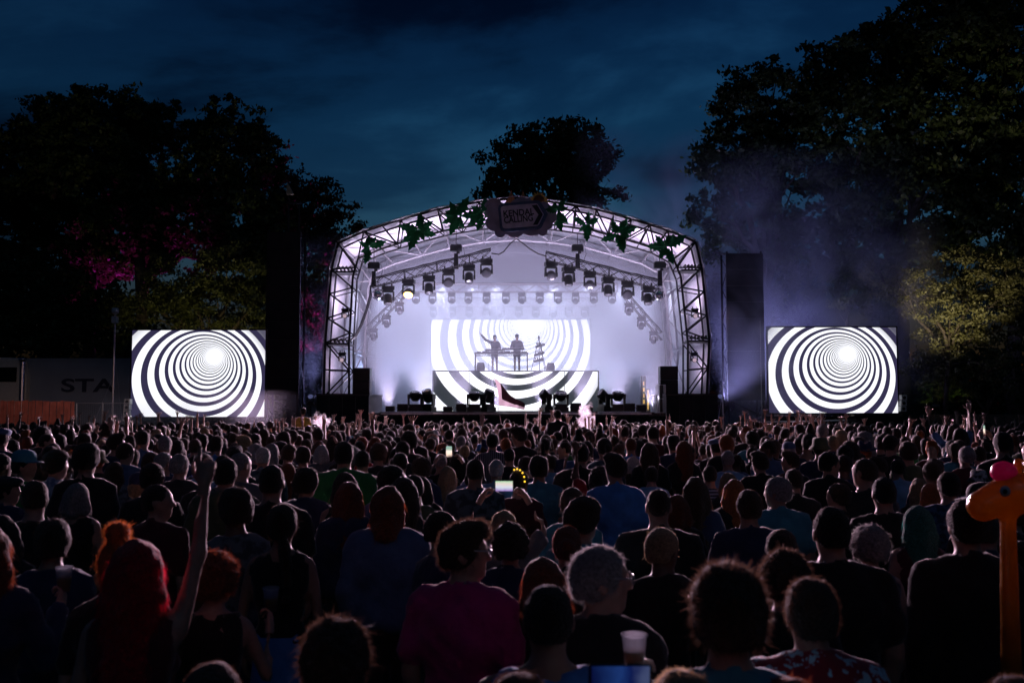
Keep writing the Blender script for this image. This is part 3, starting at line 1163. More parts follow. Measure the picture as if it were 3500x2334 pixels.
def lattice(Y, r, rb, m, nsub):
    n = len(OUT)
    for i in range(n - 1):
        for l in (OUT, INN):
            bar('chord', P(l, i, Y), P(l, i + 1, Y), r, m, arch)
        k = nsub[i]
        for j in range(k):
            f0, f1 = j / k, (j + 1) / k
            o0, o1 = P(OUT, i, Y).lerp(P(OUT, i + 1, Y), f0), P(OUT, i, Y).lerp(P(OUT, i + 1, Y), f1)
            n0, n1 = P(INN, i, Y).lerp(P(INN, i + 1, Y), f0), P(INN, i, Y).lerp(P(INN, i + 1, Y), f1)
            nm = n0.lerp(n1, 0.5)
            if i in (2, 3, 14, 15):
                bar('brace', o0, nm, rb, m, arch)
                bar('brace', nm, o1, rb, m, arch)
            else:
                if (i + j) % 2:
                    bar('brace', o0, n1, rb, m, arch)
                else:
                    bar('brace', n0, o1, rb, m, arch)
                bar('post', o1, n1, rb * 0.9, m, arch)


NS = [1, 2, 3, 1, 1, 2, 2, 2, 2, 2, 2, 2, 2, 1, 1, 3, 2, 1]
lattice(47.0, 0.055, 0.038, M_STEEL, NS)
lattice(48.3, 0.045, 0.03, M_STEEL, NS)
M_PALE = mat('inner_truss', (0.42, 0.40, 0.43), 0.5, metal=0.3, noise=0.2)
for Yb in (52.0, 56.0, 60.0):
    lattice(Yb, 0.05, 0.03, M_PALE, [1] * 18)
for i in (2, 3, 4, 5, 7, 9, 11, 13, 14, 15, 16):
    bar('purlin', P(OUT, i, 47.1), P(OUT, i, 60), 0.045, M_PALE, arch)
    bar('cross_tie', P(INN, i, 47.05), P(INN, i, 48.25), 0.035, M_STEEL, arch)
for i in (4, 5, 7, 11, 13):
    for Yb in (48.3, 52.0, 56.0):
        bar('wind_brace', P(OUT, i, Yb), P(OUT, i + (2 if i in (5, 7, 11) else 1), Yb + 3.7), 0.02, M_PALE, arch)

# skin: one panel for every roof bay, with soft folds between the purlins
M_SKIN = mat('roof_skin', (0.62, 0.58, 0.64), 0.7, noise=0.12, nscale=0.6, bump=0.6, bscale=2.2)
cx0 = Vector((0, 0, 6))
for i in range(1, len(OUT) - 2):
    for y0, y1 in ((46.85, 51.95), (52.05, 55.95), (56.05, 60.2)):
        p, q = P(OUT, i, 47), P(OUT, i + 1, 47)
        nrm = Vector((-(q - p).z, 0, (q - p).x)).normalized()
        n, k = 7, 10
        vs, fs = [], []
        for side in (0, 1):
            for a in range(n + 1):
                for c in range(k + 1):
                    f, g = a / n, c / k
                    y = y0 + (y1 - y0) * g - 47
                    sag = -0.10 * math.sin(math.pi * f) * (0.5 + 0.5 * math.sin(g * math.pi)) + 0.012 * math.sin(f * 21 + i) * math.sin(g * 9 + i)
                    v = p.lerp(q, f) + nrm * (0.085 + sag * 0.5 + side * 0.02)
                    vs.append((v.x, y, v.z))
        o2 = (n + 1) * (k + 1)
        for a in range(n):
            for c in range(k):
                v0 = a * (k + 1) + c
                fs.append((v0, v0 + 1, v0 + k + 2, v0 + k + 1))
                fs.append((o2 + v0, o2 + v0 + k + 1, o2 + v0 + k + 2, o2 + v0 + 1))
        for c in range(k):
            for v0, v1 in ((c, c + 1), (n * (k + 1) + c + 1, n * (k + 1) + c)):
                fs.append((v0, o2 + v0, o2 + v1, v1))
        for a in range(n):
            for v0, v1 in ((a * (k + 1) + k, (a + 1) * (k + 1) + k), ((a + 1) * (k + 1), a * (k + 1))):
                fs.append((v0, o2 + v0, o2 + v1, v1))
        MB().add(vs, fs).build('roof_panel', M_SKIN, arch, smooth=True)
# back wall of the tent
bk = [(P(OUT, i, 60).x * 0.995, P(OUT, i, 60).z - 0.02) for i in range(1, len(OUT) - 1)]
MB().prism(bk, 13.25, 13.29).build('back_skin', mat('back_skin', (0.5, 0.5, 0.55), 0.8, noise=0.2, nscale=0.8), arch)
# rolled cable bundles and shelves in the legs
for pa, pb in (((1112, 1171), (1195, 1178)), ((1134, 921), (1210, 935)), ((2424, 1160), (2351, 1171)), ((2398, 915), (2330, 930))):
    a, c = at(*pa, 47), at(*pb, 47)
    b = MB().box(((a + c) / 2 - Vector((0, 47, 0)) + Vector((0, 0.6, 0))), (abs(a.x - c.x), 1.1, 0.08))
    for j in range(5):
        x = a.x + (c.x - a.x) * (0.15 + 0.17 * j)
        b.path([(x, 0.3, a.z + 0.08), (x + 0.1, 0.5, a.z + 0.2), (x + 0.16, 0.8, a.z + 0.06)], 0.05)
    b.build('node_shelf', M_BLACK, arch)

# drifting smoke kept under the roof
def volume_mat(name, density, col=(0.9, 0.92, 1.0), aniso=0.45):
    m = bpy.data.materials.new(name)
    m.use_nodes = True
    t = m.node_tree
    t.nodes.clear()
    v = node(t, 'ShaderNodeVolumePrincipled')
    v.inputs['Color'].default_value = (*col, 1)
    v.inputs['Density'].default_value = density
    v.inputs['Anisotropy'].default_value = aniso
    out = node(t, 'ShaderNodeOutputMaterial')
    link(t, v.outputs[0], out.inputs['Volume'])
    return m, t, v


hz = [(P(INN, i, 47).x * 0.99, P(INN, i, 47).z - 0.05) for i in range(1, len(INN) - 1)]
hz[0] = (hz[0][0], DECK + 0.02)
hz[-1] = (hz[-1][0], DECK + 0.02)
vm, _, _ = volume_mat('stage_haze_air', 0.29, (0.86, 0.88, 1.0), 0.3)
o = MB().prism(hz, 52.3, 60.1).build('stage_haze', vm)
vm2, _, _ = volume_mat('thin_haze_air', 0.05, (0.86, 0.86, 1.0), 0.3)
o2 = MB().prism([(x * 0.998, z - 0.03) for x, z in hz], 47.3, 52.25).build('stage_haze', vm2)
tag(o2, 'thin haze hanging under the front of the arched roof', 'haze', kind='stuff')
tag(o, 'pale theatrical haze filling the inside of the arched stage', 'haze', kind='stuff')

# ------------------------------------------------------------------ riser with its video front
YR = 50.0
ra, rc = at(1482, 1270, YR), at(2044, 1404, YR)
zr = ra.z
riser = screen('riser_video_front', 1482, 1270, 2044, 1404, YR, (1807.6, 1100), 224.6, (-0.236, -0.27),
               'low video wall of broad black and white rings on the front of the performers riser', dark=(0.022, 0.03, 0.036), gain=1.5, legs=False)
rp = empty('riser', ((ra.x + rc.x) / 2, YR + 2.2, DECK))
MB().box((0, 0, (zr - DECK) / 2 - 0.03), (rc.x - ra.x - 0.1, 3.6, zr - DECK - 0.08)).build('block', M_CASE, rp)
for i in range(5):
    MB().box((-(rc.x - ra.x) / 2 + (i + 0.5) * (rc.x - ra.x) / 5, -0.05, zr - DECK - 0.03), ((rc.x - ra.x) / 5 - 0.02, 3.7, 0.06)).build('deck_panel', M_BLACK, rp)
tag(rp, 'raised black platform carrying the two performers', 'riser')
# ------------------------------------------------------------------ moving-head lamps
M_LENS = mat('lamp_lens', (0.05, 0.05, 0.06), 0.15, spec=0.8)
M_AMBER = emit('amber_lens', (1.0, 0.5, 0.08), 12)
_hv = {}


def moving_head(kind, loc, tilt, pan, label, hang=True, scale=1.0, group=None, lens=None, nm='moving_head_lamp'):
    """base, yoke (two arms), head with its lens ring; hang: base above the head"""
    s = 1 if hang else -1
    root = empty(nm, loc, pan)
    root.scale = (scale,) * 3
    key = (kind, hang)
    if key not in _hv:
        d = {}
        b = MB().box((0, 0, s * -0.09), (0.42, 0.26, 0.13)).box((0, 0, s * -0.17), (0.34, 0.2, 0.05))
        if hang:
            for x in (-0.13, 0.13):
                b.box((x, 0, 0.03), (0.05, 0.06, 0.12))
        d['base'] = b
        b = MB().box((0, 0, s * -0.215), (0.40, 0.15, 0.05))
        for x in (-1, 1):
            b.box((x * 0.19, 0, s * -0.36), (0.05, 0.13, 0.3)).box((x * 0.185, 0, s * -0.46), (0.07, 0.17, 0.14))
        d['yoke'] = b
        b = MB()
        if kind == 'beam':
            pr = [(0.0, -0.17), (0.10, -0.165), (0.135, -0.12), (0.14, 0.02), (0.15, 0.12), (0.14, 0.19), (0.12, 0.2)]
        else:
            pr = [(0.0, -0.13), (0.09, -0.125), (0.14, -0.06), (0.165, 0.03), (0.17, 0.11), (0.15, 0.125)]
        b.lathe(pr, n=18)
        d['head'] = b
        b = MB().lathe([(pr[-1][0], pr[-1][1] - 0.005), (0.07, pr[-1][1] + 0.012), (0.0, pr[-1][1] + 0.016)], n=18)
        if kind == 'wash':
            for i in range(12):
                a = i * math.pi / 6
                b.box((0.1 * math.cos(a), 0.1 * math.sin(a), pr[-1][1] + 0.012), (0.035, 0.035, 0.01))
        d['lens'] = b
        _hv[key] = {}
        for k, bb in d.items():
            o = bb.build(k, M_LENS if k == 'lens' else M_CASE, None, smooth=(k in ('head', 'lens')))
            if k in ('base', 'yoke'):
                pass
            _hv[key][k] = o.data
            bpy.data.objects.remove(o)
    dd = _hv[key]
    link_obj('base', dd['base'], root)
    y = link_obj('yoke', dd['yoke'], root)
    h = link_obj('head', dd['head'], root, (0, 0, s * -0.46))
    h.rotation_euler = (tilt, 0, 0)
    l = link_obj('lens', dd['lens'], h)
    if lens is not None:
        l.data = l.data.copy()
        l.data.materials.clear()
        l.data.materials.append(lens)
    tag(root, label, 'stage lamp', group)
    return root


def truss_run(name, p, q, label, h=0.42, m=M_STEEL, group=None, cells=None):
    p, q = Vector(p), Vector(q)
    root = empty(name, (p + q) / 2)
    d = (q - p)
    n = cells or max(4, int(d.length / 0.5))
    up = Vector((0, 0, h / 2))
    sd_ = d.cross(Vector((0, 0, 1))).normalized() * (h / 2)
    c = (p + q) / 2
    for sy in (-1, 1):
        for sz in (-1, 1):
            bar('chord', p - c + sy * sd_ + sz * up, q - c + sy * sd_ + sz * up, 0.028, m, root)
        for i in range(n):
            a, e = p.lerp(q, i / n) - c, p.lerp(q, (i + 1) / n) - c
            z = 1 if i % 2 else -1
            bar('brace', a + sy * sd_ + z * up, e + sy * sd_ - z * up, 0.014, m, root, 6)
            if sy < 0 and name == 'lighting_truss':
                bar('brace', a + sy * sd_ - z * up, e + sy * sd_ + z * up, 0.012, m, root, 6)
    for i in range(0, n + 1, max(1, n // 3)):
        a = p.lerp(q, i / n) - c
        for z in (-1, 1):
            bar('batten', a - sd_ + z * up, a + sd_ + z * up, 0.016, m, root, 6)
        for sy in (-1, 1):
            bar('batten', a + sy * sd_ - up, a + sy * sd_ + up, 0.018, m, root, 6)
    # cable run lashed along the top chord
    b = MB()
    pts = [p.lerp(q, i / 14) - c + up + Vector((0, random.uniform(-.12, .12), random.uniform(0.02, 0.09))) for i in range(15)]
    b.path(pts, 0.03, 5)
    b.build('cable', M_BLACK, root, smooth=True)
    tag(root, label, 'truss', group)
    return root


def hoist(px, py, Y, top_py, label):
    p = at(px, py, Y)
    root = empty('chain_hoist', p)
    b = MB().box((0, 0, 0), (0.58, 0.32, 0.28)).box((0, 0, 0.17), (0.5, 0.26, 0.06)).box((0.1, 0, -0.19), (0.16, 0.16, 0.12))
    b.build('motor', M_CASE, root, bevel=0.02)
    MB().box((0, 0, -0.62), (0.24, 0.24, 0.75), taper=0.75).build('chain_bag', M_DRAPE, root)
    t = at(px, top_py, Y)
    bar('chain', (0, 0, 0.18), (0, 0, t.z - p.z), 0.018, M_STEEL, root, 6)
    pts = [(0.2, 0, 0.1), (0.36, 0, 0.05), (0.42, 0, -0.25), (0.3, 0, -0.6), (0.15, 0, -0.8)]
    MB().path(pts, 0.012, 5).build('cable', M_BLACK, root)
    tag(root, label, 'chain hoist', 'chain hoists on the front lighting trusses')


YT = 48.0
truss_run('lighting_truss', at(1272, 968, YT), at(1678, 868, YT), 'dark lighting truss slanting up towards the sign from the arch leg by the left screen', group='front lighting trusses')
truss_run('lighting_truss', at(1866, 876, YT), at(2262, 978, YT), 'dark lighting truss slanting down from the sign towards the right speaker tower', group='front lighting trusses')
ORD = 'first second third fourth fifth sixth seventh eighth ninth tenth eleventh twelfth thirteenth fourteenth fifteenth sixteenth seventeenth eighteenth nineteenth twentieth'.split()
ordn = ['lowest', 'second lowest', 'third lowest', 'third highest', 'second highest', 'highest']
L6 = [(1326, 972), (1397, 950), (1466, 936), (1533, 914), (1603, 899), (1663, 880)]
R6 = [(1883, 890), (1943, 908), (2016, 922), (2078, 942), (2146, 955), (2214, 972)]
tilts = [0.5, 0.9, 0.55, 1.3, 0.6, 1.25, 1.1, 0.4, 1.0, 0.45, 1.35, 0.5]
for i, (x, y) in enumerate(L6):
    moving_head('wash' if i % 2 else 'beam', at(x, y + 4, YT), R(180) - tilts[i] + 0.2, random.uniform(-.3, .3), f'{ordn[i]} black moving-head lamp hung from the truss nearer the left screen' + (', glowing amber' if i == 1 else ''),
                scale=1.42, group='moving-head lamps on the front trusses', lens=M_AMBER if i == 1 else None)
for i, (x, y) in enumerate(R6):
    moving_head('wash' if i % 2 == 0 else 'beam', at(x, y + 4, YT), R(180) - tilts[6 + i] + 0.2, random.uniform(-.3, .3), f'{ordn[5 - i]} black moving-head lamp hung from the truss nearer the right speaker tower',
                scale=1.42, group='moving-head lamps on the front trusses')
hoist(1278, 910, YT, 850, 'chain hoist at the low end of the truss nearer the left screen')
hoist(1559, 850, YT, 790, 'chain hoist over the high end of the truss nearer the left screen')
hoist(1974, 850, YT, 795, 'chain hoist over the high end of the truss nearer the right tower')
hoist(2255, 908, YT, 850, 'chain hoist at the low end of the truss nearer the right tower')

# hanging control cables
for pts, lab in (([(1266, 975), (1264, 1010), (1250, 1060), (1232, 1110), (1212, 1150), (1190, 1170)], 'thick black cable loom drooping from the left truss to the arch leg'),
                 ([(1680, 866), (1705, 870), (1722, 860), (1745, 832), (1765, 816), (1785, 830), (1810, 850), (1840, 868), (1868, 876)], 'black cable looped between the two front trusses below the sign')):
    b = MB()
    for k in range(3 if 'loom' in lab else 1):
        b.path([at(x + k * 3 * (1 if i not in (0, len(pts) - 1) else 0), y, 47.9 + 0.03 * k) for i, (x, y) in enumerate(pts)], 0.035, 6)
    tag(b.build('cable_loom', M_BLACK, smooth=True), lab, 'cable')

# mirror balls
mbm = mat('mirror_facets', (0.75, 0.75, 0.78), 0.08, metal=1.0)
for (x, y), lab in (((1292, 1007), 'mirror ball below the low end of the left truss'), ((2253, 1009), 'mirror ball below the low end of the right truss')):
    p = at(x, y, 47.8)
    root = empty('mirror_ball', p)
    pr = [(0.29 * math.sin(math.pi * i / 18), -0.29 * math.cos(math.pi * i / 18)) for i in range(19)]
    pr[0], pr[-1] = (0.002, -0.29), (0.002, 0.29)
    MB().lathe(pr, n=32).build('ball', mbm, root)
    bar('hanger', (0, 0, 0.27), (0, 0, 0.75), 0.012, M_STEEL, root, 6)
    MB().lathe([(0.0, 0.32), (0.05, 0.32), (0.05, 0.28), (0.09, 0.27)], n=12).build('cap', M_CASE, root)
    tag(root, lab, 'mirror ball', 'mirror balls')

# rear trusses and lamps, seen through the haze
YM = 53.5
truss_run('rear_truss', at(1400, 985, YM), at(2110, 985, YM), 'level lamp truss across the middle of the hazy stage', m=M_PALE, cells=18)
for i, x in enumerate((1422, 1479, 1544, 1601, 1663, 1729, 1785, 1845, 1907, 1967, 2029, 2092)):
    moving_head('wash', at(x, 1000, YM), R(180) - random.uniform(.4, 1.3), random.uniform(-.4, .4), f'hazy hanging lamp, {ORD[i]} from the left on the middle stage truss', group='lamps on the middle truss', scale=0.95)
YB = 57.0
truss_run('rear_truss', at(1460, 1035, YB), at(2040, 1035, YB), 'faint lamp truss just above the back video wall', m=M_PALE, cells=16)
for i, x in enumerate((1484, 1545, 1604, 1663, 1712, 1773, 1832, 1890, 1944, 1998)):
    moving_head('wash', at(x, 1048, YB), R(180) - random.uniform(.4, 1.2), random.uniform(-.4, .4), f'faint hanging lamp, {ORD[i]} from the left over the back video wall', group='lamps on the rear truss')
for (a, c), sx, lab in ((((1255, 1130), (1395, 990)), 1, 'slanted lamp truss in the haze near the left arch leg'), (((2130, 1000), (2262, 1150)), -1, 'slanted lamp truss in the dark smoke near the right arch leg')):
    truss_run('rear_truss', at(*a, 52.5), at(*c, 52.5), lab, m=M_STEEL, cells=7)
    for i in range(3):
        f = 0.15 + 0.32 * i
        p = at(a[0] + (c[0] - a[0]) * f, a[1] + (c[1] - a[1]) * f + 12, 52.2)
        moving_head('beam', p, R(180) - 0.7, sx * 0.4, ('lowest', 'middle', 'highest')[i if sx > 0 else 2 - i] + ' lamp on the slanted truss near the ' + ('left' if sx > 0 else 'right') + ' arch leg', group='lamps on the slanted trusses')

# working stage lights: washes from the rear trusses into the haze, uplights on to the roof skin
for i, x in enumerate((1290, 1400, 1510, 1620, 1700, 1810, 1890, 2000, 2110, 2220)):
    k = 1.0 if x < 1700 else 0.8
    lamp('wash_light', 'SPOT', at(x, 985, (56.2, 58.0)[i % 2]), at(x + (x - 1755) * 0.2, 1400, 51.5), 620 * k, (0.70, 0.75, 1.0), 0.3, R(120), 1.0)
for i, x in enumerate((1500, 1600, 1700, 1810, 1910, 2020)):      # floor washes hidden behind the riser
    lamp('floor_wash', 'SPOT', Vector((at(x, 1400, 55.2).x, 55.2, DECK + 0.4)), at(x + (x - 1755) * 0.3, 900, 53.5), 1150, (0.72, 0.76, 1.0), 0.3, R(125), 1.0)
for x in (1235, 1290, 1350, 1410, 2100, 2160, 2220):
    k = 1.0 if x < 1700 else 0.55
    lamp('wash_light', 'SPOT', at(x, 1250, 59.3), at(x + (x - 1755) * 0.1, 1330, 49.0), 110 * k, (0.42, 0.56, 1.0), 0.35, R(150), 1.0)
for x, tx, e in ((1330, 1260, 4600), (1450, 1400, 4600), (1580, 1540, 4400), (1700, 1690, 4200), (1850, 1860, 4200), (1990, 2000, 4200), (2110, 2120, 4000), (2225, 2260, 3900)):
    lamp('roof_uplight', 'SPOT', at(x, 1392, 48.2), at(tx, 700, 50.0), e, (0.84, 0.72, 1.0), 0.15, R(70), 1.0)
for x, tx in ((1215, 1150), (2335, 2390)):
    for ya, yb in ((1330, 1000), (1090, 850)):
        lamp('leg_uplight', 'SPOT', at(x, ya, 48.5), at(tx, yb, 49.5), 230, (0.92, 0.74, 1.0), 0.15, R(140), 1.0)

# added lamps on the arch legs, put in to rim-light the crowd
for i, (x, y, tx, lab) in enumerate(((1180, 1075, 900, 'added upper crowd rim lamp inside the left arch leg'), (1170, 1225, 2000, 'added lower crowd rim lamp inside the left arch leg'), (2375, 1075, 2150, 'added upper crowd rim lamp inside the right arch leg'), (2372, 1225, 1500, 'added lower crowd rim lamp inside the right arch leg'))):
    p = at(x, y, 46.8)
    root = moving_head('beam', p + Vector((0, 0, 0.3)), R(95), 0, lab, scale=0.8, group='added crowd rim lamps on the arch legs', lens=emit('added_rim_lens', (1.0, 0.72, 0.88), 0.5))
    lamp('added_crowd_light', 'SPOT', p + Vector((0, -0.35, 0)), at(tx, 1480, 6), 27000, (1.0, 0.64, 0.84), 0.12, R(62), 1.0)
# added blue lamps by the wings, put in to light the drifting smoke
for x, tx, e_, lab in ((2462, 2750, 5200, 'added blue smoke lamp on a stand right of the stage wing'), (1062, 1090, 700, 'added blue smoke lamp on a stand left of the stage wing')):
    p = at(x, 1380, 46.9)
    root = moving_head('wash', Vector((p.x, p.y, 2.35)), R(60), 0, lab, hang=False, scale=0.8, group='added blue smoke lamps', lens=emit('added_blue_lens', (0.4, 0.45, 1.0), 0.15))
    bar('stand', (0, 0, -2.35 / 0.8), (0, 0, 0), 0.04, M_CASE, root)
    lamp('added_smoke_light', 'SPOT', p + Vector((0.3 if tx > x else -0.3, 0.2, 0.2)), at(tx, 950, 48.5), e_, (0.46, 0.46, 1.0), 0.2, R(115), 1.0)

lamp('added_smoke_light', 'SPOT', at(2455, 1385, 46.0), at(2570, 1050, 44.3), 800, (0.5, 0.48, 1.0), 0.2, R(95), 1.0)  # added light without a fixture, brightens the smoke before the right tower
lamp('added_smoke_light', 'SPOT', at(2330, 1290, 63), at(2230, 560, 65), 11000, (0.55, 0.48, 1.0), 0.3, R(70), 1.0)  # added unseen light behind the stage, brightens the smoke over the arch

# ------------------------------------------------------------------ floor lamps, monitors along the stage front
def monitor(px, py, w, hh, lab):
    p = at(px, py, YF + 0.6)
    p.z = DECK + 0.06
    root = empty('floor_monitor', p)
    b = MB().prism([(-w / 2, 0), (w / 2, 0), (w / 2, hh), (-w / 2, hh)], -0.2, 0.24)
    b.build('cabinet', M_CASE, root, bevel=0.02)
    MB().box((0, -0.215, hh / 2), (w * 0.88, 0.02, hh * 0.84)).build('grille', M_BLACK, root)
    for s in (-1, 1):
        MB().box((s * (w / 2 + 0.015), 0, hh * 0.5), (0.03, 0.14, 0.06)).build('handle', M_BLACK, root)
    tag(root, lab, 'stage monitor', 'floor monitors on the stage front')


MON = [(1334, 0.40, 0.26), (1377, 0.5, 0.36), (1531, 0.42, 0.24), (1577, 0.48, 0.36), (1968, 0.5, 0.4), (2010, 0.42, 0.28), (2150, 0.52, 0.38), (2192, 0.44, 0.32)]
for i, (x, w, h_) in enumerate(MON):
    monitor(x, 1400, w, h_, f'squat black floor monitor, {["first", "second", "third", "fourth", "fifth", "sixth", "seventh", "eighth"][i]} from the left along the stage front')
for i, (x, pan, tl, kd) in enumerate(((1419, 0.2, 0.25, 'wash'), (1462, -0.5, 0.5, 'beam'), (1621, 0.1, 0.3, 'wash'), (1668, 0.9, 0.45, 'beam'), (1867, -1.2, 0.9, 'beam'), (1917, 0.1, 0.55, 'wash'), (2065, -1.1, 0.9, 'beam'), (2112, 0.1, 0.25, 'wash'))):
    p = at(x, 1400, YF + 0.7)
    p.z = DECK + 0.02
    moving_head(kd, p, tl, pan, f'black floor-standing lamp, {["first", "second", "third", "fourth", "fifth", "sixth", "seventh", "last"][i]} from the left along the stage front', hang=False, scale=1.62, group='floor lamps on the stage front')
# low lighting trestles under them
for x0, x1, lab in ((1300, 1480, 'low black trestle under the leftmost floor lamps'), (1512, 1700, 'low black trestle under the floor lamps left of the flag'), (1845, 2040, 'low black trestle under the floor lamps right of the flag'), (2045, 2235, 'low black trestle under the rightmost floor lamps')):
    a, c = at(x0, 1404, YF + 0.35), at(x1, 1404, YF + 0.35)
    root = empty('trestle', ((a.x + c.x) / 2, YF + 0.3, DECK))
    w = c.x - a.x
    MB().box((0, 0, 0.02), (w, 0.4, 0.04)).build('top', M_CASE, root)
    for s in (-1, 0, 1):
        MB().box((s * w * 0.42, 0, 0.02), (0.1, 0.5, 0.03)).build('foot', M_BLACK, root)
    tag(root, lab, 'trestle', 'low trestles')

# side-fill speaker stacks on the wings
def stack(px, Y, w, boxes, lab):
    p = at(px, 1350, Y)
    root = empty('speaker_stack', (p.x, Y, ZW + 0.08))
    z = 0
    for h_ in boxes:
        c = MB().box((0, 0, z + h_ / 2), (w, 0.7, h_ - 0.01)).build('cabinet', M_CASE, root, bevel=0.015)
        MB().box((0, -0.352, z + h_ / 2), (w * 0.9, 0.012, h_ * 0.88)).build('grille', M_BLACK, c)
        z += h_
    tag(root, lab, 'speaker', 'speaker stacks on the wing platforms')


stack(1238, 47.4, 0.80, (0.62, 0.62), 'stack of black speaker boxes on the wing platform beside the left arch leg')
stack(2284, 47.4, 0.84, (0.66, 0.66), 'stack of black speaker boxes on the wing platform beside the right arch leg')
root = empty('wire_cage', (at(2259, 1400, 46.6).x, 46.6, DECK))
wz = at(1750, 1315, 46.6).z - DECK
for x in (-0.19, 0.19):
    for y in (-0.2, 0.2):
        bar('post', (x, y, 0), (x, y, wz), 0.015, M_ALU, root, 6)
for z in (0.02, wz * 0.5, wz):
    for y in (-0.2, 0.2):
        bar('rail', (-0.19, y, z), (0.19, y, z), 0.012, M_ALU, root, 6)
    for x in (-0.19, 0.19):
        bar('rail', (x, -0.2, z), (x, 0.2, z), 0.012, M_ALU, root, 6)
MB().box((0, 0, wz * 0.5), (0.12, 0.3, wz * 0.96)).build('case', M_CASE, root)
tag(root, 'tall silver wire cage at the right end of the stage front', 'cage')
# amp racks far right lit amber
for k, (x, hh) in enumerate(((2199, 0.95), (2213, 0.62))):
    p = at(x, 1408, 52)
    root = empty('equipment_rack', (p.x, 52, DECK))
    MB().box((0, 0, hh), (0.22, 0.5, hh * 2)).build('frame', M_CASE, root)
    for j in range(5):
        MB().box((0, -0.255, 0.25 + j * hh * 0.33), (0.06 + 0.03 * (j % 2), 0.01, 0.2)).build('panel_light', emit('amber_panel', (1.0, 0.62, 0.15), 0.9), root)
    tag(root, ('taller' if k == 0 else 'shorter') + ' equipment rack with amber lights at the right of the stage', 'equipment rack', 'amber-lit racks')

# ------------------------------------------------------------------ speaker towers
def tower(px0, px1, py_top, Y, lab, mast=False):
    a, c = at(px0, py_top, Y), at(px1, py_top, Y)
    w = c.x - a.x
    root = empty('speaker_tower', ((a.x + c.x) / 2, Y, 0))
    H = a.z
    for sx in (-1, 1):
        for sy in (-1, 1):
            bar('mast', (sx * w * 0.46, 0.4 + sy * 0.6, 0), (sx * w * 0.46, 0.4 + sy * 0.6, H), 0.05, M_STEEL, root)
    n = 12
    for i in range(n):
        z0, z1 = 0.3 + i * (H - 0.4) / n, 0.3 + (i + 1) * (H - 0.4) / n
        if z1 > H * 0.28:
            MB().box((0, -0.26, (z0 + z1) / 2), (w, 0.09, z1 - z0 - 0.012)).build('scrim_panel', M_DRAPE, root)
        for sx in (-1, 1):
            bar('brace', (sx * w * 0.46, -0.2, z0 if i % 2 else z1), (sx * w * 0.46, 1.0, z1 if i % 2 else z0), 0.022, M_STEEL, root, 6)
        if z1 <= H * 0.30:
            bar('brace', (-w * 0.46, -0.2, z0 if i % 2 else z1), (w * 0.46, -0.2, z1 if i % 2 else z0), 0.025, M_STEEL, root, 6)
    for i in range(9):
        MB().box((0, 0.2, H * 0.35 + i * 0.62), (w * 0.85, 0.6, 0.58)).build('speaker_box', M_CASE, root)
    for sx in (-1, 1):
        bar('guy_rod', (sx * w * 0.5, -0.3, H * 0.45), (sx * w * 1.1, -1.6, 0.02), 0.014, M_ALU, root, 6)
    if mast:
        t = at(1000, 690, Y)
        bar('mast', (t.x - root.location.x - 0.25, 0.3, H), (t.x - root.location.x - 0.25, 0.3, t.z + 0.7), 0.05, M_BLACK, root)
        bar('mast', (t.x - root.location.x + 0.25, 0.3, H), (t.x - root.location.x + 0.25, 0.3, t.z), 0.04, M_BLACK, root)
        MB().box((t.x - root.location.x, 0.3, t.z), (0.7, 0.3, 0.08)).build('crossbar', M_BLACK, root)
        p = at(990, 650, Y)
        MB().prism([(-0.08, -0.3), (0.24, -0.25), (0.1, 0.02), (-0.06, 0.3)], -0.1, 0.1).build('floodlight_hood', mat('hood_brass', (0.5, 0.42, 0.26), 0.5, noise=0.2), root, loc=(p.x - root.location.x, -0.2, p.z))
    tag(root, lab, 'speaker tower', 'speaker towers beside the stage')


tower(919, 1033, 790, 46.2, 'tall dark speaker tower between the left screen and the stage, lamp mast on top', True)
tower(2476, 2602, 862, 46.2, 'tall dark speaker tower between the stage and the right screen')

# small hanging line arrays beside the side screens
M_GREYBOX = mat('pale_speaker', (0.55, 0.56, 0.58), 0.5, noise=0.15)
for pxc, n, lab in ((439, 4, 'small pale speaker column hung beside the left screen'), (3086, 3, 'small pale speaker column hung beside the right screen')):
    p0 = at(pxc, 1362 if n == 4 else 1348, 44.8)
    root = empty('speaker_column', (p0.x, 44.8, 0))
    for i in range(n):
        c = MB().box((0.02 * i * (-1 if n == 4 else -1), 0, p0.z - 0.14 - i * 0.25), (0.26, 0.34, 0.235), taper=0.94).build('cabinet', M_GREYBOX, root, bevel=0.02)
        MB().lathe([(0.075, 0), (0.055, 0.02), (0.0, 0.03)], (0.02 * -i, -0.175, p0.z - 0.14 - i * 0.25), n=14, rot=Matrix.Rotation(R(90), 3, 'X')).build('cone', M_BLACK, c)
    bar('pole', (0.1, 0.25, 0), (0.1, 0.25, p0.z + 0.1), 0.03, M_STEEL, root)
    tag(root, lab, 'speaker column', 'small speaker columns')
# ------------------------------------------------------------------ painted sign at the crown of the arch
YS = 46.3


def zs(x, y, Y=YS):
    """sign layout measured from the photograph"""
    return at(1580 + x / 5.6, 600 + y / 5.6, Y)


sc_ = zs(1150, 780)
sign = empty('arrow_sign', sc_)


def loc2(x, y):
    p = zs(x, y) - sc_
    return (p.x, p.z)


M_BOARD = mat('sign_board_grey', (0.42, 0.37, 0.46), 0.7, noise=0.3, nscale=2)
M_BORDER = mat('sign_border', (0.10, 0.14, 0.24), 0.6, noise=0.2)
M_FACE = mat('sign_face', (0.85, 0.75, 0.85), 0.7, noise=0.15, nscale=3)
M_INK = mat('sign_ink', (0.02, 0.02, 0.035), 0.6)
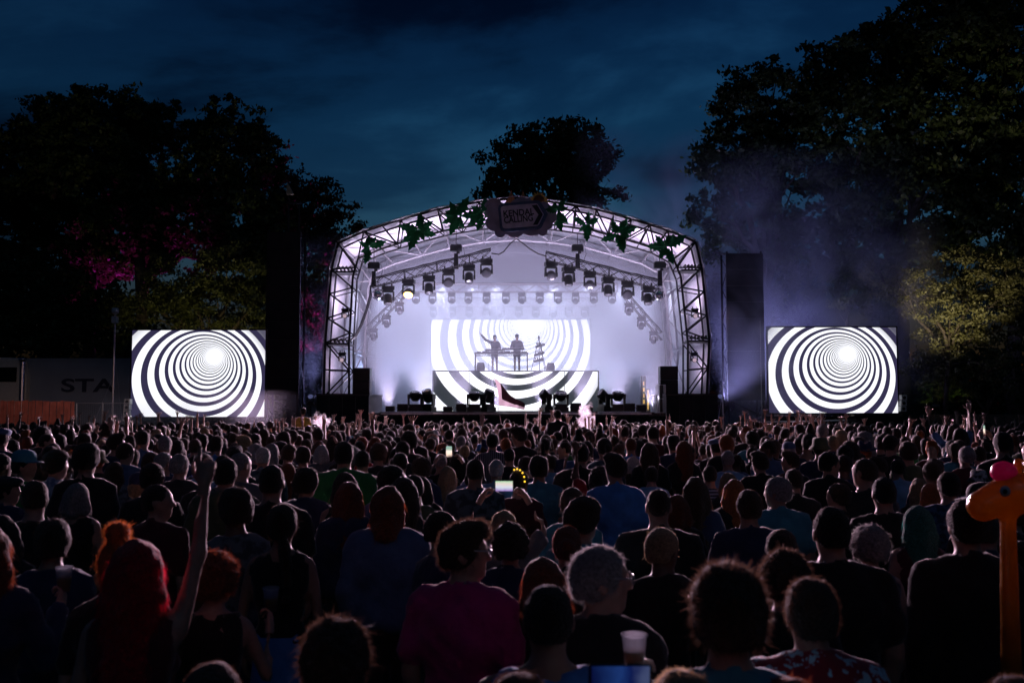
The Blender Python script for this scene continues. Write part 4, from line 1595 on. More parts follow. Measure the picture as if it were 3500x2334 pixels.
# scalloped cloud board with fringed lower edge
b = MB()
lobes = [(600, 620, 190), (600, 900, 160), (730, 1070, 115), (1000, 960, 230), (1320, 930, 230), (1540, 1060, 95), (1620, 930, 110), (1690, 790, 125), (1560, 640, 150), (1150, 700, 300), (860, 760, 260)]
for i, (x, y, r_) in enumerate(lobes):
    cx_, cz_ = loc2(x, y)
    rr = r_ / 5.6 / FPX * YS
    b.prism([(cx_ + rr * math.cos(2 * math.pi * k / 26), cz_ + rr * math.sin(2 * math.pi * k / 26)) for k in range(26)], 0.10 + 0.004 * i, 0.16 + 0.004 * i)
b.build('cloud_board', M_BOARD, sign)
b = MB()
for i in range(24):
    x = 830 + i * 27
    cx_, cz_ = loc2(x, 1100)
    ln = 0.10 + 0.09 * (i > 17) + 0.03 * math.sin(i * 2.3)
    b.prism([(cx_ - 0.035, cz_ + 0.12), (cx_ - 0.04, cz_ - 0.02), (cx_ - 0.075, cz_ - ln), (cx_, cz_ - ln * 0.4), (cx_ + 0.04, cz_ + 0.12)], 0.085, 0.098)
b.build('fringe', M_BOARD, sign)
outer = [(685, 625), (700, 575), (760, 540), (1420, 472), (1470, 480), (1505, 510), (1640, 735), (1525, 980), (1490, 1015), (1440, 1032), (800, 1075), (745, 1055), (722, 1000)]
inner = [(735, 640), (745, 605), (785, 585), (1400, 535), (1440, 545), (1560, 745), (1470, 945), (1430, 965), (820, 1015), (780, 1000), (765, 960)]
b = MB().prism([loc2(*p) for p in outer], 0.02, 0.08)
b.build('border', M_BORDER, sign)
MB().prism([loc2(*p) for p in inner], -0.005, 0.018).build('face_board', M_FACE, sign)
MB().prism([loc2(*p) for p in [(1330, 575), (1430, 562), (1545, 748), (1440, 945), (1350, 950), (1460, 752)]], -0.02, -0.006).build('chevron', M_INK, sign)


def text_mesh(txt, size, m, name, parent, loc, rot, extrude=0.006, squeeze=1.0):
    cu = bpy.data.curves.new(name, 'FONT')
    cu.body, cu.size, cu.extrude = txt, size, extrude
    cu.offset = size * 0.022
    cu.align_x = 'LEFT'
    o = bpy.data.objects.new(name, cu)
    COL.objects.link(o)
    bpy.context.view_layer.update()
    me = bpy.data.meshes.new_from_object(o.evaluated_get(bpy.context.evaluated_depsgraph_get()))
    bpy.data.objects.remove(o)
    me.materials.clear()
    me.materials.append(m)
    t = link_obj(name, me, parent, loc)
    t.rotation_euler = rot
    t.scale = (squeeze, 1, 1)
    return t


for txt, x, y, sq in (('KENDAL', 785, 795, 0.90), ('CALLING', 800, 915, 0.80)):
    lx, lz = loc2(x, y)
    text_mesh(txt, 0.42, M_INK, 'lettering', sign, (lx, -0.014, lz), (R(90), R(-5), 0), squeeze=sq)
tag(sign, 'arrow-shaped festival sign with two words on a scalloped cloud board atop the arch', 'sign')

# striped tent tops and sunburst behind the sign
M_TENT = pattern('tent', 'stripe_v', (0.75, 0.14, 0.05), (0.8, 0.40, 0.10), 3.2)
for (x, y, wd, ht), lab in (((935, 205, 150, 300), 'orange and red striped cone rising behind the sign'), ((1165, 205, 110, 280), 'slimmer dull red striped cone behind the sign')):
    p = zs(x, y + ht)
    k = YS / 5.6 / FPX
    root = empty('tent_cone', (p.x, YS + 0.75, p.z))
    MB().lathe([(wd * k, 0), (wd * 0.62 * k, ht * 0.3 * k), (wd * 0.3 * k, ht * 0.62 * k), (wd * 0.08 * k, ht * 0.9 * k), (0.005, ht * k)], n=28).build('canopy', M_TENT, root, smooth=True)
    bar('finial', (0, 0, ht * k), (0, 0, ht * k + 0.12), 0.015, M_STEEL, root, 6)
    tag(root, lab, 'tent cone', 'striped cones behind the sign')
p = zs(1470, 440)
root = empty('sunburst', (p.x, YS + 0.5, p.z))
k = YS / 5.6 / FPX
n = 40
M_SUNB = mat('sunburst_yellow', (0.75, 0.40, 0.08), 0.8, noise=0.3)
MB().prism([((190 if i % 2 else 135) * k * math.cos(2 * math.pi * i / n) * (1 + 0.08 * math.sin(i * 3.1)), (190 if i % 2 else 135) * k * math.sin(2 * math.pi * i / n)) for i in range(n)], 0, 0.05).build('rays', M_SUNB, root)
MB().lathe([(0.0, 0.09), (80 * k, 0.06), (110 * k, 0.0)], n=24, rot=Matrix.Rotation(R(90), 3, 'X')).build('disc', mat('sunburst_brown', (0.16, 0.06, 0.02), 0.8, noise=0.3), root)
tag(root, 'ochre spiky sunburst cut-out peeping over the sign', 'cut-out')

# ------------------------------------------------------------------ big cut-out leaf sprays along the arch
M_LEAF = mat('leaf_cutout', (0.02, 0.20, 0.075), 0.6, noise=0.4, nscale=3, trans=0.2)


def leaf_poly(L, w):
    half = [(0, 0), (0.10, 0.16), (0.16, 0.55), (0.24, 0.42), (0.34, 0.95), (0.44, 0.55), (0.52, 1.0), (0.62, 0.50), (0.72, 0.72), (0.80, 0.34), (1.0, 0.0)]
    up = [(f * L, s * w) for f, s in half]
    dn = [(f * L, -s * w) for f, s in half[-2:0:-1]]
    return up + dn


def spray(px, py, size, angs, lab, Y=46.7):
    root = empty('leaf_spray', at(px, py, Y))
    angs = list(angs) + [(random.uniform(0, 360), random.uniform(0.45, 0.7)) for _ in range(4)]
    for i, (a, l) in enumerate(angs):
        L = size * l * 1.0
        ca, sa = math.cos(R(a)), math.sin(R(a))
        pts = leaf_poly(L, 0.26 * L)
        tw = random.uniform(-0.35, 0.35)
        vs = []
        for t_ in (0, 0.02):
            for (u, v_) in pts:
                f = u / L
                x = u * ca - v_ * sa
                z = u * sa + v_ * ca
                vs.append((x, -0.06 * i + t_ + 0.22 * f * f * tw * 2 + 0.25 * abs(v_), z))
        n_ = len(pts)
        fs = [tuple(range(n_)), tuple(range(2 * n_ - 1, n_ - 1, -1))] + [(j, n_ + j, n_ + (j + 1) % n_, (j + 1) % n_) for j in range(n_)]
        b_ = MB().add(vs, fs)
        o_ = b_.build('leaf', M_LEAF, root)
        bar('midrib', (0, -0.06 * i, 0), (L * 0.9 * ca, -0.06 * i + 0.2 * tw, L * 0.9 * sa), 0.012, M_LEAF, root, 6)
    tag(root, lab, 'leaf decoration', 'leaf sprays along the arch')


S_ = [((1264, 848), 0.85, ((150, .75), (205, .6), (255, 1.0), (60, .75), (20, 1.05), (110, .55)), 'green leaf spray on the left shoulder of the arch'),
      ((1432, 790), 1.05, ((85, .85), (165, 1.0), (215, .95), (345, .85), (30, .8), (245, 1.05), (300, .6)), 'broad green leaf spray left of the sign, second up the arch'),
      ((1562, 742), 1.0, ((115, .85), (60, 1.15), (170, .6), (250, 1.0), (205, .8), (300, .7)), 'tall green leaf spray left of the sign, third up the arch'),
      ((1650, 728), 0.95, ((80, .85), (190, 1.15), (150, .7), (225, 1.0), (255, 1.05), (330, .6)), 'green leaf spray touching the left of the sign'),
      ((1905, 725), 0.9, ((160, .6), (60, .8), (280, 1.15), (310, .9), (20, .6)), 'green leaf spray touching the right of the sign'),
      ((2005, 770), 0.85, ((150, .9), (80, .8), (270, 1.0), (220, .6), (30, .8)), 'green leaf spray right of the sign, over the hoist'),
      ((2112, 802), 1.0, ((110, .8), (60, .9), (200, .9), (285, 1.0), (300, .75), (20, 1.0)), 'bright green leaf spray midway down the right of the arch'),
      ((2275, 846), 1.05, ((130, .75), (175, .9), (60, .7), (30, 1.1), (290, .9), (240, .7)), 'dim green leaf spray on the right shoulder of the arch')]
for (p, sz, an, lab) in S_:
    spray(*p, sz, an, lab)

# ------------------------------------------------------------------ performers and their gear
ZR = zr + 0.005
YP = 51.6


def on_riser(px, Y=YP):
    return Vector((at(px, 1270, Y).x, Y, ZR))


hp = on_riser(1691, 51.9)
person(hp, 1.95, R(180), 'performer in dark clothes with cap and one arm stretched out, beside the microphone stand', hair='cap', hatc='black', shirt='long', shirtc='black', la='keys', ra='reach', legc='black', group='performers on the riser', variant='perf1', stride=0.0)
person(on_riser(1767, 51.9), 2.0, R(180), 'performer in dark jacket and cap bent over the keyboards', hair='cap', hatc='black', shirt='long', shirtc='charcoal', la='keys', ra='keys', legc='black', group='performers on the riser', variant='perf2', sw=1.08, pitch=0.25)
tb0, tb1 = on_riser(1622, 51.3), on_riser(1805, 51.3)
tw_ = tb1.x - tb0.x
tbl = empty('keyboard_table', ((tb0.x + tb1.x) / 2, 51.3, ZR))
for s in (-1, 1):
    for y in (-0.28, 0.28):
        MB().box((s * (tw_ / 2 - 0.04), y, 0.49), (0.06, 0.06, 0.98)).build('leg', M_CASE, tbl)
MB().box((0, 0, 0.99), (tw_, 0.62, 0.07)).build('top', M_CASE, tbl)
MB().box((0, -0.29, 0.86), (tw_ - 0.1, 0.04, 0.05)).build('rail', M_CASE, tbl)
tag(tbl, 'long black table across the riser in front of the two performers', 'table')
for cx_, w_, zz, lab in ((-0.35, 0.95, 1.10, 'flat keyboard on the table before the arm-waving performer'), (0.62, 1.15, 1.16, 'raised keyboard on the table before the bent performer')):
    kb = empty('keyboard', (tbl.location.x + cx_, 51.25, ZR))
    MB().box((0, 0, zz + 0.05), (w_, 0.34, 0.09)).build('body', M_CASE, kb, bevel=0.01)
    MB().box((0, 0.08, zz + 0.105), (w_ * 0.9, 0.14, 0.02)).build('keys', M_GREYBOX, kb)
    for s in (-1, 1):
        MB().box((s * w_ * 0.4, 0, (zz + 1.03) / 2), (0.04, 0.3, zz - 1.03)).build('stand', M_CASE, kb)
    tag(kb, lab, 'keyboard', 'keyboards on the table')
for i in range(9):
    x = -1.15 + i * 0.29
    bx_ = MB().box((tbl.location.x + x, 51.2, ZR + 1.05), (0.2 + 0.05 * (i % 3), 0.26, 0.05 + 0.03 * (i % 2))).build('control_box', M_CASE)
    tag(bx_, f'small dark control box, {ORD[i]} from the left on the keyboard table', 'control box', 'control boxes on the table')
ms = empty('microphone_stand', on_riser(1671, 51.0))
bar('pole', (0, 0, 0.02), (0, 0, 1.45), 0.012, M_CASE, ms, 6)
MB().lathe([(0.14, 0.0), (0.14, 0.02), (0.02, 0.035)], n=16).build('base', M_CASE, ms)
MB().lathe([(0.0, 1.53), (0.028, 1.515), (0.03, 1.49), (0.014, 1.44)], n=10).build('microphone', M_CASE, ms)
tag(ms, 'thin microphone stand beside the arm-waving performer', 'microphone stand')
# ladder-like rack of instruments
lr = empty('instrument_rack', on_riser(1842, 51.3))
for a_, c_ in (((-0.42, 0, 0), (0.0, 0, 1.78)), ((0.32, 0, 0), (0.02, 0, 1.7)), ((0.40, 0.1, 0), (0.08, 0.1, 1.5)), ((0.05, 0.5, 0), (0.02, 0, 1.6))):
    bar('leg', a_, c_, 0.02, M_CASE, lr, 6)
for z_, w_ in ((0.62, 0.5), (0.95, 0.55), (1.38, 0.5)):
    MB().box((-0.1 + z_ * 0.12, -0.05, z_), (w_, 0.3, 0.12), rot=Matrix.Rotation(-0.28, 3, 'Y')).build('instrument', M_CASE, lr)
    for q in range(4):
        MB().box((-0.25 + q * 0.11 + z_ * 0.1, -0.1, z_ + 0.1 - 0.0 * q), (0.06, 0.1, 0.1), rot=Matrix.Rotation(-0.28, 3, 'Y')).build('dial_box', M_CASE, lr)
    bar('shelf_arm', (-0.25, 0, z_ - 0.1), (0.22, 0, z_), 0.012, M_CASE, lr, 6)
MB().lathe([(0.0, 1.92), (0.05, 1.88), (0.045, 1.78), (0.07, 1.72)], n=10).build('beacon', M_CASE, lr)
tag(lr, 'tall tripod rack crowded with small instruments right of the table', 'instrument rack')
for px_, w_, h_, lab in ((1643, 0.42, 0.52, 'round-shouldered amplifier under the left of the keyboard table'), (1882, 0.42, 0.5, 'tilted amplifier on the riser right of the instrument rack')):
    am = empty('amplifier', on_riser(px_, 51.5))
    b = MB().prism([(-w_ / 2, 0.12), (w_ / 2, 0.12), (w_ * 0.52, h_ * 0.6), (w_ * 0.38, h_), (-w_ * 0.38, h_), (-w_ * 0.52, h_ * 0.6)], -0.18, 0.18)
    b.build('cabinet', M_CASE, am)
    MB().box((0.1, 0, 0.05), (w_ * 1.6, 0.4, 0.1)).build('case', M_CASE, am)
    MB().lathe([(0.15, 0), (0.12, 0.02), (0.0, 0.03)], (0, -0.185, h_ * 0.55), n=16, rot=Matrix.Rotation(R(90), 3, 'X')).build('cone', M_BLACK, am)
    tag(am, lab, 'amplifier', 'amplifiers on the riser')
for px_, top, bot, lab in ((1605, 1272, 1372, 'thin upright rod in front of the riser left of the flag'), (1929.5, 1270, 1336, 'thin upright rod in front of the riser right of the flag')):
    a_, c_ = at(px_, bot, 49.5), at(px_, top, 49.5)
    rd = empty('rod_stand', (a_.x, 49.5, DECK))
    bar('rod', (0, 0, 0), (0, 0, c_.z - DECK), 0.016, M_CASE, rd, 6)
    MB().lathe([(0.16, 0.0), (0.15, 0.02), (0.02, 0.03)], n=12).build('base', M_CASE, rd)
    tag(rd, lab, 'rod', 'rods in front of the riser')
# ------------------------------------------------------------------ trees
M_BARK = mat('bark', (0.06, 0.048, 0.038), 0.9, noise=0.4, nscale=5, bump=0.8, bscale=12)


def leaf_mat(n, c):
    return mat('foliage_' + n, c, 0.55, spec=0.4, noise=0.5, nscale=0.5, trans=0.35)


def tree(base_px, Y, lobes, label, m, leaf=0.17, dens=1.0, forks=None, seed=0, trunk_r=0.45, clump=0.55, gap=0.5, fork_py=None, per=34):
    """LOBES: (px, py, half width px, half height px, depth offset); leaves sit in clumps through the lobes' volume"""
    r = np.random.default_rng(seed)
    base = at(base_px, 1400, Y)
    root = empty('tree', (base.x, Y, 0))
    L = []
    for (px, py, w, h, dy) in lobes:
        c = at(px, py, Y + dy)
        k = (Y + dy) / FPX
        L.append((np.array([c.x - base.x, dy, c.z]), np.array([w * k, 0.85 * w * k, h * k])))
    # skeleton
    b = MB()
    fz = at(base_px, fork_py or 1000, Y).z
    sway = r.normal(0, 0.15, (4, 2))
    tp = [Vector((sway[i][0] * (i > 0), sway[i][1] * (i > 0), fz * i / 3)) for i in range(4)]
    b.path(tp, [trunk_r * 1.35, trunk_r, trunk_r * 0.85, trunk_r * 0.75], 10)
    for (c, rad) in L:
        c = Vector(c)
        start = tp[2].lerp(tp[3], r.uniform(0.3, 1.0))
        d = c - start
        pts = []
        for i in range(6):
            f = i / 5
            p = start + d * f + Vector((0, 0, d.length * 0.12 * math.sin(math.pi * f))) + Vector(r.normal(0, 0.05 * d.length, 3)) * (0 < i < 5) * 0.7
            pts.append(p)
        r0 = min(trunk_r * 0.6, 0.06 + 0.03 * d.length)
        b.path(pts, [r0 * (1 - 0.72 * i / 5) for i in range(6)], 7)
        for j in range(9):
            p0 = pts[r.integers(2, 6)]
            u = r.normal(0, 1, 3)
            u /= np.linalg.norm(u)
            q = Vector(np.array(c) + u * rad * r.uniform(0.45, 0.85))
            mid = p0.lerp(q, 0.5) + Vector(r.normal(0, 0.3, 3))
            b.path([p0, mid, q], [r0 * 0.28, r0 * 0.17, 0.012], 5)
    b.build('trunk', M_BARK, root, smooth=True)
    # clumps
    cs = []
    for (c, rad) in L:
        vol = rad[0] * rad[1] * rad[2] * 4.19
        n = int(max(12, vol / (clump ** 3) * 0.16 * dens))
        u = r.normal(0, 1, (n, 3))
        u /= np.linalg.norm(u, axis=1, keepdims=True)
        rr = r.uniform(0.25, 1.0, n) ** 0.5
        wobr = 1 + 0.14 * np.sin(u[:, 0] * 5 + seed) * np.cos(u[:, 2] * 6 + seed * 2) + 0.08 * np.sin(u[:, 2] * 13 + u[:, 0] * 9)
        cs.append(c + u * rad * (rr * wobr)[:, None])
    cs = np.concatenate(cs)
    # holes: drop clumps inside some random pockets
    pk = cs[r.integers(0, len(cs), int(len(cs) * 0.012 * gap) + 3)]
    keep = np.ones(len(cs), bool)
    for p in pk:
        keep &= np.linalg.norm((cs - p) * np.array([1, 0.25, 1.0]), axis=1) > r.uniform(0.35, 0.95) * clump * 1.7
    cs = cs[keep]
    nl = len(cs) * per
    sz_c = r.uniform(0.7, 1.3, len(cs)) * clump
    off = r.normal(0, 0.42, (nl, 3)) * np.array([1, 1, 0.62]) * np.repeat(sz_c, per)[:, None]
    pos = np.repeat(cs, per, 0) + off
    a = r.normal(0, 1, (nl, 3))
    a /= np.linalg.norm(a, axis=1, keepdims=True)
    bb = np.cross(a, r.normal(0, 1, (nl, 3)))
    bb /= np.linalg.norm(bb, axis=1, keepdims=True)
    s = (leaf * r.uniform(0.6, 1.35, nl))[:, None]
    v = np.concatenate([pos - a * s, pos + bb * s * 0.55, pos + a * s, pos - bb * s * 0.55])
    k = np.arange(nl)
    q = np.stack([k, k + nl, k + 2 * nl, k + 3 * nl], 1)
    me = np_mesh('crown', v, q, m)
    link_obj('crown', me, root)
    tag(root, label, 'tree', 'trees around the stage')
    return root


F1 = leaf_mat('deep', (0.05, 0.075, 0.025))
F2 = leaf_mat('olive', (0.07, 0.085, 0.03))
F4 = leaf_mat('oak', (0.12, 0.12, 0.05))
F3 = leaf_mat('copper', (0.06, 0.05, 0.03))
tree(300, 66, [(330, 470, 260, 170, 0), (520, 420, 120, 95, 1), (130, 560, 190, 150, -1), (300, 660, 300, 140, 1), (60, 760, 160, 170, 2), (420, 820, 200, 130, -1), (180, 930, 200, 130, 0)],
     'broad round-crowned tree at the far left above the lorry', F1, seed=3, gap=1.3, dens=2.0, fork_py=900, leaf=0.19)
tree(470, 64, [(780, 470, 140, 130, 0), (870, 560, 110, 120, 1), (690, 610, 150, 140, -1), (760, 760, 230, 160, 0), (560, 760, 150, 130, 1), (850, 900, 190, 140, 0)],
     'tall dark tree behind the left speaker tower, trunk forking over the left screen', F1, seed=5, gap=0.9, dens=2.0, fork_py=880, leaf=0.18)
tree(1010, 70, [(950, 690, 130, 150, 1), (1060, 720, 120, 120, 0), (1170, 790, 85, 100, 1), (1000, 860, 130, 150, 0), (1130, 930, 110, 140, 0), (1040, 1080, 150, 140, 0)],
     'copper-tinged tree showing between the left speaker tower and the arch', F3, seed=8, gap=0.5, dens=2.2, fork_py=1100, leaf=0.16)
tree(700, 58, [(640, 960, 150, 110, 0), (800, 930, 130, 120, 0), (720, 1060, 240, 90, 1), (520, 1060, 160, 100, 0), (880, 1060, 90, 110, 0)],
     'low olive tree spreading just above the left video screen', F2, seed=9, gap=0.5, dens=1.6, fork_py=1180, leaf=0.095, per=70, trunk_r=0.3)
tree(130, 60, [(60, 1010, 190, 120, 0), (260, 1040, 170, 110, 0), (380, 1120, 120, 100, 0), (130, 1130, 190, 90, 0)],
     'low dark tree behind the lorry at the left edge', F1, seed=10, gap=0.3, dens=1.6, fork_py=1180, leaf=0.16, trunk_r=0.3)
tree(1890, 84, [(1890, 520, 200, 110, 0), (1770, 570, 120, 100, 0), (2010, 570, 120, 110, 0), (1880, 640, 230, 100, 1), (1700, 660, 80, 70, 0), (2070, 660, 70, 70, 0), (1960, 460, 90, 50, 0)],
     'round-topped tree rising alone behind the peak of the arch', F1, seed=12, gap=0.8, dens=1.6, fork_py=720, leaf=0.22, clump=0.7)
tree(2620, 60, [(2640, 330, 190, 130, 0), (2520, 420, 120, 130, 0), (2800, 260, 170, 120, 1), (2480, 560, 130, 110, -1), (2700, 560, 220, 150, 0), (2450, 720, 110, 70, -1), (2620, 760, 170, 130, 1), (2760, 860, 170, 150, 0), (2440, 860, 60, 60, 0)],
     'tall spreading tree with forked trunk just right of the stage', F1, seed=15, gap=1.7, dens=1.7, fork_py=840, leaf=0.18)
tree(3080, 58, [(3020, 220, 190, 150, 0), (3220, 130, 230, 190, 0), (2930, 420, 190, 170, -1), (3180, 430, 260, 200, 0), (2960, 680, 200, 170, 1), (3200, 720, 230, 190, 0), (3000, 950, 190, 140, 0)],
     'huge dark tree behind the right video screen', F1, seed=18, gap=0.6, dens=2.0, fork_py=900, leaf=0.19, clump=0.62)
tree(3480, 56, [(3420, 90, 230, 220, 0), (3500, 380, 220, 240, 0), (3460, 700, 210, 220, 0), (3560, 950, 200, 220, 0)],
     'huge dark tree filling the top right corner', F1, seed=21, gap=0.5, dens=2.0, fork_py=900, leaf=0.19, clump=0.62)
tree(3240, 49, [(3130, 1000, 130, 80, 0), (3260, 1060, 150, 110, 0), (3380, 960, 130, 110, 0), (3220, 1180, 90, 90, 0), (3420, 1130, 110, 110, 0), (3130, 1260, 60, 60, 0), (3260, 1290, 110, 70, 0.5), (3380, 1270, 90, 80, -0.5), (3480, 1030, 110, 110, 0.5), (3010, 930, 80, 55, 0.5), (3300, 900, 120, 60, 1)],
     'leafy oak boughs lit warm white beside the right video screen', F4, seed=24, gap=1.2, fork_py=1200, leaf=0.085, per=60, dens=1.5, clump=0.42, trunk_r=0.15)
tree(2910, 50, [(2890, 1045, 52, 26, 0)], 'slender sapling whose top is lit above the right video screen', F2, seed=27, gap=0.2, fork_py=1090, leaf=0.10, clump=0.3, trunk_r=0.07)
tree(3370, 52, [(3300, 1320, 110, 60, 0), (3440, 1300, 110, 80, 0), (3180, 1330, 60, 50, 0), (3480, 1220, 90, 70, 0)],
     'dark bushy tree low at the right edge behind the fence', F1, seed=29, gap=0.8, fork_py=1380, leaf=0.12, clump=0.4, trunk_r=0.15)

# far wood closing the field behind everything
r_ = np.random.default_rng(77)
nc = 2600
cxs = r_.uniform(-62, 62, nc)
ht = 9 + 4 * np.sin(cxs * 0.11) + 2.5 * np.sin(cxs * 0.31 + 1)
cc = np.stack([cxs, r_.uniform(88, 96, nc), ht * r_.uniform(0, 1, nc) ** 0.7], 1)
per = 22
nl = nc * per
pos = np.repeat(cc, per, 0) + r_.normal(0, 0.75, (nl, 3))
a = r_.normal(0, 1, (nl, 3))
a /= np.linalg.norm(a, axis=1, keepdims=True)
bb = np.cross(a, r_.normal(0, 1, (nl, 3)))
bb /= np.linalg.norm(bb, axis=1, keepdims=True)
sz_ = r_.uniform(0.2, 0.42, nl)[:, None]
k = np.arange(nl)
wo = link_obj('far_wood', np_mesh('far_wood', np.concatenate([pos - a * sz_, pos + bb * sz_ * 0.6, pos + a * sz_, pos - bb * sz_ * 0.6]), np.stack([k, k + nl, k + 2 * nl, k + 3 * nl], 1), F1))
tag(wo, 'distant dark wood closing the field behind the stage', 'wood', kind='stuff')

# coloured floodlights standing among the trees
def flood(px, py, Y, tpx, tpy, tY, e, col, ang, lab, z=None, lit=True):
    p = at(px, py, Y)
    if z is not None:
        p.z = z
    t_ = at(tpx, tpy, tY)
    root = empty('floodlight', (p.x, p.y, 0))
    d = (t_ - p).normalized()
    rot = d.to_track_quat('Z', 'Y').to_matrix()
    bar('pole', (0, 0.1, 0), (0, 0.1, p.z), 0.025, M_CASE, root, 6)
    b_ = MB().box((0, 0, p.z), (0.28, 0.2, 0.16), rot=rot)
    b_.build('housing', M_CASE, root)
    MB().box(Vector((0, 0, p.z)) + d * 0.085, (0.24, 0.17, 0.01), rot=rot).build('lens', emit('flood_' + lab.split()[0], col, 1.5), root)
    lamp('flood_beam', 'SPOT', Vector((0, 0, p.z)) + d * 0.15, Vector((0, 0, p.z)) + d * 5, e, col, 0.1, R(ang), 0.7, root)
    tag(root, lab, 'floodlight', 'tree floodlights')


flood(290, 1250, 67.5, 350, 980, 64.5, 2800, (1.0, 0.03, 0.75), 40, 'magenta floodlight behind the lorry shining up into the left tree', z=1.2)
flood(430, 1250, 69, 560, 700, 66, 4500, (1.0, 0.03, 0.75), 64, 'magenta floodlight behind the left screen shining through the forked tree', z=1.2)
flood(1050, 1300, 68, 1080, 920, 69.5, 7000, (1.0, 0.03, 0.65), 42, 'magenta floodlight between the left speaker tower and the stage', z=1.2)
flood(760, 1350, 50, 740, 960, 58, 1300, (1.0, 0.80, 0.35), 70, 'amber floodlight behind the left screen shining up on the olive tree', z=1.0)
flood(3200, 1396, 42.3, 3270, 960, 49, 4200, (1.0, 0.82, 0.5), 40, 'warm floodlight by the right fence shining up on the oak boughs', z=2.25)
flood(2905, 1360, 47.5, 2895, 1045, 50, 1200, (1.0, 0.85, 0.55), 24, 'warm narrow floodlight behind the right screen aimed at the sapling', z=0.9)
flood(3400, 1370, 47.0, 3180, 1340, 52, 160, (0.9, 1.0, 0.25), 40, 'yellowish floodlight low behind the right fence', z=0.7)

# ------------------------------------------------------------------ lorry and trailer at the left
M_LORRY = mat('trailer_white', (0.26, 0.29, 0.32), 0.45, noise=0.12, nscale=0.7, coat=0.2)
YL = 52
la_, lb_ = at(95, 1226, YL), at(470, 1236, YL)
lor = empty('trailer', ((la_.x + lb_.x) / 2, YL, 0))
tw2 = lb_.x - la_.x
zt_ = la_.z
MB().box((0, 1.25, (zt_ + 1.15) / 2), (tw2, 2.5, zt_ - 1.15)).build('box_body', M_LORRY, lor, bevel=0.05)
for s in (-1, 1):
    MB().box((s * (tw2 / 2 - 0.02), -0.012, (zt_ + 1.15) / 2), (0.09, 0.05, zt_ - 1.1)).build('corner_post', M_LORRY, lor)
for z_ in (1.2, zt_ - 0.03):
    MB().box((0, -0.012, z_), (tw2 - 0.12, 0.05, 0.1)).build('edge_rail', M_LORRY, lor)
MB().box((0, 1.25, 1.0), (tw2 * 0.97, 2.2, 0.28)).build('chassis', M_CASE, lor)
for i in range(3):
    for y_ in (0.25, 2.25):
        MB().lathe([(0.0, -0.15), (0.28, -0.15), (0.5, -0.12), (0.52, 0.0), (0.5, 0.12), (0.28, 0.15), (0.0, 0.15)], (tw2 * 0.18 + i * 0.75, y_, 0.52), n=20, rot=Matrix.Rotation(R(90), 3, 'X')).build('wheel', M_CASE, lor, smooth=True)
lp = at(208, 1338, YL)
text_mesh('STA', 0.95, mat('trailer_ink', (0.02, 0.025, 0.05), 0.6), 'lettering', lor, (lp.x - lor.location.x, -0.03, lp.z), (R(90), 0, 0), squeeze=1.7)
tag(lor, 'long pale box trailer with dark lettering behind the red fence', 'trailer')
cab = empty('lorry_cab', (at(40, 1300, YL - 0.4).x, YL - 0.4, 0))
ct = at(40, 1224, YL - 0.4).z
MB().prism([(-1.5, 0.7), (0.75, 0.7), (0.75, ct - 0.9), (0.55, ct), (-1.1, ct + 0.05), (-1.5, ct - 0.6)], 0, 2.4).build('body', mat('cab_white_lit_tint', (0.62, 0.58, 0.48), 0.4, noise=0.1, coat=0.3), cab, bevel=0.06)  # white cab; yellowish light on it is put into the cream colour
MB().box((-0.25, -0.015, ct - 0.85), (1.0, 0.04, 0.75)).build('window', mat('cab_glass', (0.01, 0.012, 0.015), 0.08, spec=0.8), cab)
bar('exhaust_stack', (0.62, -0.15, 0.8), (0.62, -0.15, ct - 0.2), 0.13, M_ALU, cab, 14)
MB().lathe([(0.13, ct - 0.2), (0.22, ct - 0.1), (0.22, ct - 0.04), (0.1, ct)], (0.62, -0.15, 0), n=14).build('intake_cap', M_ALU, cab, smooth=True)
for x_ in (-0.9, 0.3):
    MB().lathe([(0.0, -0.15), (0.28, -0.15), (0.5, -0.12), (0.52, 0.0), (0.5, 0.12), (0.28, 0.15), (0.0, 0.15)], (x_, 0.25, 0.52), n=20, rot=Matrix.Rotation(R(90), 3, 'X')).build('wheel', M_CASE, cab, smooth=True)
tag(cab, 'white lorry cab with tall intake stack cut off by the left edge', 'lorry')

# red plank fence
YQ = 41
fa, fb = at(-60, 1370, YQ), at(255, 1372, YQ)
fen = empty('plank_fence', ((fa.x + fb.x) / 2, YQ, 0))
npk = 26
M_PLANK = mat('red_planks', (0.26, 0.07, 0.05), 0.75, noise=0.35, nscale=3, bump=0.4, bscale=20)
for i in range(npk):
    x = fa.x + (fb.x - fa.x) * (i + 0.5) / npk - fen.location.x
    hh = fa.z + random.uniform(-0.03, 0.03)
    MB().box((x, 0.03 * (i % 2), hh / 2), ((fb.x - fa.x) / npk * 0.86, 0.045, hh)).build('plank', M_PLANK, fen)
for z_ in (0.5, 1.9):
    MB().box((0, 0.11, z_), (fb.x - fa.x, 0.06, 0.1)).build('rail', M_PLANK, fen)
tag(fen, 'red upright plank fence in front of the lorry', 'fence')
lamp('fence_light', 'SPOT', at(190, 1300, 35) + Vector((0, 0, 3.0)), at(150, 1400, 41), 600, (1.0, 0.62, 0.55), 0.3, R(60), 0.8)
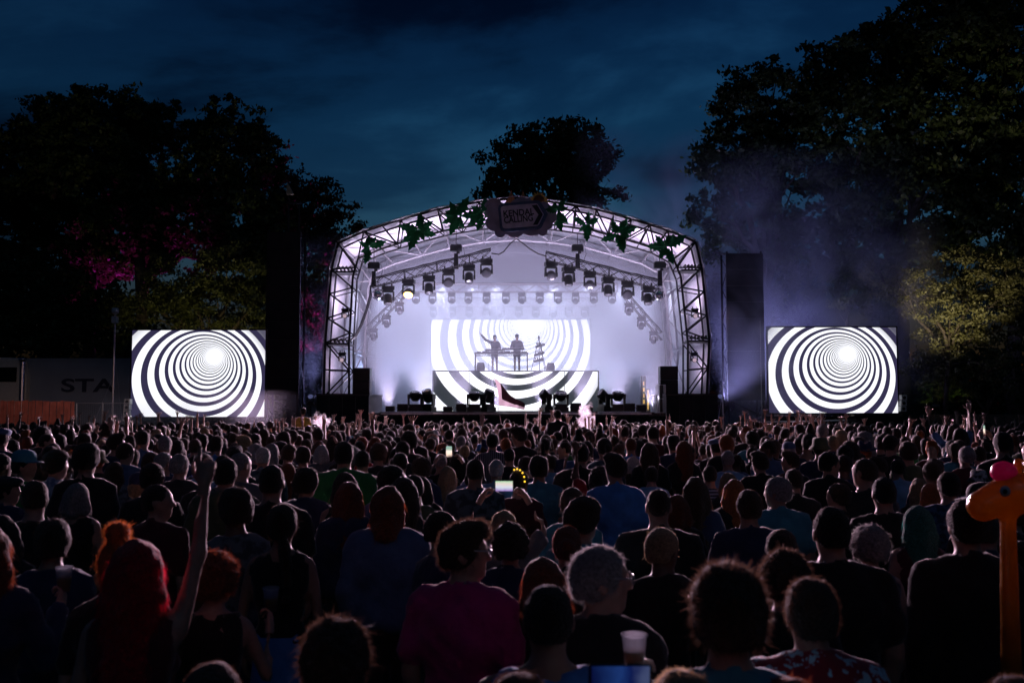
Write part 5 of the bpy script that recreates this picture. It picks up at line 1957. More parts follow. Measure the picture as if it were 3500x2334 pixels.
# mesh panels beside it
for (x0, x1), lab in (((262, 350), 'grey mesh fence panel right of the red planks'), ((352, 440), 'grey mesh fence panel nearest the left screen')):
    a_, c_ = at(x0, 1378, 42), at(x1, 1378, 42)
    fp = empty('mesh_fence', ((a_.x + c_.x) / 2, 42, 0))
    w_ = c_.x - a_.x
    for s in (-1, 1):
        bar('post', (s * w_ / 2, 0, 0), (s * w_ / 2, 0, a_.z), 0.025, M_ALU, fp)
    for z_ in (0.15, a_.z):
        bar('rail', (-w_ / 2, 0, z_), (w_ / 2, 0, z_), 0.02, M_ALU, fp)
    for i in range(12):
        x = -w_ / 2 + w_ * (i + 0.5) / 12
        bar('wire', (x, 0, 0.15), (x, 0, a_.z), 0.004, M_STEEL, fp, 5)
    tag(fp, lab, 'fence', 'mesh fence panels')
# brown hoarding at the right edge
a_, c_ = at(3155, 1416, 43), at(3640, 1410, 43)
hb = empty('hoarding', ((a_.x + c_.x) / 2, 43, 0))
for i in range(7):
    w_ = (c_.x - a_.x) / 7
    MB().box((-(c_.x - a_.x) / 2 + (i + 0.5) * w_, 0.01 * (i % 2), a_.z / 2), (w_ - 0.015, 0.04, a_.z)).build('panel', mat('hoarding_brown', (0.12, 0.085, 0.065), 0.8, noise=0.25, nscale=2), hb)
tag(hb, 'brown panelled hoarding below the dark trees at the right edge', 'hoarding')

# camera mast left of the screen
mp = at(394, 1062, 46)
cmst = empty('camera_mast', (mp.x, 46, 0))
bar('pole', (0, 0, 0), (0, 0, mp.z - 0.2), 0.05, M_ALU, cmst)
MB().box((0, 0, mp.z - 0.42), (0.24, 0.24, 0.3)).build('junction_box', M_GREYBOX, cmst)
MB().lathe([(0.0, 0.14), (0.14, 0.12), (0.17, 0.0), (0.15, -0.12), (0.0, -0.2)], (0, 0, mp.z), n=16).build('camera_dome', M_GREYBOX, cmst, smooth=True)
for i, z_ in enumerate((0.55, 0.75)):
    bar('guy_rod', (0, 0, mp.z * z_), ((-1.2, 0.9)[i], -0.6, 0.02), 0.01, M_ALU, cmst, 6)
tag(cmst, 'tall thin mast with white camera dome left of the left screen', 'mast')
# pale poles right of the stage
for px_, t_, b_, lab, r_ in ((2470, 1314, 1410, 'short pale pole standing right of the stage wing', 0.022), (2598, 1095, 1240, 'thin cable pole left of the right screen', 0.010)):
    p0, p1 = at(px_, t_, 44), at(px_, b_, 44)
    o = empty('pole', (p0.x, 44, 0))
    bar('shaft', (0, 0, 0), (0, 0, p0.z), r_, M_ALU, o, 6)
    for z_ in (0.4, 0.6, 0.8):
        MB().lathe([(r_ * 1.8, -0.03), (r_ * 1.9, 0.0), (r_ * 1.8, 0.03)], (0, 0, p0.z * z_), n=10).build('collar', M_ALU, o)
    tag(o, lab, 'pole', 'poles right of the stage')
# camera crane rail below the right screen
cr_ = empty('camera_crane', (at(2750, 1440, 40).x, 40, 0))
x0_, x1_ = at(2610, 1442, 40), at(2910, 1436, 40)
bar('beam', (x0_.x - cr_.location.x, 0, x0_.z), (x1_.x - cr_.location.x, 0, x1_.z), 0.03, M_ALU, cr_)
pk_ = at(2800, 1420, 40)
for q in (2780, 2820):
    qq = at(q, 1440, 40)
    bar('strut', (qq.x - cr_.location.x, 0, qq.z), (pk_.x - cr_.location.x, 0, pk_.z), 0.015, M_ALU, cr_, 6)
for dx_ in (-0.5, 0.0, 0.5):
    bar('tripod_leg', (0, 0, x0_.z), (dx_, 0.4 * abs(dx_) - 0.2, 0), 0.03, M_ALU, cr_, 6)
MB().box((x1_.x - cr_.location.x, 0, x1_.z - 0.06), (0.35, 0.2, 0.18)).build('camera_head', M_CASE, cr_)
tag(cr_, 'slim camera crane reaching across below the right video screen', 'camera crane')
# crowd barrier along the pit
bar_x0, bar_x1 = -17.0, 17.0
nbar = 17
for i in range(nbar):
    x = bar_x0 + (bar_x1 - bar_x0) * (i + 0.5) / nbar
    w_ = (bar_x1 - bar_x0) / nbar
    o = empty('crowd_barrier', (x, 39.5, 0))
    MB().box((0, 0, 1.16), (w_ - 0.04, 0.09, 0.06)).build('top_rail', M_ALU, o)
    MB().box((0, 0.02, 0.58), (w_ - 0.06, 0.03, 1.1)).build('kick_panel', M_STEEL, o)
    tag(o, f'metal crowd barrier before the stage, {ORD[i]} section from the left', 'barrier', 'crowd barriers')
# ------------------------------------------------------------------ the crowd: people told apart in the photograph
HW = dict(crop=0.162, short=0.175, thick=0.20, quiff=0.175, curly=0.225, afro=0.26, bald=0.158, long=0.195, vlong=0.195, bob=0.21, wavy=0.21, mullet=0.20, pony=0.175, braid=0.175, bun=0.175, lowbun=0.175, cap=0.175, bucket=0.24, brim=0.30, flat=0.21)
TOPH = dict(crop=0.006, bald=0.0, short=0.014, thick=0.05, quiff=0.03, curly=0.05, afro=0.065, bun=0.09, cap=0.03, bucket=0.02, brim=0.03, flat=0.01)
PLACED = []          # (x, y, px, top, w)
HOLD = {}


def crowd_person(px, top, w, label, d=None, profile=False, **kw):
    hair = kw.get('hair', 'short')
    hw = 0.215 if profile else HW[hair]
    if d is None:
        d = FPX * hw / w
        h = CAM_Z - (top - 1400) / FPX * d
        if h < 1.52:
            d = (CAM_Z - 1.52) * FPX / (top - 1400)
        if h > 1.93:
            d = min(d * 1.0, (CAM_Z - 1.93) * FPX / max(8, top - 1400)) if top > 1420 else d
    p = at(px, top, d)
    height = (p.z - 0.0) / (1 + TOPH.get(hair, 0.016) / 1.757)
    lift = 0.0
    if height > 1.96:
        lift = height - 1.75
        height = 1.75
    rz = kw.pop('rz', 0.0)
    near = kw.pop('near', 2 if d < 4.6 else (1 if d < 8 else 0))
    root = person((p.x, d, lift), height, rz, label, near=near, seed=int(px) % 97 + 1, **kw)
    PLACED.append((p.x, d, px, top, w))
    ps_ = Person(la=kw.get('la', 'down'), ra=kw.get('ra', 'down'), sw=kw.get('sw', 1.0), fem=kw.get('fem', False))
    s = height / 1.757
    cz, sz = math.cos(rz), math.sin(rz)

    def wpt(v):
        return Vector((p.x + s * (v.x * cz - v.y * sz), d + s * (v.x * sz + v.y * cz), lift + s * v.z))
    HOLD[label] = {k: (wpt(ps_.j[k][1]), wpt(ps_.j[k][2])) for k in (1, -1)}
    return root


C = crowd_person
PR = dict(profile=True)
# --- front rows, left
C(-35, 1800, 165, 'person with long auburn hair and dark top cut off by the left edge', hair='wavy', hairc='auburn', shirt='long', shirtc='navy', fem=True, ra='highcup', skin=0)
C(474, 1842, 205, 'person with glowing red hair and dark red vest, pointing one arm skyward', d=3.75, hair='wavy', hairc='red', shirt='tank', shirtc='maroon', fem=True, ra='point', skin=0, girth=0.9)
C(418, 1782, 140, 'person with ginger hair in a top bun, behind the red-haired person', hair='bun', hairc='ginger', shirt='tee', shirtc='black', fem=True)
C(735, 1880, 130, 'person with curly auburn hair holding up a plastic cup', hair='curly', hairc='auburn', shirt='tank', shirtc='black', fem=True, ra='highcup', yaw=-0.5)
C(967, 1722, 108, 'person with braid and bare shoulders in a strappy top and blue skirt', hair='braid', hairc='dark', shirt='tank', shirtc='black', fem=True, legs='skirt', legc='blue', skin=1)
C(730, 2262, 215, 'cropped dark head at the bottom edge below the cup holder', hair='crop', hairc='brown', shirt='tee', shirtc='black')
C(1150, 2105, 215, 'dark brown curly head at the bottom, left of the magenta shirt', hair='curly', hairc='brown', shirt='hood', shirtc='black')
C(540, 1655, 112, 'bearded person in profile facing right, dark red shirt', profile=True, hair='crop', hairc='dark', shirt='tee', shirtc='maroon', yaw=-1.15, rz=-0.25)
C(267, 1650, 93, 'person with ash-blond cropped bob and wide-necked dark top', hair='bob', hairc='grey', shirt='tank', shirtc='black', fem=True)
C(25, 1627, 92, 'person in a flat cap in profile at the left edge', profile=True, hair='flat', hatc='charcoal', shirt='long', shirtc='navy', yaw=-1.2, rz=-0.2)
C(193, 1532, 73, 'person in pale blue floral shirt with dark hair, looking right', hair='thick', hairc='dark', shirt='shirt', shirtc='bluefloral', yaw=-0.8, rz=-0.2)
C(87, 1536, 66, 'person in a green peaked cap and green top looking right', hair='cap', hatc='teal', shirt='tee', shirtc='green', yaw=-1.3, rz=-0.3)
C(297, 1509, 78, 'big person with thick dark hair and black shirt, above the ash-blond bob', hair='thick', hairc='black', shirt='tee', shirtc='black', sw=1.12, girth=1.15, yaw=-0.25)
C(523, 1580, 78, 'person with flat-topped dark hair in black, left of the cluster of grey heads', hair='short', hairc='dark', shirt='tee', shirtc='black')
C(395, 1578, 66, 'person with shoulder-length dark wavy hair in a mottled top', hair='wavy', hairc='dark', shirt='tee', shirtc='mottled', fem=True)
C(615, 1551, 60, 'person with short grey hair and glasses in a dark tee', hair='short', hairc='grey', shirt='tee', shirtc='charcoal', yaw=-0.4)
C(560, 1545, 52, 'person with cropped grey head turned right beside the grey-haired glasses wearer', hair='crop', hairc='grey', shirt='tee', shirtc='navy', yaw=-0.7)
C(773, 1565, 78, 'person with dark short hair and pale green hooded jacket', hair='short', hairc='dark', shirt='hood', shirtc='olive', sw=1.1, girth=1.1)
C(822, 1547, 62, 'person with shaved head and grey-blue tee turned right, behind the green jacket', hair='bald', hairc='grey', shirt='tee', shirtc='grey', yaw=-0.6, girth=1.15)
C(931, 1589, 82, 'person with faded crop and broad black tee, left of the navy hoodie', hair='crop', hairc='dark', shirt='tee', shirtc='black', sw=1.12, girth=1.1)
C(1046, 1593, 82, 'person in navy hoodie with mop of dark hair, sipping a red-lit drink', hair='thick', hairc='dark', shirt='hood', shirtc='navy', yaw=-0.5, ra='highcup')
C(985, 1580, 56, 'person with long brown hair glowing red, between the black tee and navy hoodie', hair='long', hairc='auburn', shirt='tee', shirtc='charcoal', fem=True)
C(900, 1527, 50, 'person with cropped white hair and dark checked shirt', hair='crop', hairc='white', shirt='shirt', shirtc='mottled', girth=1.2)
C(740, 1488, 46, 'person with dark hair in a bright blue tee below the left screen', hair='short', hairc='dark', shirt='tee', shirtc='blue', sw=1.1)
C(1177, 1508, 64, 'tall person in a broad green jacket with short dark hair', hair='short', hairc='black', shirt='hood', shirtc='green', sw=1.2, girth=1.25)
C(1240, 1538, 52, 'person with round dark crop and black top, right of the green jacket', hair='crop', hairc='dark', shirt='tee', shirtc='black')
C(1294, 1509, 56, 'person with tousled brown hair above the plastic cup holder', hair='thick', hairc='brown', shirt='tee', shirtc='charcoal')
C(1194, 1645, 92, 'person with long straight auburn hair in a navy hoodie', hair='long', hairc='auburn', shirt='hood', shirtc='navy', fem=True)
C(1327, 1660, 112, 'person with shaggy brown mullet in a wide blue-grey sweatshirt', hair='mullet', hairc='auburn', shirt='long', shirtc='denim', sw=1.12, girth=1.15)
C(1100, 1520, 50, 'person with white bobbed hair raising a dark phone', hair='bob', hairc='white', shirt='tee', shirtc='grey', fem=True, ra='phoneup')
# --- middle
C(1586, 1778, 172, 'person in magenta tee with glasses, facing right', profile=True, hair='quiff', hairc='brown', shirt='tee', shirtc='magenta', yaw=-1.25, rz=-0.35, sw=1.08, girth=1.12)
C(1744, 1778, 140, 'person with big dark curls in navy, right of the magenta tee', hair='curly', hairc='dark', shirt='long', shirtc='navy', fem=True)
C(1937, 1796, 96, 'person with smooth dark hair drawn back, in front of the red tee', hair='lowbun', hairc='auburn', shirt='tee', shirtc='black', fem=True)
C(1853, 1904, 158, 'person with wavy reddish bob beside the silver-haired person', hair='bob', hairc='auburn', shirt='tee', shirtc='black', fem=True, yaw=0.4)
C(2049, 1866, 205, 'silver-haired person with glasses turned right, dark jacket', profile=True, hair='short', hairc='grey', shirt='long', shirtc='black', yaw=-1.2, rz=-0.3)
C(1874, 1996, 178, 'person with cropped dark hair and bare shoulders in a blue vest', hair='crop', hairc='black', shirt='tank', shirtc='blue', sw=1.15, girth=1.1, skin=1)
C(1776, 2296, 200, 'light brown head rising at the bottom edge below the blue vest', hair='short', hairc='brown', shirt='tee', shirtc='charcoal')
C(2160, 2650, 230, 'person mostly below the bottom edge lifting a glowing blue phone', d=2.2, hair='short', hairc='dark', shirt='tee', shirtc='black', la='phoneup', ra='phoneup')
C(1624, 1568, 63, 'person with long bare neck and mottled dark tee, below the bright phone', hair='crop', hairc='dark', shirt='tee', shirtc='mottled', sw=1.1, girth=1.1, skin=1)
C(1530, 1592, 60, 'person with fair hair and blue-grey top holding the bright upright phone high', hair='wavy', hairc='blond', shirt='tee', shirtc='denim', fem=True, ra='phoneup', la='phoneup')
C(1507, 1550, 46, 'bald head left of the bright upright phone', hair='bald', hairc='grey', shirt='tee', shirtc='black')
C(1697, 1570, 54, 'person with cropped silver hair and pale denim shirt', hair='crop', hairc='white', shirt='shirt', shirtc='lightblue')
C(1774, 1607, 66, 'person wearing a headband of yellow fairy lights', hair='short', hairc='black', shirt='tee', shirtc='maroon', yaw=-0.7)
C(1842, 1552, 68, 'tall person with dark crop in a broad teal tee', hair='thick', hairc='dark', shirt='tee', shirtc='teal', sw=1.2, girth=1.25)
C(1956, 1573, 64, 'person in a blue bucket hat with dark top', hair='bucket', hatc='denim', shirt='tee', shirtc='maroon', fem=True)
C(2054, 1590, 82, 'person in red tee with dark curls, fist raised', hair='curly', hairc='black', shirt='tee', shirtc='red', la='fist', yaw=-0.7, skin=2)
C(2104, 1547, 68, 'person with swept dark hair in a bright blue shirt', hair='quiff', hairc='dark', shirt='shirt', shirtc='blue', yaw=0.6, sw=1.08)
C(2250, 1672, 88, 'shaven-headed person in a broad black tee right of the bright blue shirt', hair='bald', hairc='dark', shirt='tee', shirtc='black', sw=1.2, girth=1.2)
C(2312, 1690, 74, 'person with dark red-tinged hair just right of the shaven head', hair='bob', hairc='auburn', shirt='tee', shirtc='black', fem=True)
C(1722, 1744, 84, 'person with fair parted hair lifting a small camera with both hands', hair='short', hairc='blond', shirt='tee', shirtc='grey', la='phoneup', ra='phoneup', fem=True)
C(2226, 1592, 50, 'slim-necked person in a light blue tee, left of the long-haired person', hair='short', hairc='dark', shirt='tee', shirtc='lightblue')
C(1683, 1479, 42, 'person in a pinstriped shirt with dark hair', hair='short', hairc='black', shirt='shirt', shirtc='pinstripe')
C(1645, 1516, 46, 'person with yellow-blond hair under a blue hat', hair='bucket', hatc='blue', hairc='blond', shirt='tee', shirtc='navy', fem=True)
C(2163, 1558, 50, 'person with a smooth pale bob left of the light blue tee', hair='bob', hairc='white', shirt='tee', shirtc='black', fem=True)
C(1983, 1509, 58, 'tall broad dark head behind the blue bucket hat', hair='short', hairc='black', shirt='tee', shirtc='black', sw=1.15)
C(1741, 1531, 42, 'person with round dark crop behind the silver-haired denim shirt', hair='crop', hairc='dark', shirt='tee', shirtc='charcoal')
C(1880, 1552, 46, 'person with shaggy brown hair in pale blue, right of the teal tee', hair='thick', hairc='brown', shirt='tee', shirtc='lightblue')
# --- right
C(2376, 1629, 84, 'person with long light-brown hair in a navy top', hair='vlong', hairc='brown', shirt='long', shirtc='navy', fem=True)
C(2489, 1614, 66, 'person with long pale blond hair behind the long red hair', hair='vlong', hairc='blond', shirt='tee', shirtc='charcoal', fem=True)
C(2510, 1636, 76, 'person with very long ginger hair', hair='vlong', hairc='ginger', shirt='tee', shirtc='black', fem=True, yaw=-0.5)
C(2559, 1672, 92, 'person with brown crop in a navy tee, right of the long ginger hair', hair='short', hairc='brown', shirt='tee', shirtc='navy', sw=1.12, girth=1.1)
C(2657, 1629, 78, 'person with grey crop and wide blue-teal tee looking left', hair='short', hairc='grey', shirt='tee', shirtc='teal', yaw=0.8, rz=0.15, sw=1.18, girth=1.25)
C(2712, 1601, 64, 'dark-cropped person in black shirt behind the blue-teal tee', hair='crop', hairc='dark', shirt='shirt', shirtc='black')
C(2839, 1731, 122, 'broad person in black with wide dark crop', hair='crop', hairc='black', shirt='tee', shirtc='black', sw=1.2, girth=1.3)
C(2866, 1650, 74, 'person with pale blaze in the hair looking back left, behind the broad black tee', hair='short', hairc='brown', shirt='shirt', shirtc='black', yaw=1.0)
C(2970, 1787, 132, 'person with a mass of silver curls', hair='curly', hairc='grey', shirt='tank', shirtc='mottled', fem=True)
C(3133, 1726, 104, 'person with long straight hair dyed teal at the ends', hair='long', hairc='teal', shirt='tank', shirtc='maroon', fem=True, skin=0)
C(3019, 1631, 80, 'person with dark crop and black tee before a pale blue top', hair='crop', hairc='black', shirt='tee', shirtc='black', sw=1.1)
C(3141, 1634, 64, 'person with frizzy fair hair left of the ginger hair', hair='wavy', hairc='blond', shirt='tee', shirtc='black', fem=True)
C(3180, 1650, 46, 'person with smooth ginger hair beside the dark floral shirt', hair='long', hairc='ginger', shirt='tee', shirtc='black', fem=True)
C(3240, 1612, 76, 'person in a dark blue floral shirt with short dark hair', hair='short', hairc='dark', shirt='shirt', shirtc='darkfloral', sw=1.1)
C(3300, 1707, 88, 'tall figure in black left of the inflatable giraffe', hair='short', hairc='black', shirt='long', shirtc='black', sw=1.15, girth=1.15, d=4.7)
C(3490, 1848, 150, 'dark profile facing left at the right edge beside the giraffe neck', profile=True, hair='short', hairc='black', shirt='tee', shirtc='navy', yaw=1.3, rz=0.3)
C(2485, 1914, 250, 'large tousled light-brown head in the front row', hair='thick', hairc='brown', shirt='tee', shirtc='teal', la='highcup', d=2.75)
C(2681, 1873, 180, 'person with brown curls behind the large tousled head', hair='curly', hairc='brown', shirt='tee', shirtc='black')
C(2768, 1974, 168, 'person in a red shirt printed with pale flowers', hair='short', hairc='brown', shirt='shirt', shirtc='hawaiian', sw=1.12, girth=1.15, d=3.25)
C(2330, 2288, 220, 'fair head cut by the bottom edge below the large tousled head', hair='short', hairc='blond', shirt='tee', shirtc='black')
C(2700, 2316, 210, 'dark auburn head peeping at the bottom edge below the floral shirt', hair='short', hairc='auburn', shirt='tee', shirtc='black')
C(3470, 2308, 220, 'brown head peeping at the bottom right corner', hair='short', hairc='brown', shirt='tee', shirtc='black')
C(2425, 1590, 54, 'person with close-cropped hair in a blue striped tee', hair='crop', hairc='black', shirt='tee', shirtc='stripe')
C(2955, 1566, 68, 'tall person with cropped hair looking left, right of centre', hair='crop', hairc='brown', shirt='tee', shirtc='charcoal', yaw=0.7, sw=1.1)
C(3343, 1604, 78, 'person in a black and white patched bucket hat', hair='bucket', hatc='cowhat', shirt='tee', shirtc='grey')
C(3360, 1648, 70, 'person in a dark cap below the patched bucket hat', hair='cap', hatc='black', shirt='tee', shirtc='black', yaw=1.4, d=6.2)
C(2597, 1541, 54, 'person with slicked dark hair in a black shirt looking left', hair='quiff', hairc='dark', shirt='shirt', shirtc='black', yaw=0.5)
C(2700, 1539, 62, 'person with a tall quiff seen in left profile', profile=True, hair='quiff', hairc='brown', shirt='tee', shirtc='charcoal', yaw=1.3, rz=0.2)
C(2486, 1540, 46, 'person with grey crop in a pale blue tee, far right of the arm raisers', hair='crop', hairc='grey', shirt='tee', shirtc='lightblue')
C(3185, 1506, 42, 'ginger person facing back towards the camera', hair='quiff', hairc='ginger', shirt='tee', shirtc='maroon', rz=2.7)
C(3160, 1503, 38, 'person with loose ginger curls beside the ginger person facing back', hair='curly', hairc='ginger', shirt='tee', shirtc='black', fem=True)
C(3425, 1475, 55, 'tall dark-haired person near the right edge with a teal-trimmed collar', hair='short', hairc='black', shirt='tee', shirtc='black', sw=1.15)
C(3482, 1466, 44, 'person in an orange hat at the right edge', hair='bucket', hatc='orange_hat', shirt='tee', shirtc='charcoal') if False else None
C(3345, 1525, 46, 'person in a turquoise top with dark crop, left of the tall dark head', hair='short', hairc='dark', shirt='tee', shirtc='teal')
C(5, 1462, 58, 'person in a blue woollen hat at the left edge', hair='flat', hatc='denim', shirt='tee', shirtc='navy')
C(222, 1452, 46, 'person in a wide black brimmed hat near the red fence', hair='brim', hatc='black', shirt='tee', shirtc='charcoal')
C(290, 1478, 42, 'person with tied-back hair stretching one hand up below the mesh fence', hair='short', hairc='dark', shirt='tee', shirtc='black', ra='bentup')
C(365, 1441, 40, 'tall person with dark hair standing clear of the crowd below the smoke', hair='thick', hairc='dark', shirt='tee', shirtc='black', sw=1.1)
C(398, 1479, 46, 'person with swept hair and glasses looking right, below the left smoke', hair='quiff', hairc='dark', shirt='tee', shirtc='navy', yaw=-0.9)
C(430, 1512, 50, 'person with short brown hair turned right in the smoky left crowd', hair='short', hairc='brown', shirt='tee', shirtc='denim', yaw=-0.7)
C(490, 1470, 42, 'person with cropped head and blue tee in the left smoke', hair='crop', hairc='dark', shirt='tee', shirtc='denim', sw=1.1)
C(565, 1488, 44, 'person with round grey-lit head in a blue-grey tee', hair='crop', hairc='grey', shirt='tee', shirtc='denim')
C(1037, 1393, 24, 'person in mustard tee and dark cap, lifted above the crowd near the left tower', d=32.0, hair='cap', hatc='black', shirt='tee', shirtc='yellow')
C(1906, 1399, 30, 'person in dark top lifted above the crowd in front of the stage', d=22.0, hair='short', hairc='black', shirt='long', shirtc='black')

# ------------------------------------------------------------------ filler people: everyone else near enough to be told apart
VAR = [dict(hair='short'), dict(hair='crop'), dict(hair='thick'), dict(hair='quiff', yaw=-0.5), dict(hair='short', yaw=0.6), dict(hair='crop', yaw=-0.7, girth=1.2), dict(hair='bald', girth=1.15),
       dict(hair='long', fem=True), dict(hair='wavy', fem=True), dict(hair='bob', fem=True), dict(hair='pony', fem=True), dict(hair='bun', fem=True), dict(hair='vlong', fem=True, yaw=-0.4), dict(hair='curly', fem=True, yaw=0.4),
       dict(hair='cap'), dict(hair='bucket'), dict(hair='brim'), dict(hair='short', ra='up'), dict(hair='crop', la='bentup'), dict(hair='long', fem=True, la='upout', ra='up'), dict(hair='thick', la='phoneup', ra='phoneup'), dict(hair='mullet'), dict(hair='curly'), dict(hair='short', ra='highcup', yaw=-0.9), dict(hair='crop', sw=1.15, girth=1.25), dict(hair='lowbun', fem=True, roll=0.15), dict(hair='short', pitch=0.3), dict(hair='bob', fem=True, ra='bentup'), dict(hair='short', yaw=-1.2), dict(hair='crop', yaw=1.15), dict(hair='long', fem=True, yaw=1.0, roll=-0.1), dict(hair='quiff', yaw=0.9, pitch=0.15), dict(hair='thick', yaw=-0.6, roll=0.12), dict(hair='flat', yaw=0.3)]
WT = np.array([9, 9, 5, 4, 5, 4, 4, 5, 4, 4, 4, 2, 3, 3, 3, 1.5, 1, 1.6, 1.2, 0.8, 1.0, 1.5, 2, 2, 4, 3, 4, 0.8, 4, 4, 3, 3, 3, 2])
WT = WT / WT.sum()
HWORD = dict(short='short', crop='cropped', thick='thick', quiff='swept', bald='shaven', long='long', wavy='wavy', bob='bobbed', pony='ponytailed', bun='topknotted', vlong='very long', curly='curly', mullet='shaggy', lowbun='pinned-up', cap='', bucket='', brim='', flat='')
ZONES = [(0, 250, 'below the red fence'), (250, 450, 'below the mesh fence'), (450, 680, "below left screen's left half"), (680, 905, "below left screen's right half"), (905, 1110, 'below the left tower'),
         (1110, 1300, 'below the left arch leg'), (1300, 1480, "below the left stage end"), (1480, 1640, "below the riser's left"), (1640, 1800, 'below the flag'), (1800, 1960, 'below the keyboards'), (1960, 2100, "below the riser's right"), (2100, 2280, "below the right stage end"),
         (2280, 2450, 'below the right arch leg'), (2450, 2620, 'below the right tower'), (2620, 2850, "below right screen's left half"), (2850, 3080, "below right screen's right half"), (3080, 3300, 'below the warm-lit oak'), (3300, 3600, 'below the brown hoarding')]
NBASE = len(PLACED)
NFILL = 300 - NBASE - 2
cand = []
fr_ = np.random.default_rng(42)
y = 5.2
while y < 22.5:
    x = -0.535 * y - 0.3
    while x < 0.535 * y + 0.3:
        cand.append((x + fr_.uniform(-0.17, 0.17), y + fr_.uniform(-0.2, 0.2)))
        x += 0.53 + 0.004 * y
    y += 0.50 + 0.010 * y
cand.sort(key=lambda c: c[1])
fills = []
for (x, y) in cand:
    if len(fills) >= NFILL:
        break
    if any((x - a) ** 2 + ((y - b_) * 0.9) ** 2 < 0.36 ** 2 for a, b_, *_ in PLACED) or any((x - a) ** 2 + (y - b_) ** 2 < 0.38 ** 2 for a, b_ in fills):
        continue
    h = fr_.normal(1.69, 0.09)
    px = 1750 + FPX * x / y
    top = 1400 + FPX * (CAM_Z - h) / y
    wd = FPX * 0.2 / y
    if px < -60 or px > 3560:
        continue
    bad = False
    for (a, b_, qx, qt, qw) in PLACED[:NBASE]:
        if b_ > y + 0.1 and abs(px - qx) < (wd + qw) * 0.52 and top < qt + qw * 1.5:
            # would hide the head of someone told apart: stand lower if that helps, else leave the gap
            need = CAM_Z - (qt + qw * 1.5 - 1400) * y / FPX
            if need >= 1.54:
                h = min(h, need)
                top = 1400 + FPX * (CAM_Z - h) / y
            else:
                bad = True
                break
    if bad:
        continue
    fills.append((x, y))
    k = int(fr_.choice(len(VAR), p=WT))
    if y < 9 and k in (17, 18, 19, 20, 27):
        k = int(fr_.integers(0, 6))
    v = dict(VAR[k])
    hc = str(fr_.choice(['black', 'dark', 'dark', 'brown', 'brown', 'auburn', 'ginger', 'blond', 'grey'], p=[.24, .25, .16, .12, .08, .06, .02, .04, .03]))
    sc2 = str(fr_.choice(['black', 'black', 'charcoal', 'navy', 'navy', 'grey', 'denim', 'blue', 'lightblue', 'teal', 'maroon', 'olive', 'green', 'red', 'mottled', 'white', 'bluefloral', 'purple', 'stripe'], p=[.22, .16, .16, .1, .06, .03, .06, .03, .03, .03, .03, .02, .01, .015, .02, .002, .003, .01, .01]))
    if y < 9:
        sc2 = str(fr_.choice(['black', 'charcoal', 'navy', 'denim', 'teal', 'mottled', 'maroon', 'olive'], p=[.3, .2, .18, .12, .06, .05, .05, .04]))
    cut_ = 'tank' if (v.get('fem') and fr_.random() < 0.3) else str(fr_.choice(['tee', 'tee', 'shirt', 'long', 'hood'], p=[.45, .2, .13, .12, .1]))
    hat = None
    if v['hair'] in ('cap', 'bucket', 'brim', 'flat'):
        hat = str(fr_.choice(['black', 'navy', 'charcoal', 'denim', 'olive', 'white', 'red']))
        hd = f'{hat} {dict(cap="cap", bucket="bucket hat", brim="brimmed hat", flat="flat cap")[v["hair"]]}'
    else:
        hd = f'{HWORD[v["hair"]]} {hc} hair'.replace('dark hair', 'dark hair')
    arms_ = [v.get('la'), v.get('ra')]
    act = ''
    if 'phoneup' in arms_:
        act = ' filming'
    elif any(a in ('up', 'bentup', 'upout') for a in arms_ if a):
        act = ' waving'
    gname = dict(tee='tee', tank='vest', shirt='shirt', long='jumper', hood='hoodie')[cut_]
    zone = next((z for a, b_, z in ZONES if a <= px < b_), 'at the far left edge' if px < 0 else 'at the far right edge')
    desc = f'person in {dict(bluefloral="floral", stripe="striped", denim="denim-blue", lightblue="pale-blue").get(sc2, sc2)} {gname}{act}, {hd}'
    rzz = float(fr_.normal(0, 0.34))
    root = person((x, y, 0), h, rzz, desc + '|' + zone, shirt=cut_, shirtc=sc2, hairc=hc, hatc=hat, skin=int(fr_.choice([0, 1, 2], p=[.62, .28, .10])), legc=str(fr_.choice(['charcoal', 'denim', 'black', 'navy'])), variant=('v', k), seed=k, **v)
    root['_px'] = px
    PLACED.append((x, y, px, top, wd))
# one label each: add an order from the left only where look and place are shared
by = {}
for o in bpy.data.objects:
    if '_px' in o.keys():
        by.setdefault(o['label'], []).append(o)
for lab, os_ in by.items():
    os_.sort(key=lambda o: o['_px'])
    d_, z_ = lab.split('|')
    for i, o in enumerate(os_):
        o['label'] = f'{d_}, {z_}' if len(os_) == 1 else f'{d_}, {ORD[i]} from left, {z_}'
        del o['_px']
DMAX = max(y for x, y in fills)

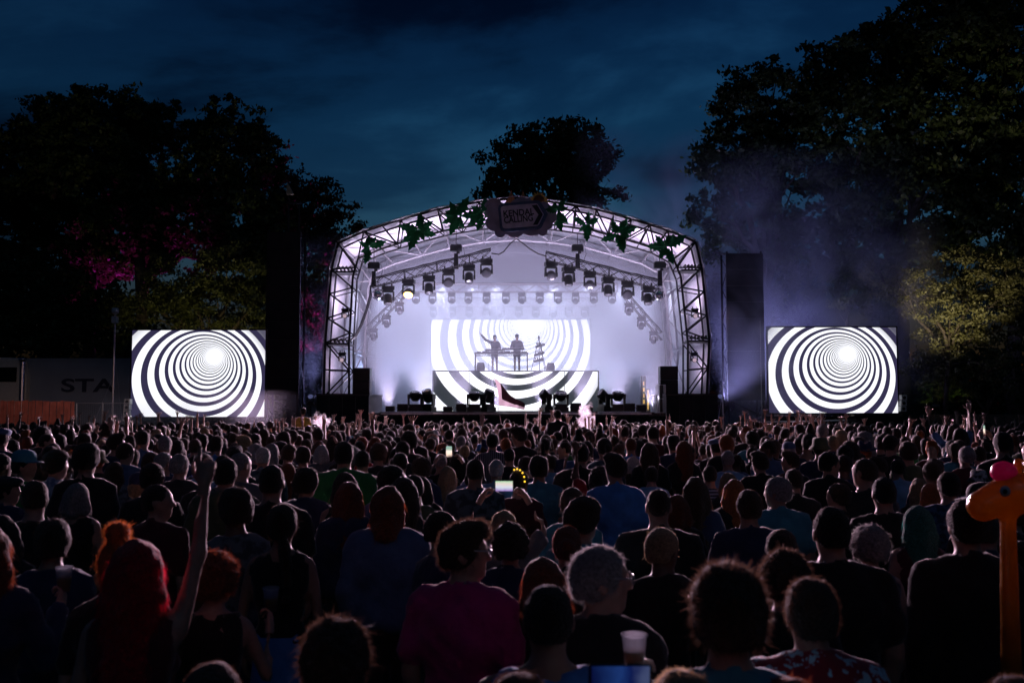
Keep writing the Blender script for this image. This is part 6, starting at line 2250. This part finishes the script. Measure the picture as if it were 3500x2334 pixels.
# ------------------------------------------------------------------ the packed mass beyond, too many to count
LOW = []
for k, v in enumerate([dict(hair='short'), dict(hair='crop', girth=1.15), dict(hair='thick'), dict(hair='long', fem=True), dict(hair='bob', fem=True), dict(hair='quiff', yaw=-0.6), dict(hair='bun', fem=True), dict(hair='short', ra='up'), dict(hair='crop', la='bentup'), dict(hair='long', fem=True, la='upout', ra='up'), dict(hair='short', la='point'), dict(hair='thick', la='up', ra='bentup')]):
    hk = v.pop('hair')
    p_ = Person(**v)
    F_ = Field(np.arange(-0.13, 0.16, 0.046), np.arange(-0.15, 0.19, 0.046), np.arange(1.30, 1.82, 0.046))
    F_.cone((0, -0.02, 1.36), (0, -0.002, 1.58), 0.058, 0.054, 0.03)
    p_.headparts(F_)
    parts_ = [(*F_.mesh(), 0)]
    for s in (-1, 1):          # arms and simple spread hands
        S, E, Wp, kind_ = p_.j[s]
        if kind_ == 'relaxed':
            continue
        b_ = MB()
        zdir = (Wp - E).normalized()
        xd = zdir.cross(Vector((0, 1, 0))).normalized() if abs(zdir.y) < 0.9 else Vector((1, 0, 0))
        b_.path([S, S.lerp(E, 0.5), E, E.lerp(Wp, 0.5), Wp, Wp + zdir * 0.06, Wp + zdir * 0.1], [0.045, 0.045, 0.038, 0.034, 0.026, 0.04, 0.03], 6)
        if kind_ in ('open', 'point'):
            for f in ((-0.5, -0.22, -0.05, 0.12, 0.3) if kind_ == 'open' else (0.0,)):
                b_.path([Wp + zdir * 0.08 + xd * f * 0.08, Wp + zdir * 0.185 + xd * f * 0.22], [0.011, 0.008], 4)
        parts_.append((np.array(b_.v), np.array([f for f in b_.f if len(f) == 4]), 0))
    sv, sq = p_.shirt('tee', 0.10, k, 1.05)
    parts_.append((sv, sq, 1))
    hr = p_.hair(hk, 0.046, 20, k)
    hc0 = np.array([0, -0.01, 1.66])
    parts_.append(((hr[0] - hc0) * 1.12 + hc0 + np.array([0, -0.006, 0.004]), hr[1], 2))
    LOW.append(parts_)
    print('LOW', [len(q) for _, q, _ in parts_])
cm_skin, cm_shirt = SKIN, [CL[c] for c in ('black', 'charcoal', 'navy', 'grey', 'denim', 'maroon', 'teal', 'lightblue', 'white', 'olive', 'red', 'green')]
cm_hair = [HAIR[c] for c in ('black', 'dark', 'brown', 'auburn', 'blond', 'grey', 'ginger')]
cmats = cm_skin + cm_shirt + cm_hair
V_, Q_, M_ = [], [], []
off_ = 0
npeople = 0
y = DMAX + 0.1
while y < 37.0:
    x = -0.545 * y
    while x < 0.545 * y:
        jx, jy = x + fr_.uniform(-0.2, 0.2), y + fr_.uniform(-0.22, 0.22)
        x += fr_.uniform(0.56, 0.84)
        up = (0.12 if jy > 27 else 0.06) * (1.8 if math.sin(jx * 0.9) > 0.2 else 0.4)
        k = int(fr_.integers(7, 12)) if fr_.random() < up else int(fr_.choice(7, p=[.3, .2, .12, .16, .1, .08, .04]))
        h = min(1.80, fr_.normal(1.63, 0.075))
        s_ = h / 1.757
        a = fr_.normal(0, 0.45)
        R3 = np.array([[math.cos(a), -math.sin(a), 0], [math.sin(a), math.cos(a), 0], [0, 0, 1]]) * s_
        mi = (int(fr_.choice(3, p=[.65, .27, .08])), 3 + int(fr_.choice(12, p=[.33, .24, .16, .06, .08, .04, .03, .02, .005, .02, .01, .005])), 15 + int(fr_.choice(7, p=[.35, .35, .18, .06, .03, .02, .01])))
        npeople += 1
        for (v, q, part) in LOW[k]:
            V_.append(v @ R3.T + np.array([jx, jy, 0]))
            Q_.append(q + off_)
            M_.append(np.full(len(q), mi[part]))
            off_ += len(v)
    y += 0.72
me = np_mesh('crowd', np.concatenate(V_), np.concatenate(Q_), cmats, True, np.concatenate(M_))
o = link_obj('crowd', me)
tag(o, 'dense far crowd of backlit heads and raised hands before the stage', 'crowd', kind='stuff')
print('PEOPLE', len(PLACED), NBASE, len(fills), DMAX, npeople, len(me.polygons))
# ------------------------------------------------------------------ things people hold and wear
def phone(center, w, h, rx, screen, label, rz=0.0):
    root = empty('phone', center, rz)
    MB().box((0, 0, 0), (w, 0.009, h)).build('body', M_CASE, root, bevel=0.003)
    o_ = MB().box((0, -0.0055, 0), (w * 0.92, 0.002, h * 0.92)).build('screen', screen, root)
    root.rotation_euler = (rx, 0, rz)
    tag(root, label, 'phone', 'phones held up in the crowd')
    return root


def screen_mat(name, stops, s_, scale=14, bands='Z'):
    m = bpy.data.materials.new(name)
    m.use_nodes = True
    t = m.node_tree
    b_ = t.nodes['Principled BSDF']
    tcn = node(t, 'ShaderNodeTexCoord')
    sp = node(t, 'ShaderNodeSeparateXYZ')
    link(t, tcn.outputs['Generated'], sp.inputs[0])
    nz = node(t, 'ShaderNodeTexNoise')
    nz.inputs['Scale'].default_value = scale
    link(t, tcn.outputs['Object'], nz.inputs[0])
    f = math_n(t, 'ADD', sp.outputs[2 if bands == 'Z' else 0], math_n(t, 'MULTIPLY', math_n(t, 'SUBTRACT', nz.outputs[0], 0.5), 0.35))
    link(t, ramp(t, f, stops), b_.inputs['Emission Color'])
    b_.inputs['Emission Strength'].default_value = s_
    b_.inputs['Base Color'].default_value = (0.02, 0.02, 0.02, 1)
    return m


SCR1 = screen_mat('phone_view_stage', [(0.0, (0.05, 0.02, 0.02)), (0.3, (1, 0.75, 0.6)), (0.55, (1, 0.85, 0.75)), (0.7, (0.35, 0.45, 0.35)), (1.0, (0.25, 0.4, 0.35))], 1.1)
SCR2 = screen_mat('phone_view_pale', [(0.0, (0.35, 0.2, 0.6)), (0.4, (0.75, 0.8, 0.9)), (0.7, (0.9, 0.75, 0.7)), (1.0, (0.5, 0.8, 0.5))], 0.9, 30)
SCR3 = screen_mat('phone_view_blue', [(0.0, (0.01, 0.02, 0.2)), (0.5, (0.06, 0.2, 0.9)), (0.7, (0.02, 0.05, 0.4)), (1.0, (0.3, 0.4, 0.9))], 0.16, 30, 'X')


def between(label, up=0.05):
    (e1, w1), (e2, w2) = HOLD[label][1], HOLD[label][-1]
    d1, d2 = (w1 - e1).normalized(), (w2 - e2).normalized()
    return (w1 + w2) / 2 + (d1 + d2) * up


def grip_pt(label, side, k=0.085):
    e1, w1 = HOLD[label][side]
    return w1 + (w1 - e1).normalized() * k


phone(between('person with fair hair and blue-grey top holding the bright upright phone high', 0.06), 0.072, 0.135, 0.05, SCR1, 'bright upright phone filming the stage in the middle of the crowd')
phone(between('person with fair parted hair lifting a small camera with both hands', 0.05), 0.12, 0.07, 0.1, SCR2, 'small glowing camera held level above fair parted hair')
phone(between('person mostly below the bottom edge lifting a glowing blue phone', 0.06), 0.15, 0.075, 0.15, SCR3, 'phone glowing blue at the bottom edge')
phone(grip_pt('person with white bobbed hair raising a dark phone', 1), 0.07, 0.14, 0.0, M_BLACK, 'dark phone raised beside white bobbed hair')
k = 0
for o in [o for o in bpy.data.objects if o.get('label') and 'filming' in str(o.get('label')) and o.get('category') == 'person'][:14]:
    ps_ = Person(la='phoneup', ra='phoneup')
    mw = Matrix.LocRotScale(o.location, o.rotation_euler, o.scale)
    mid = mw @ ((ps_.j[1][2] + ps_.j[-1][2]) / 2 + Vector((0, 0.03, 0.1)))
    phone(mid, 0.072, 0.14, 0.0, (SCR1, SCR2, M_GREYBOX)[k % 3], f'phone of the {str(o["label"]).split(",")[0]}, ' + str(o['label']).split(', ')[-1], o.rotation_euler[2])
    k += 1

M_CUP = mat('clear_plastic', (0.36, 0.38, 0.42), 0.18, spec=0.6, trans=0.45)
M_CUP.node_tree.nodes['Principled BSDF'].inputs['Alpha'].default_value = 0.2
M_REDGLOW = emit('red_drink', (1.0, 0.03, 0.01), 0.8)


def cup(c, label, tilt=0.0, drink=None):
    root = empty('plastic_cup', c)
    root.scale = (0.88,) * 3
    root.rotation_euler = (tilt, tilt * 0.5, 0)
    MB().lathe([(0.0, -0.06), (0.030, -0.06), (0.041, 0.055), (0.045, 0.058), (0.046, 0.064), (0.042, 0.066), (0.039, 0.055), (0.028, -0.05), (0.0, -0.05)], n=24).build('cup', M_CUP, root, smooth=True)
    MB().lathe([(0.0, -0.048), (0.028, -0.048), (0.0345, 0.01), (0.0, 0.012)], n=20).build('drink', drink or mat('lager', (0.5, 0.28, 0.06), 0.1, trans=0.5), root, smooth=True)
    tag(root, label, 'cup', 'plastic cups')


cup(grip_pt('person with long auburn hair and dark top cut off by the left edge', 1) + Vector((0, 0, 0.05)), 'clear plastic cup held up at the lower left edge')
cup(grip_pt('person with curly auburn hair holding up a plastic cup', 1) + Vector((0, 0, 0.05)), 'clear plastic cup held beside the curly auburn hair')
cup(grip_pt('large tousled light-brown head in the front row', -1) + Vector((0, 0, 0.05)), 'clear plastic cup held by the large tousled head in front')
cup(grip_pt('person in navy hoodie with mop of dark hair, sipping a red-lit drink', 1) + Vector((0, 0, 0.03)), 'plastic cup glowing red beside the navy hoodie', 0.4, M_REDGLOW)

# fairy-light headband
for o in bpy.data.objects:
    if o.get('label') == 'person wearing a headband of yellow fairy lights':
        ps_ = Person(yaw=-0.7)
        b = MB()
        pts = []
        for i in range(9):
            a = math.pi * (i / 8)
            pts.append(ps_.HM @ Vector((0.098 * math.cos(a), -0.04, 1.665 + 0.118 * math.sin(a))))
        b.path(pts, 0.006, 6)
        hb_ = b.build('headband', M_CASE, o)
        for i in (0, 1, 2, 3, 4, 5):
            MB().lathe([(0.0, -0.010), (0.009, -0.005), (0.010, 0.0), (0.007, 0.007), (0.0, 0.010)], pts[i] + Vector((0, -0.012, 0.004)), n=10).build('fairy_light', emit('fairy_yellow', (1.0, 0.55, 0.04), 1.6), hb_)
        break
# spectacles on the two near profiles
for lab, yaw in (('person in magenta tee with glasses, facing right', -1.25), ('silver-haired person with glasses turned right, dark jacket', -1.2)):
    for o in bpy.data.objects:
        if o.get('label') == lab:
            HM = Person(yaw=yaw).HM
            b = MB()
            for s in (-1, 1):
                b.path([HM @ Vector((s * 0.082, -0.01, 1.662)), HM @ Vector((s * 0.078, 0.05, 1.664)), HM @ Vector((s * 0.066, 0.104, 1.662))], 0.0032, 6)
                ring = [HM @ Vector((s * (0.034 + 0.026 * math.cos(a)), 0.112, 1.655 + 0.018 * math.sin(a))) for a in np.linspace(0, 2 * math.pi, 17)]
                b.path(ring, 0.0022, 5)
            b.path([HM @ Vector((-0.012, 0.116, 1.66)), HM @ Vector((0.012, 0.116, 1.66))], 0.0025, 5)
            b.build('glasses', M_ALU, o)
            break

# ------------------------------------------------------------------ inflatable giraffe on a stick at the right edge
YG = 4.05
g0 = at(3405, 1712, YG)
gir = empty('inflatable_giraffe', (g0.x, YG, 0))
M_ORANGE = mat('orange_vinyl', (0.5, 0.22, 0.015), 0.22, spec=0.6, noise=0.2, nscale=9, trans=0.3, coat=0.5, col2=(0.22, 0.07, 0.008), bump=0.35, bscale=30)
M_PINKV = mat('pink_vinyl', (0.85, 0.06, 0.28), 0.22, spec=0.6, trans=0.35)
F = Field(np.arange(-0.3, 0.36, 0.012), np.arange(-0.2, 0.21, 0.012), np.arange(g0.z - 1.0, g0.z + 0.3, 0.012))
hz_ = g0.z
F.cone((-0.055, 0, hz_ - 0.02), (0.07, 0, hz_ + 0.045), 0.062, 0.072, 0.03)
F.ell((0.075, 0, hz_ + 0.02), (0.07, 0.062, 0.075), 0.03)
F.cone((0.045, 0, hz_ - 0.05), (0.035, 0, hz_ - 0.95), 0.030, 0.044, 0.03)
for s in (-1, 1):
    F.cone((0.10, s * 0.03, hz_ + 0.07), (0.115, s * 0.035, hz_ + 0.14), 0.016, 0.013, 0.01)
    F.ell((0.115, s * 0.035, hz_ + 0.15), (0.022, 0.022, 0.022), 0.008)
    F.ell((0.14, s * 0.07, hz_ + 0.06), (0.05, 0.014, 0.022), 0.01)
gv, gq = F.mesh()
link_obj('body', np_mesh('giraffe_body', gv, gq, M_ORANGE, True), gir)
F = Field(np.arange(-0.1, 0.2, 0.01), np.arange(-0.1, 0.11, 0.01), np.arange(hz_ + 0.02, hz_ + 0.25, 0.01))
F.ell((0.035, 0, hz_ + 0.115), (0.052, 0.05, 0.045), 0.0)
gv, gq = F.mesh()
link_obj('crest', np_mesh('giraffe_crest', gv, gq, M_PINKV, True), gir)
for s in (-1, 1):
    MB().lathe([(0.0, 0.012), (0.018, 0.008), (0.022, 0.0)], (0.005, s * 0.066, hz_ + 0.045), n=16, rot=Matrix.Rotation(R(-90 * s), 3, 'X')).build('eye', M_GREYBOX, gir, smooth=True)
    MB().lathe([(0.0, 0.016), (0.008, 0.013), (0.010, 0.008)], (0.0, s * 0.068, hz_ + 0.045), n=12, rot=Matrix.Rotation(R(-90 * s), 3, 'X')).build('pupil', M_BLACK, gir, smooth=True)
bar('stick', (0.035, 0, 0.0), (0.035, 0, hz_ - 0.9), 0.012, M_CASE, gir, 6)
tag(gir, 'orange inflatable giraffe with pink crest held up at the right edge', 'inflatable')

# ------------------------------------------------------------------ flag waved before the riser
YFL = 33.0
flag = empty('flag', (at(1712, 1440, YFL).x, YFL, 0))
fl0 = flag.location
pb, pt = at(1722, 1470, YFL), at(1687, 1293, YFL)
bar('pole', (pb.x - fl0.x, 0, 1.2), (pt.x - fl0.x, 0, pt.z), 0.012, M_ALU, flag, 6)
n, m_ = 22, 14
vs, fs, mi = [], [], []
c00, c01, c10, c11 = at(1688, 1296, YFL), at(1708, 1384, YFL), at(1790, 1382, YFL), at(1796, 1400, YFL)
for i in range(n + 1):
    for j in range(m_ + 1):
        u, v = i / n, j / m_
        p = c00.lerp(c10, u).lerp(c01.lerp(c11, u), v)
        p = p + Vector((0.03 * math.sin(u * 7 + v * 4), 0.16 * math.sin(u * 9 + v * 2.5) * (0.3 + u), 0.05 * math.sin(u * 6.5 + 1.2) * (1 - v)))
        vs.append((p.x - fl0.x, p.y - fl0.y, p.z))
for i in range(n):
    for j in range(m_):
        a = i * (m_ + 1) + j
        fs.append((a, a + 1, a + m_ + 2, a + m_ + 1))
        mi.append(0 if (j > 9 or i < 4) else 1)
b = MB()
b.v, b.f, b.m = vs, fs, mi
fo = b.build('cloth', [mat('flag_white', (0.4, 0.36, 0.38), 0.8, noise=0.1, trans=0.25), mat('flag_red', (0.025, 0.010, 0.013), 0.8, noise=0.6, nscale=7, trans=0.06)], flag, smooth=True)
tag(flag, 'waving flag of white and dark red on a thin pole before the riser', 'flag')


# ------------------------------------------------------------------ drifting smoke
def smoke(name, lo, hi, density, scale, label, thr=(0.42, 0.7), col=(0.8, 0.84, 1.0), aniso=0.3, plume=False):
    m, t, v = volume_mat(name + '_air', density, col, aniso)
    tcn = node(t, 'ShaderNodeTexCoord')
    nz = node(t, 'ShaderNodeTexNoise')
    nz.inputs['Scale'].default_value = scale
    nz.inputs['Detail'].default_value = 3
    nz.inputs['Distortion'].default_value = 0.6
    link(t, tcn.outputs['Object'], nz.inputs['Vector'])
    mr = node(t, 'ShaderNodeMapRange', interpolation_type='SMOOTHSTEP')
    link(t, nz.outputs[0], mr.inputs[0])
    for i, x in ((1, thr[0]), (2, thr[1]), (3, 0.0), (4, density)):
        mr.inputs[i].default_value = x
    # soft edges: fade towards the sides of the bank
    sp = node(t, 'ShaderNodeSeparateXYZ')
    link(t, tcn.outputs['Generated'], sp.inputs[0])
    if plume:
        vl = node(t, 'ShaderNodeVectorMath', operation='SUBTRACT')
        vl.inputs[1].default_value = (0.5, 0.5, 0.5)
        link(t, tcn.outputs['Generated'], vl.inputs[0])
        ln_ = node(t, 'ShaderNodeVectorMath', operation='LENGTH')
        link(t, vl.outputs[0], ln_.inputs[0])
        e = math_n(t, 'SUBTRACT', 1.0, math_n(t, 'MULTIPLY', ln_.outputs['Value'], 2.0))
        link(t, math_n(t, 'ADD', e, math_n(t, 'MULTIPLY', math_n(t, 'SUBTRACT', nz.outputs[0], 0.5), 2.4)), mr.inputs[0])
        link(t, mr.outputs[0], v.inputs['Density'])
    f = None
    for i in range(3):
        c = sp.outputs[i]
        e = math_n(t, 'MULTIPLY', math_n(t, 'MULTIPLY', c, math_n(t, 'SUBTRACT', 1.0, c)), 4.0)
        f = e if f is None else math_n(t, 'MULTIPLY', f, e)
    if not plume:
        link(t, math_n(t, 'MULTIPLY', mr.outputs[0], f), v.inputs['Density'])
    c = (Vector(lo) + Vector(hi)) / 2
    s = Vector(hi) - Vector(lo)
    o_ = MB().box((0, 0, 0), s).build(name, m, loc=c)
    tag(o_, label, 'smoke', kind='stuff')
    return o_


def bank(px0, px1, py_top, zb, y0, y1):
    a_, c_ = at(px0, py_top, (y0 + y1) / 2), at(px1, py_top, (y0 + y1) / 2)
    return (a_.x, y0, zb), (c_.x, y1, a_.z)


smoke('smoke', *bank(2270, 3200, 500, 0.3, 46.9, 50.5), 0.42, 0.28, 'violet smoke bank drifting from the stage across to the right screen', (0.30, 0.75), (0.8, 0.8, 1.0))
smoke('smoke', *bank(2455, 2720, 640, 0.3, 43.4, 45.7), 0.6, 0.4, 'violet smoke veiling the right speaker tower', (0.36, 0.75), (0.8, 0.8, 1.0))
smoke('smoke', *bank(1950, 2560, 430, 7.0, 62.5, 67.0), 0.16, 0.22, 'faint violet smoke rising behind the right shoulder of the arch', (0.34, 0.75), (0.8, 0.8, 1.0))
smoke('smoke', *bank(940, 1240, 780, 0.3, 47.5, 50.0), 0.40, 0.5, 'thin blue smoke curling between the left speaker tower and the stage', (0.40, 0.72))
smoke('smoke', *bank(200, 980, 1330, 0.6, 34, 40), 0.16, 0.5, 'low blue smoke lying over the crowd below the left screen', (0.40, 0.72))
smoke('smoke', *bank(2000 - 34, 2000 + 34, 1362, 1.2, 29.6, 30.3), 6.0, 5.5, 'white smoke plume rising from the crowd before the riser', (0.25, 0.75), (0.95, 0.95, 1.0), plume=True)
smoke('smoke', *bank(1056, 1136, 1402, 1.4, 30.0, 30.7), 2.4, 6.0, 'small white smoke puff beside the mustard tee', (0.25, 0.75), (0.95, 0.95, 1.0), plume=True)
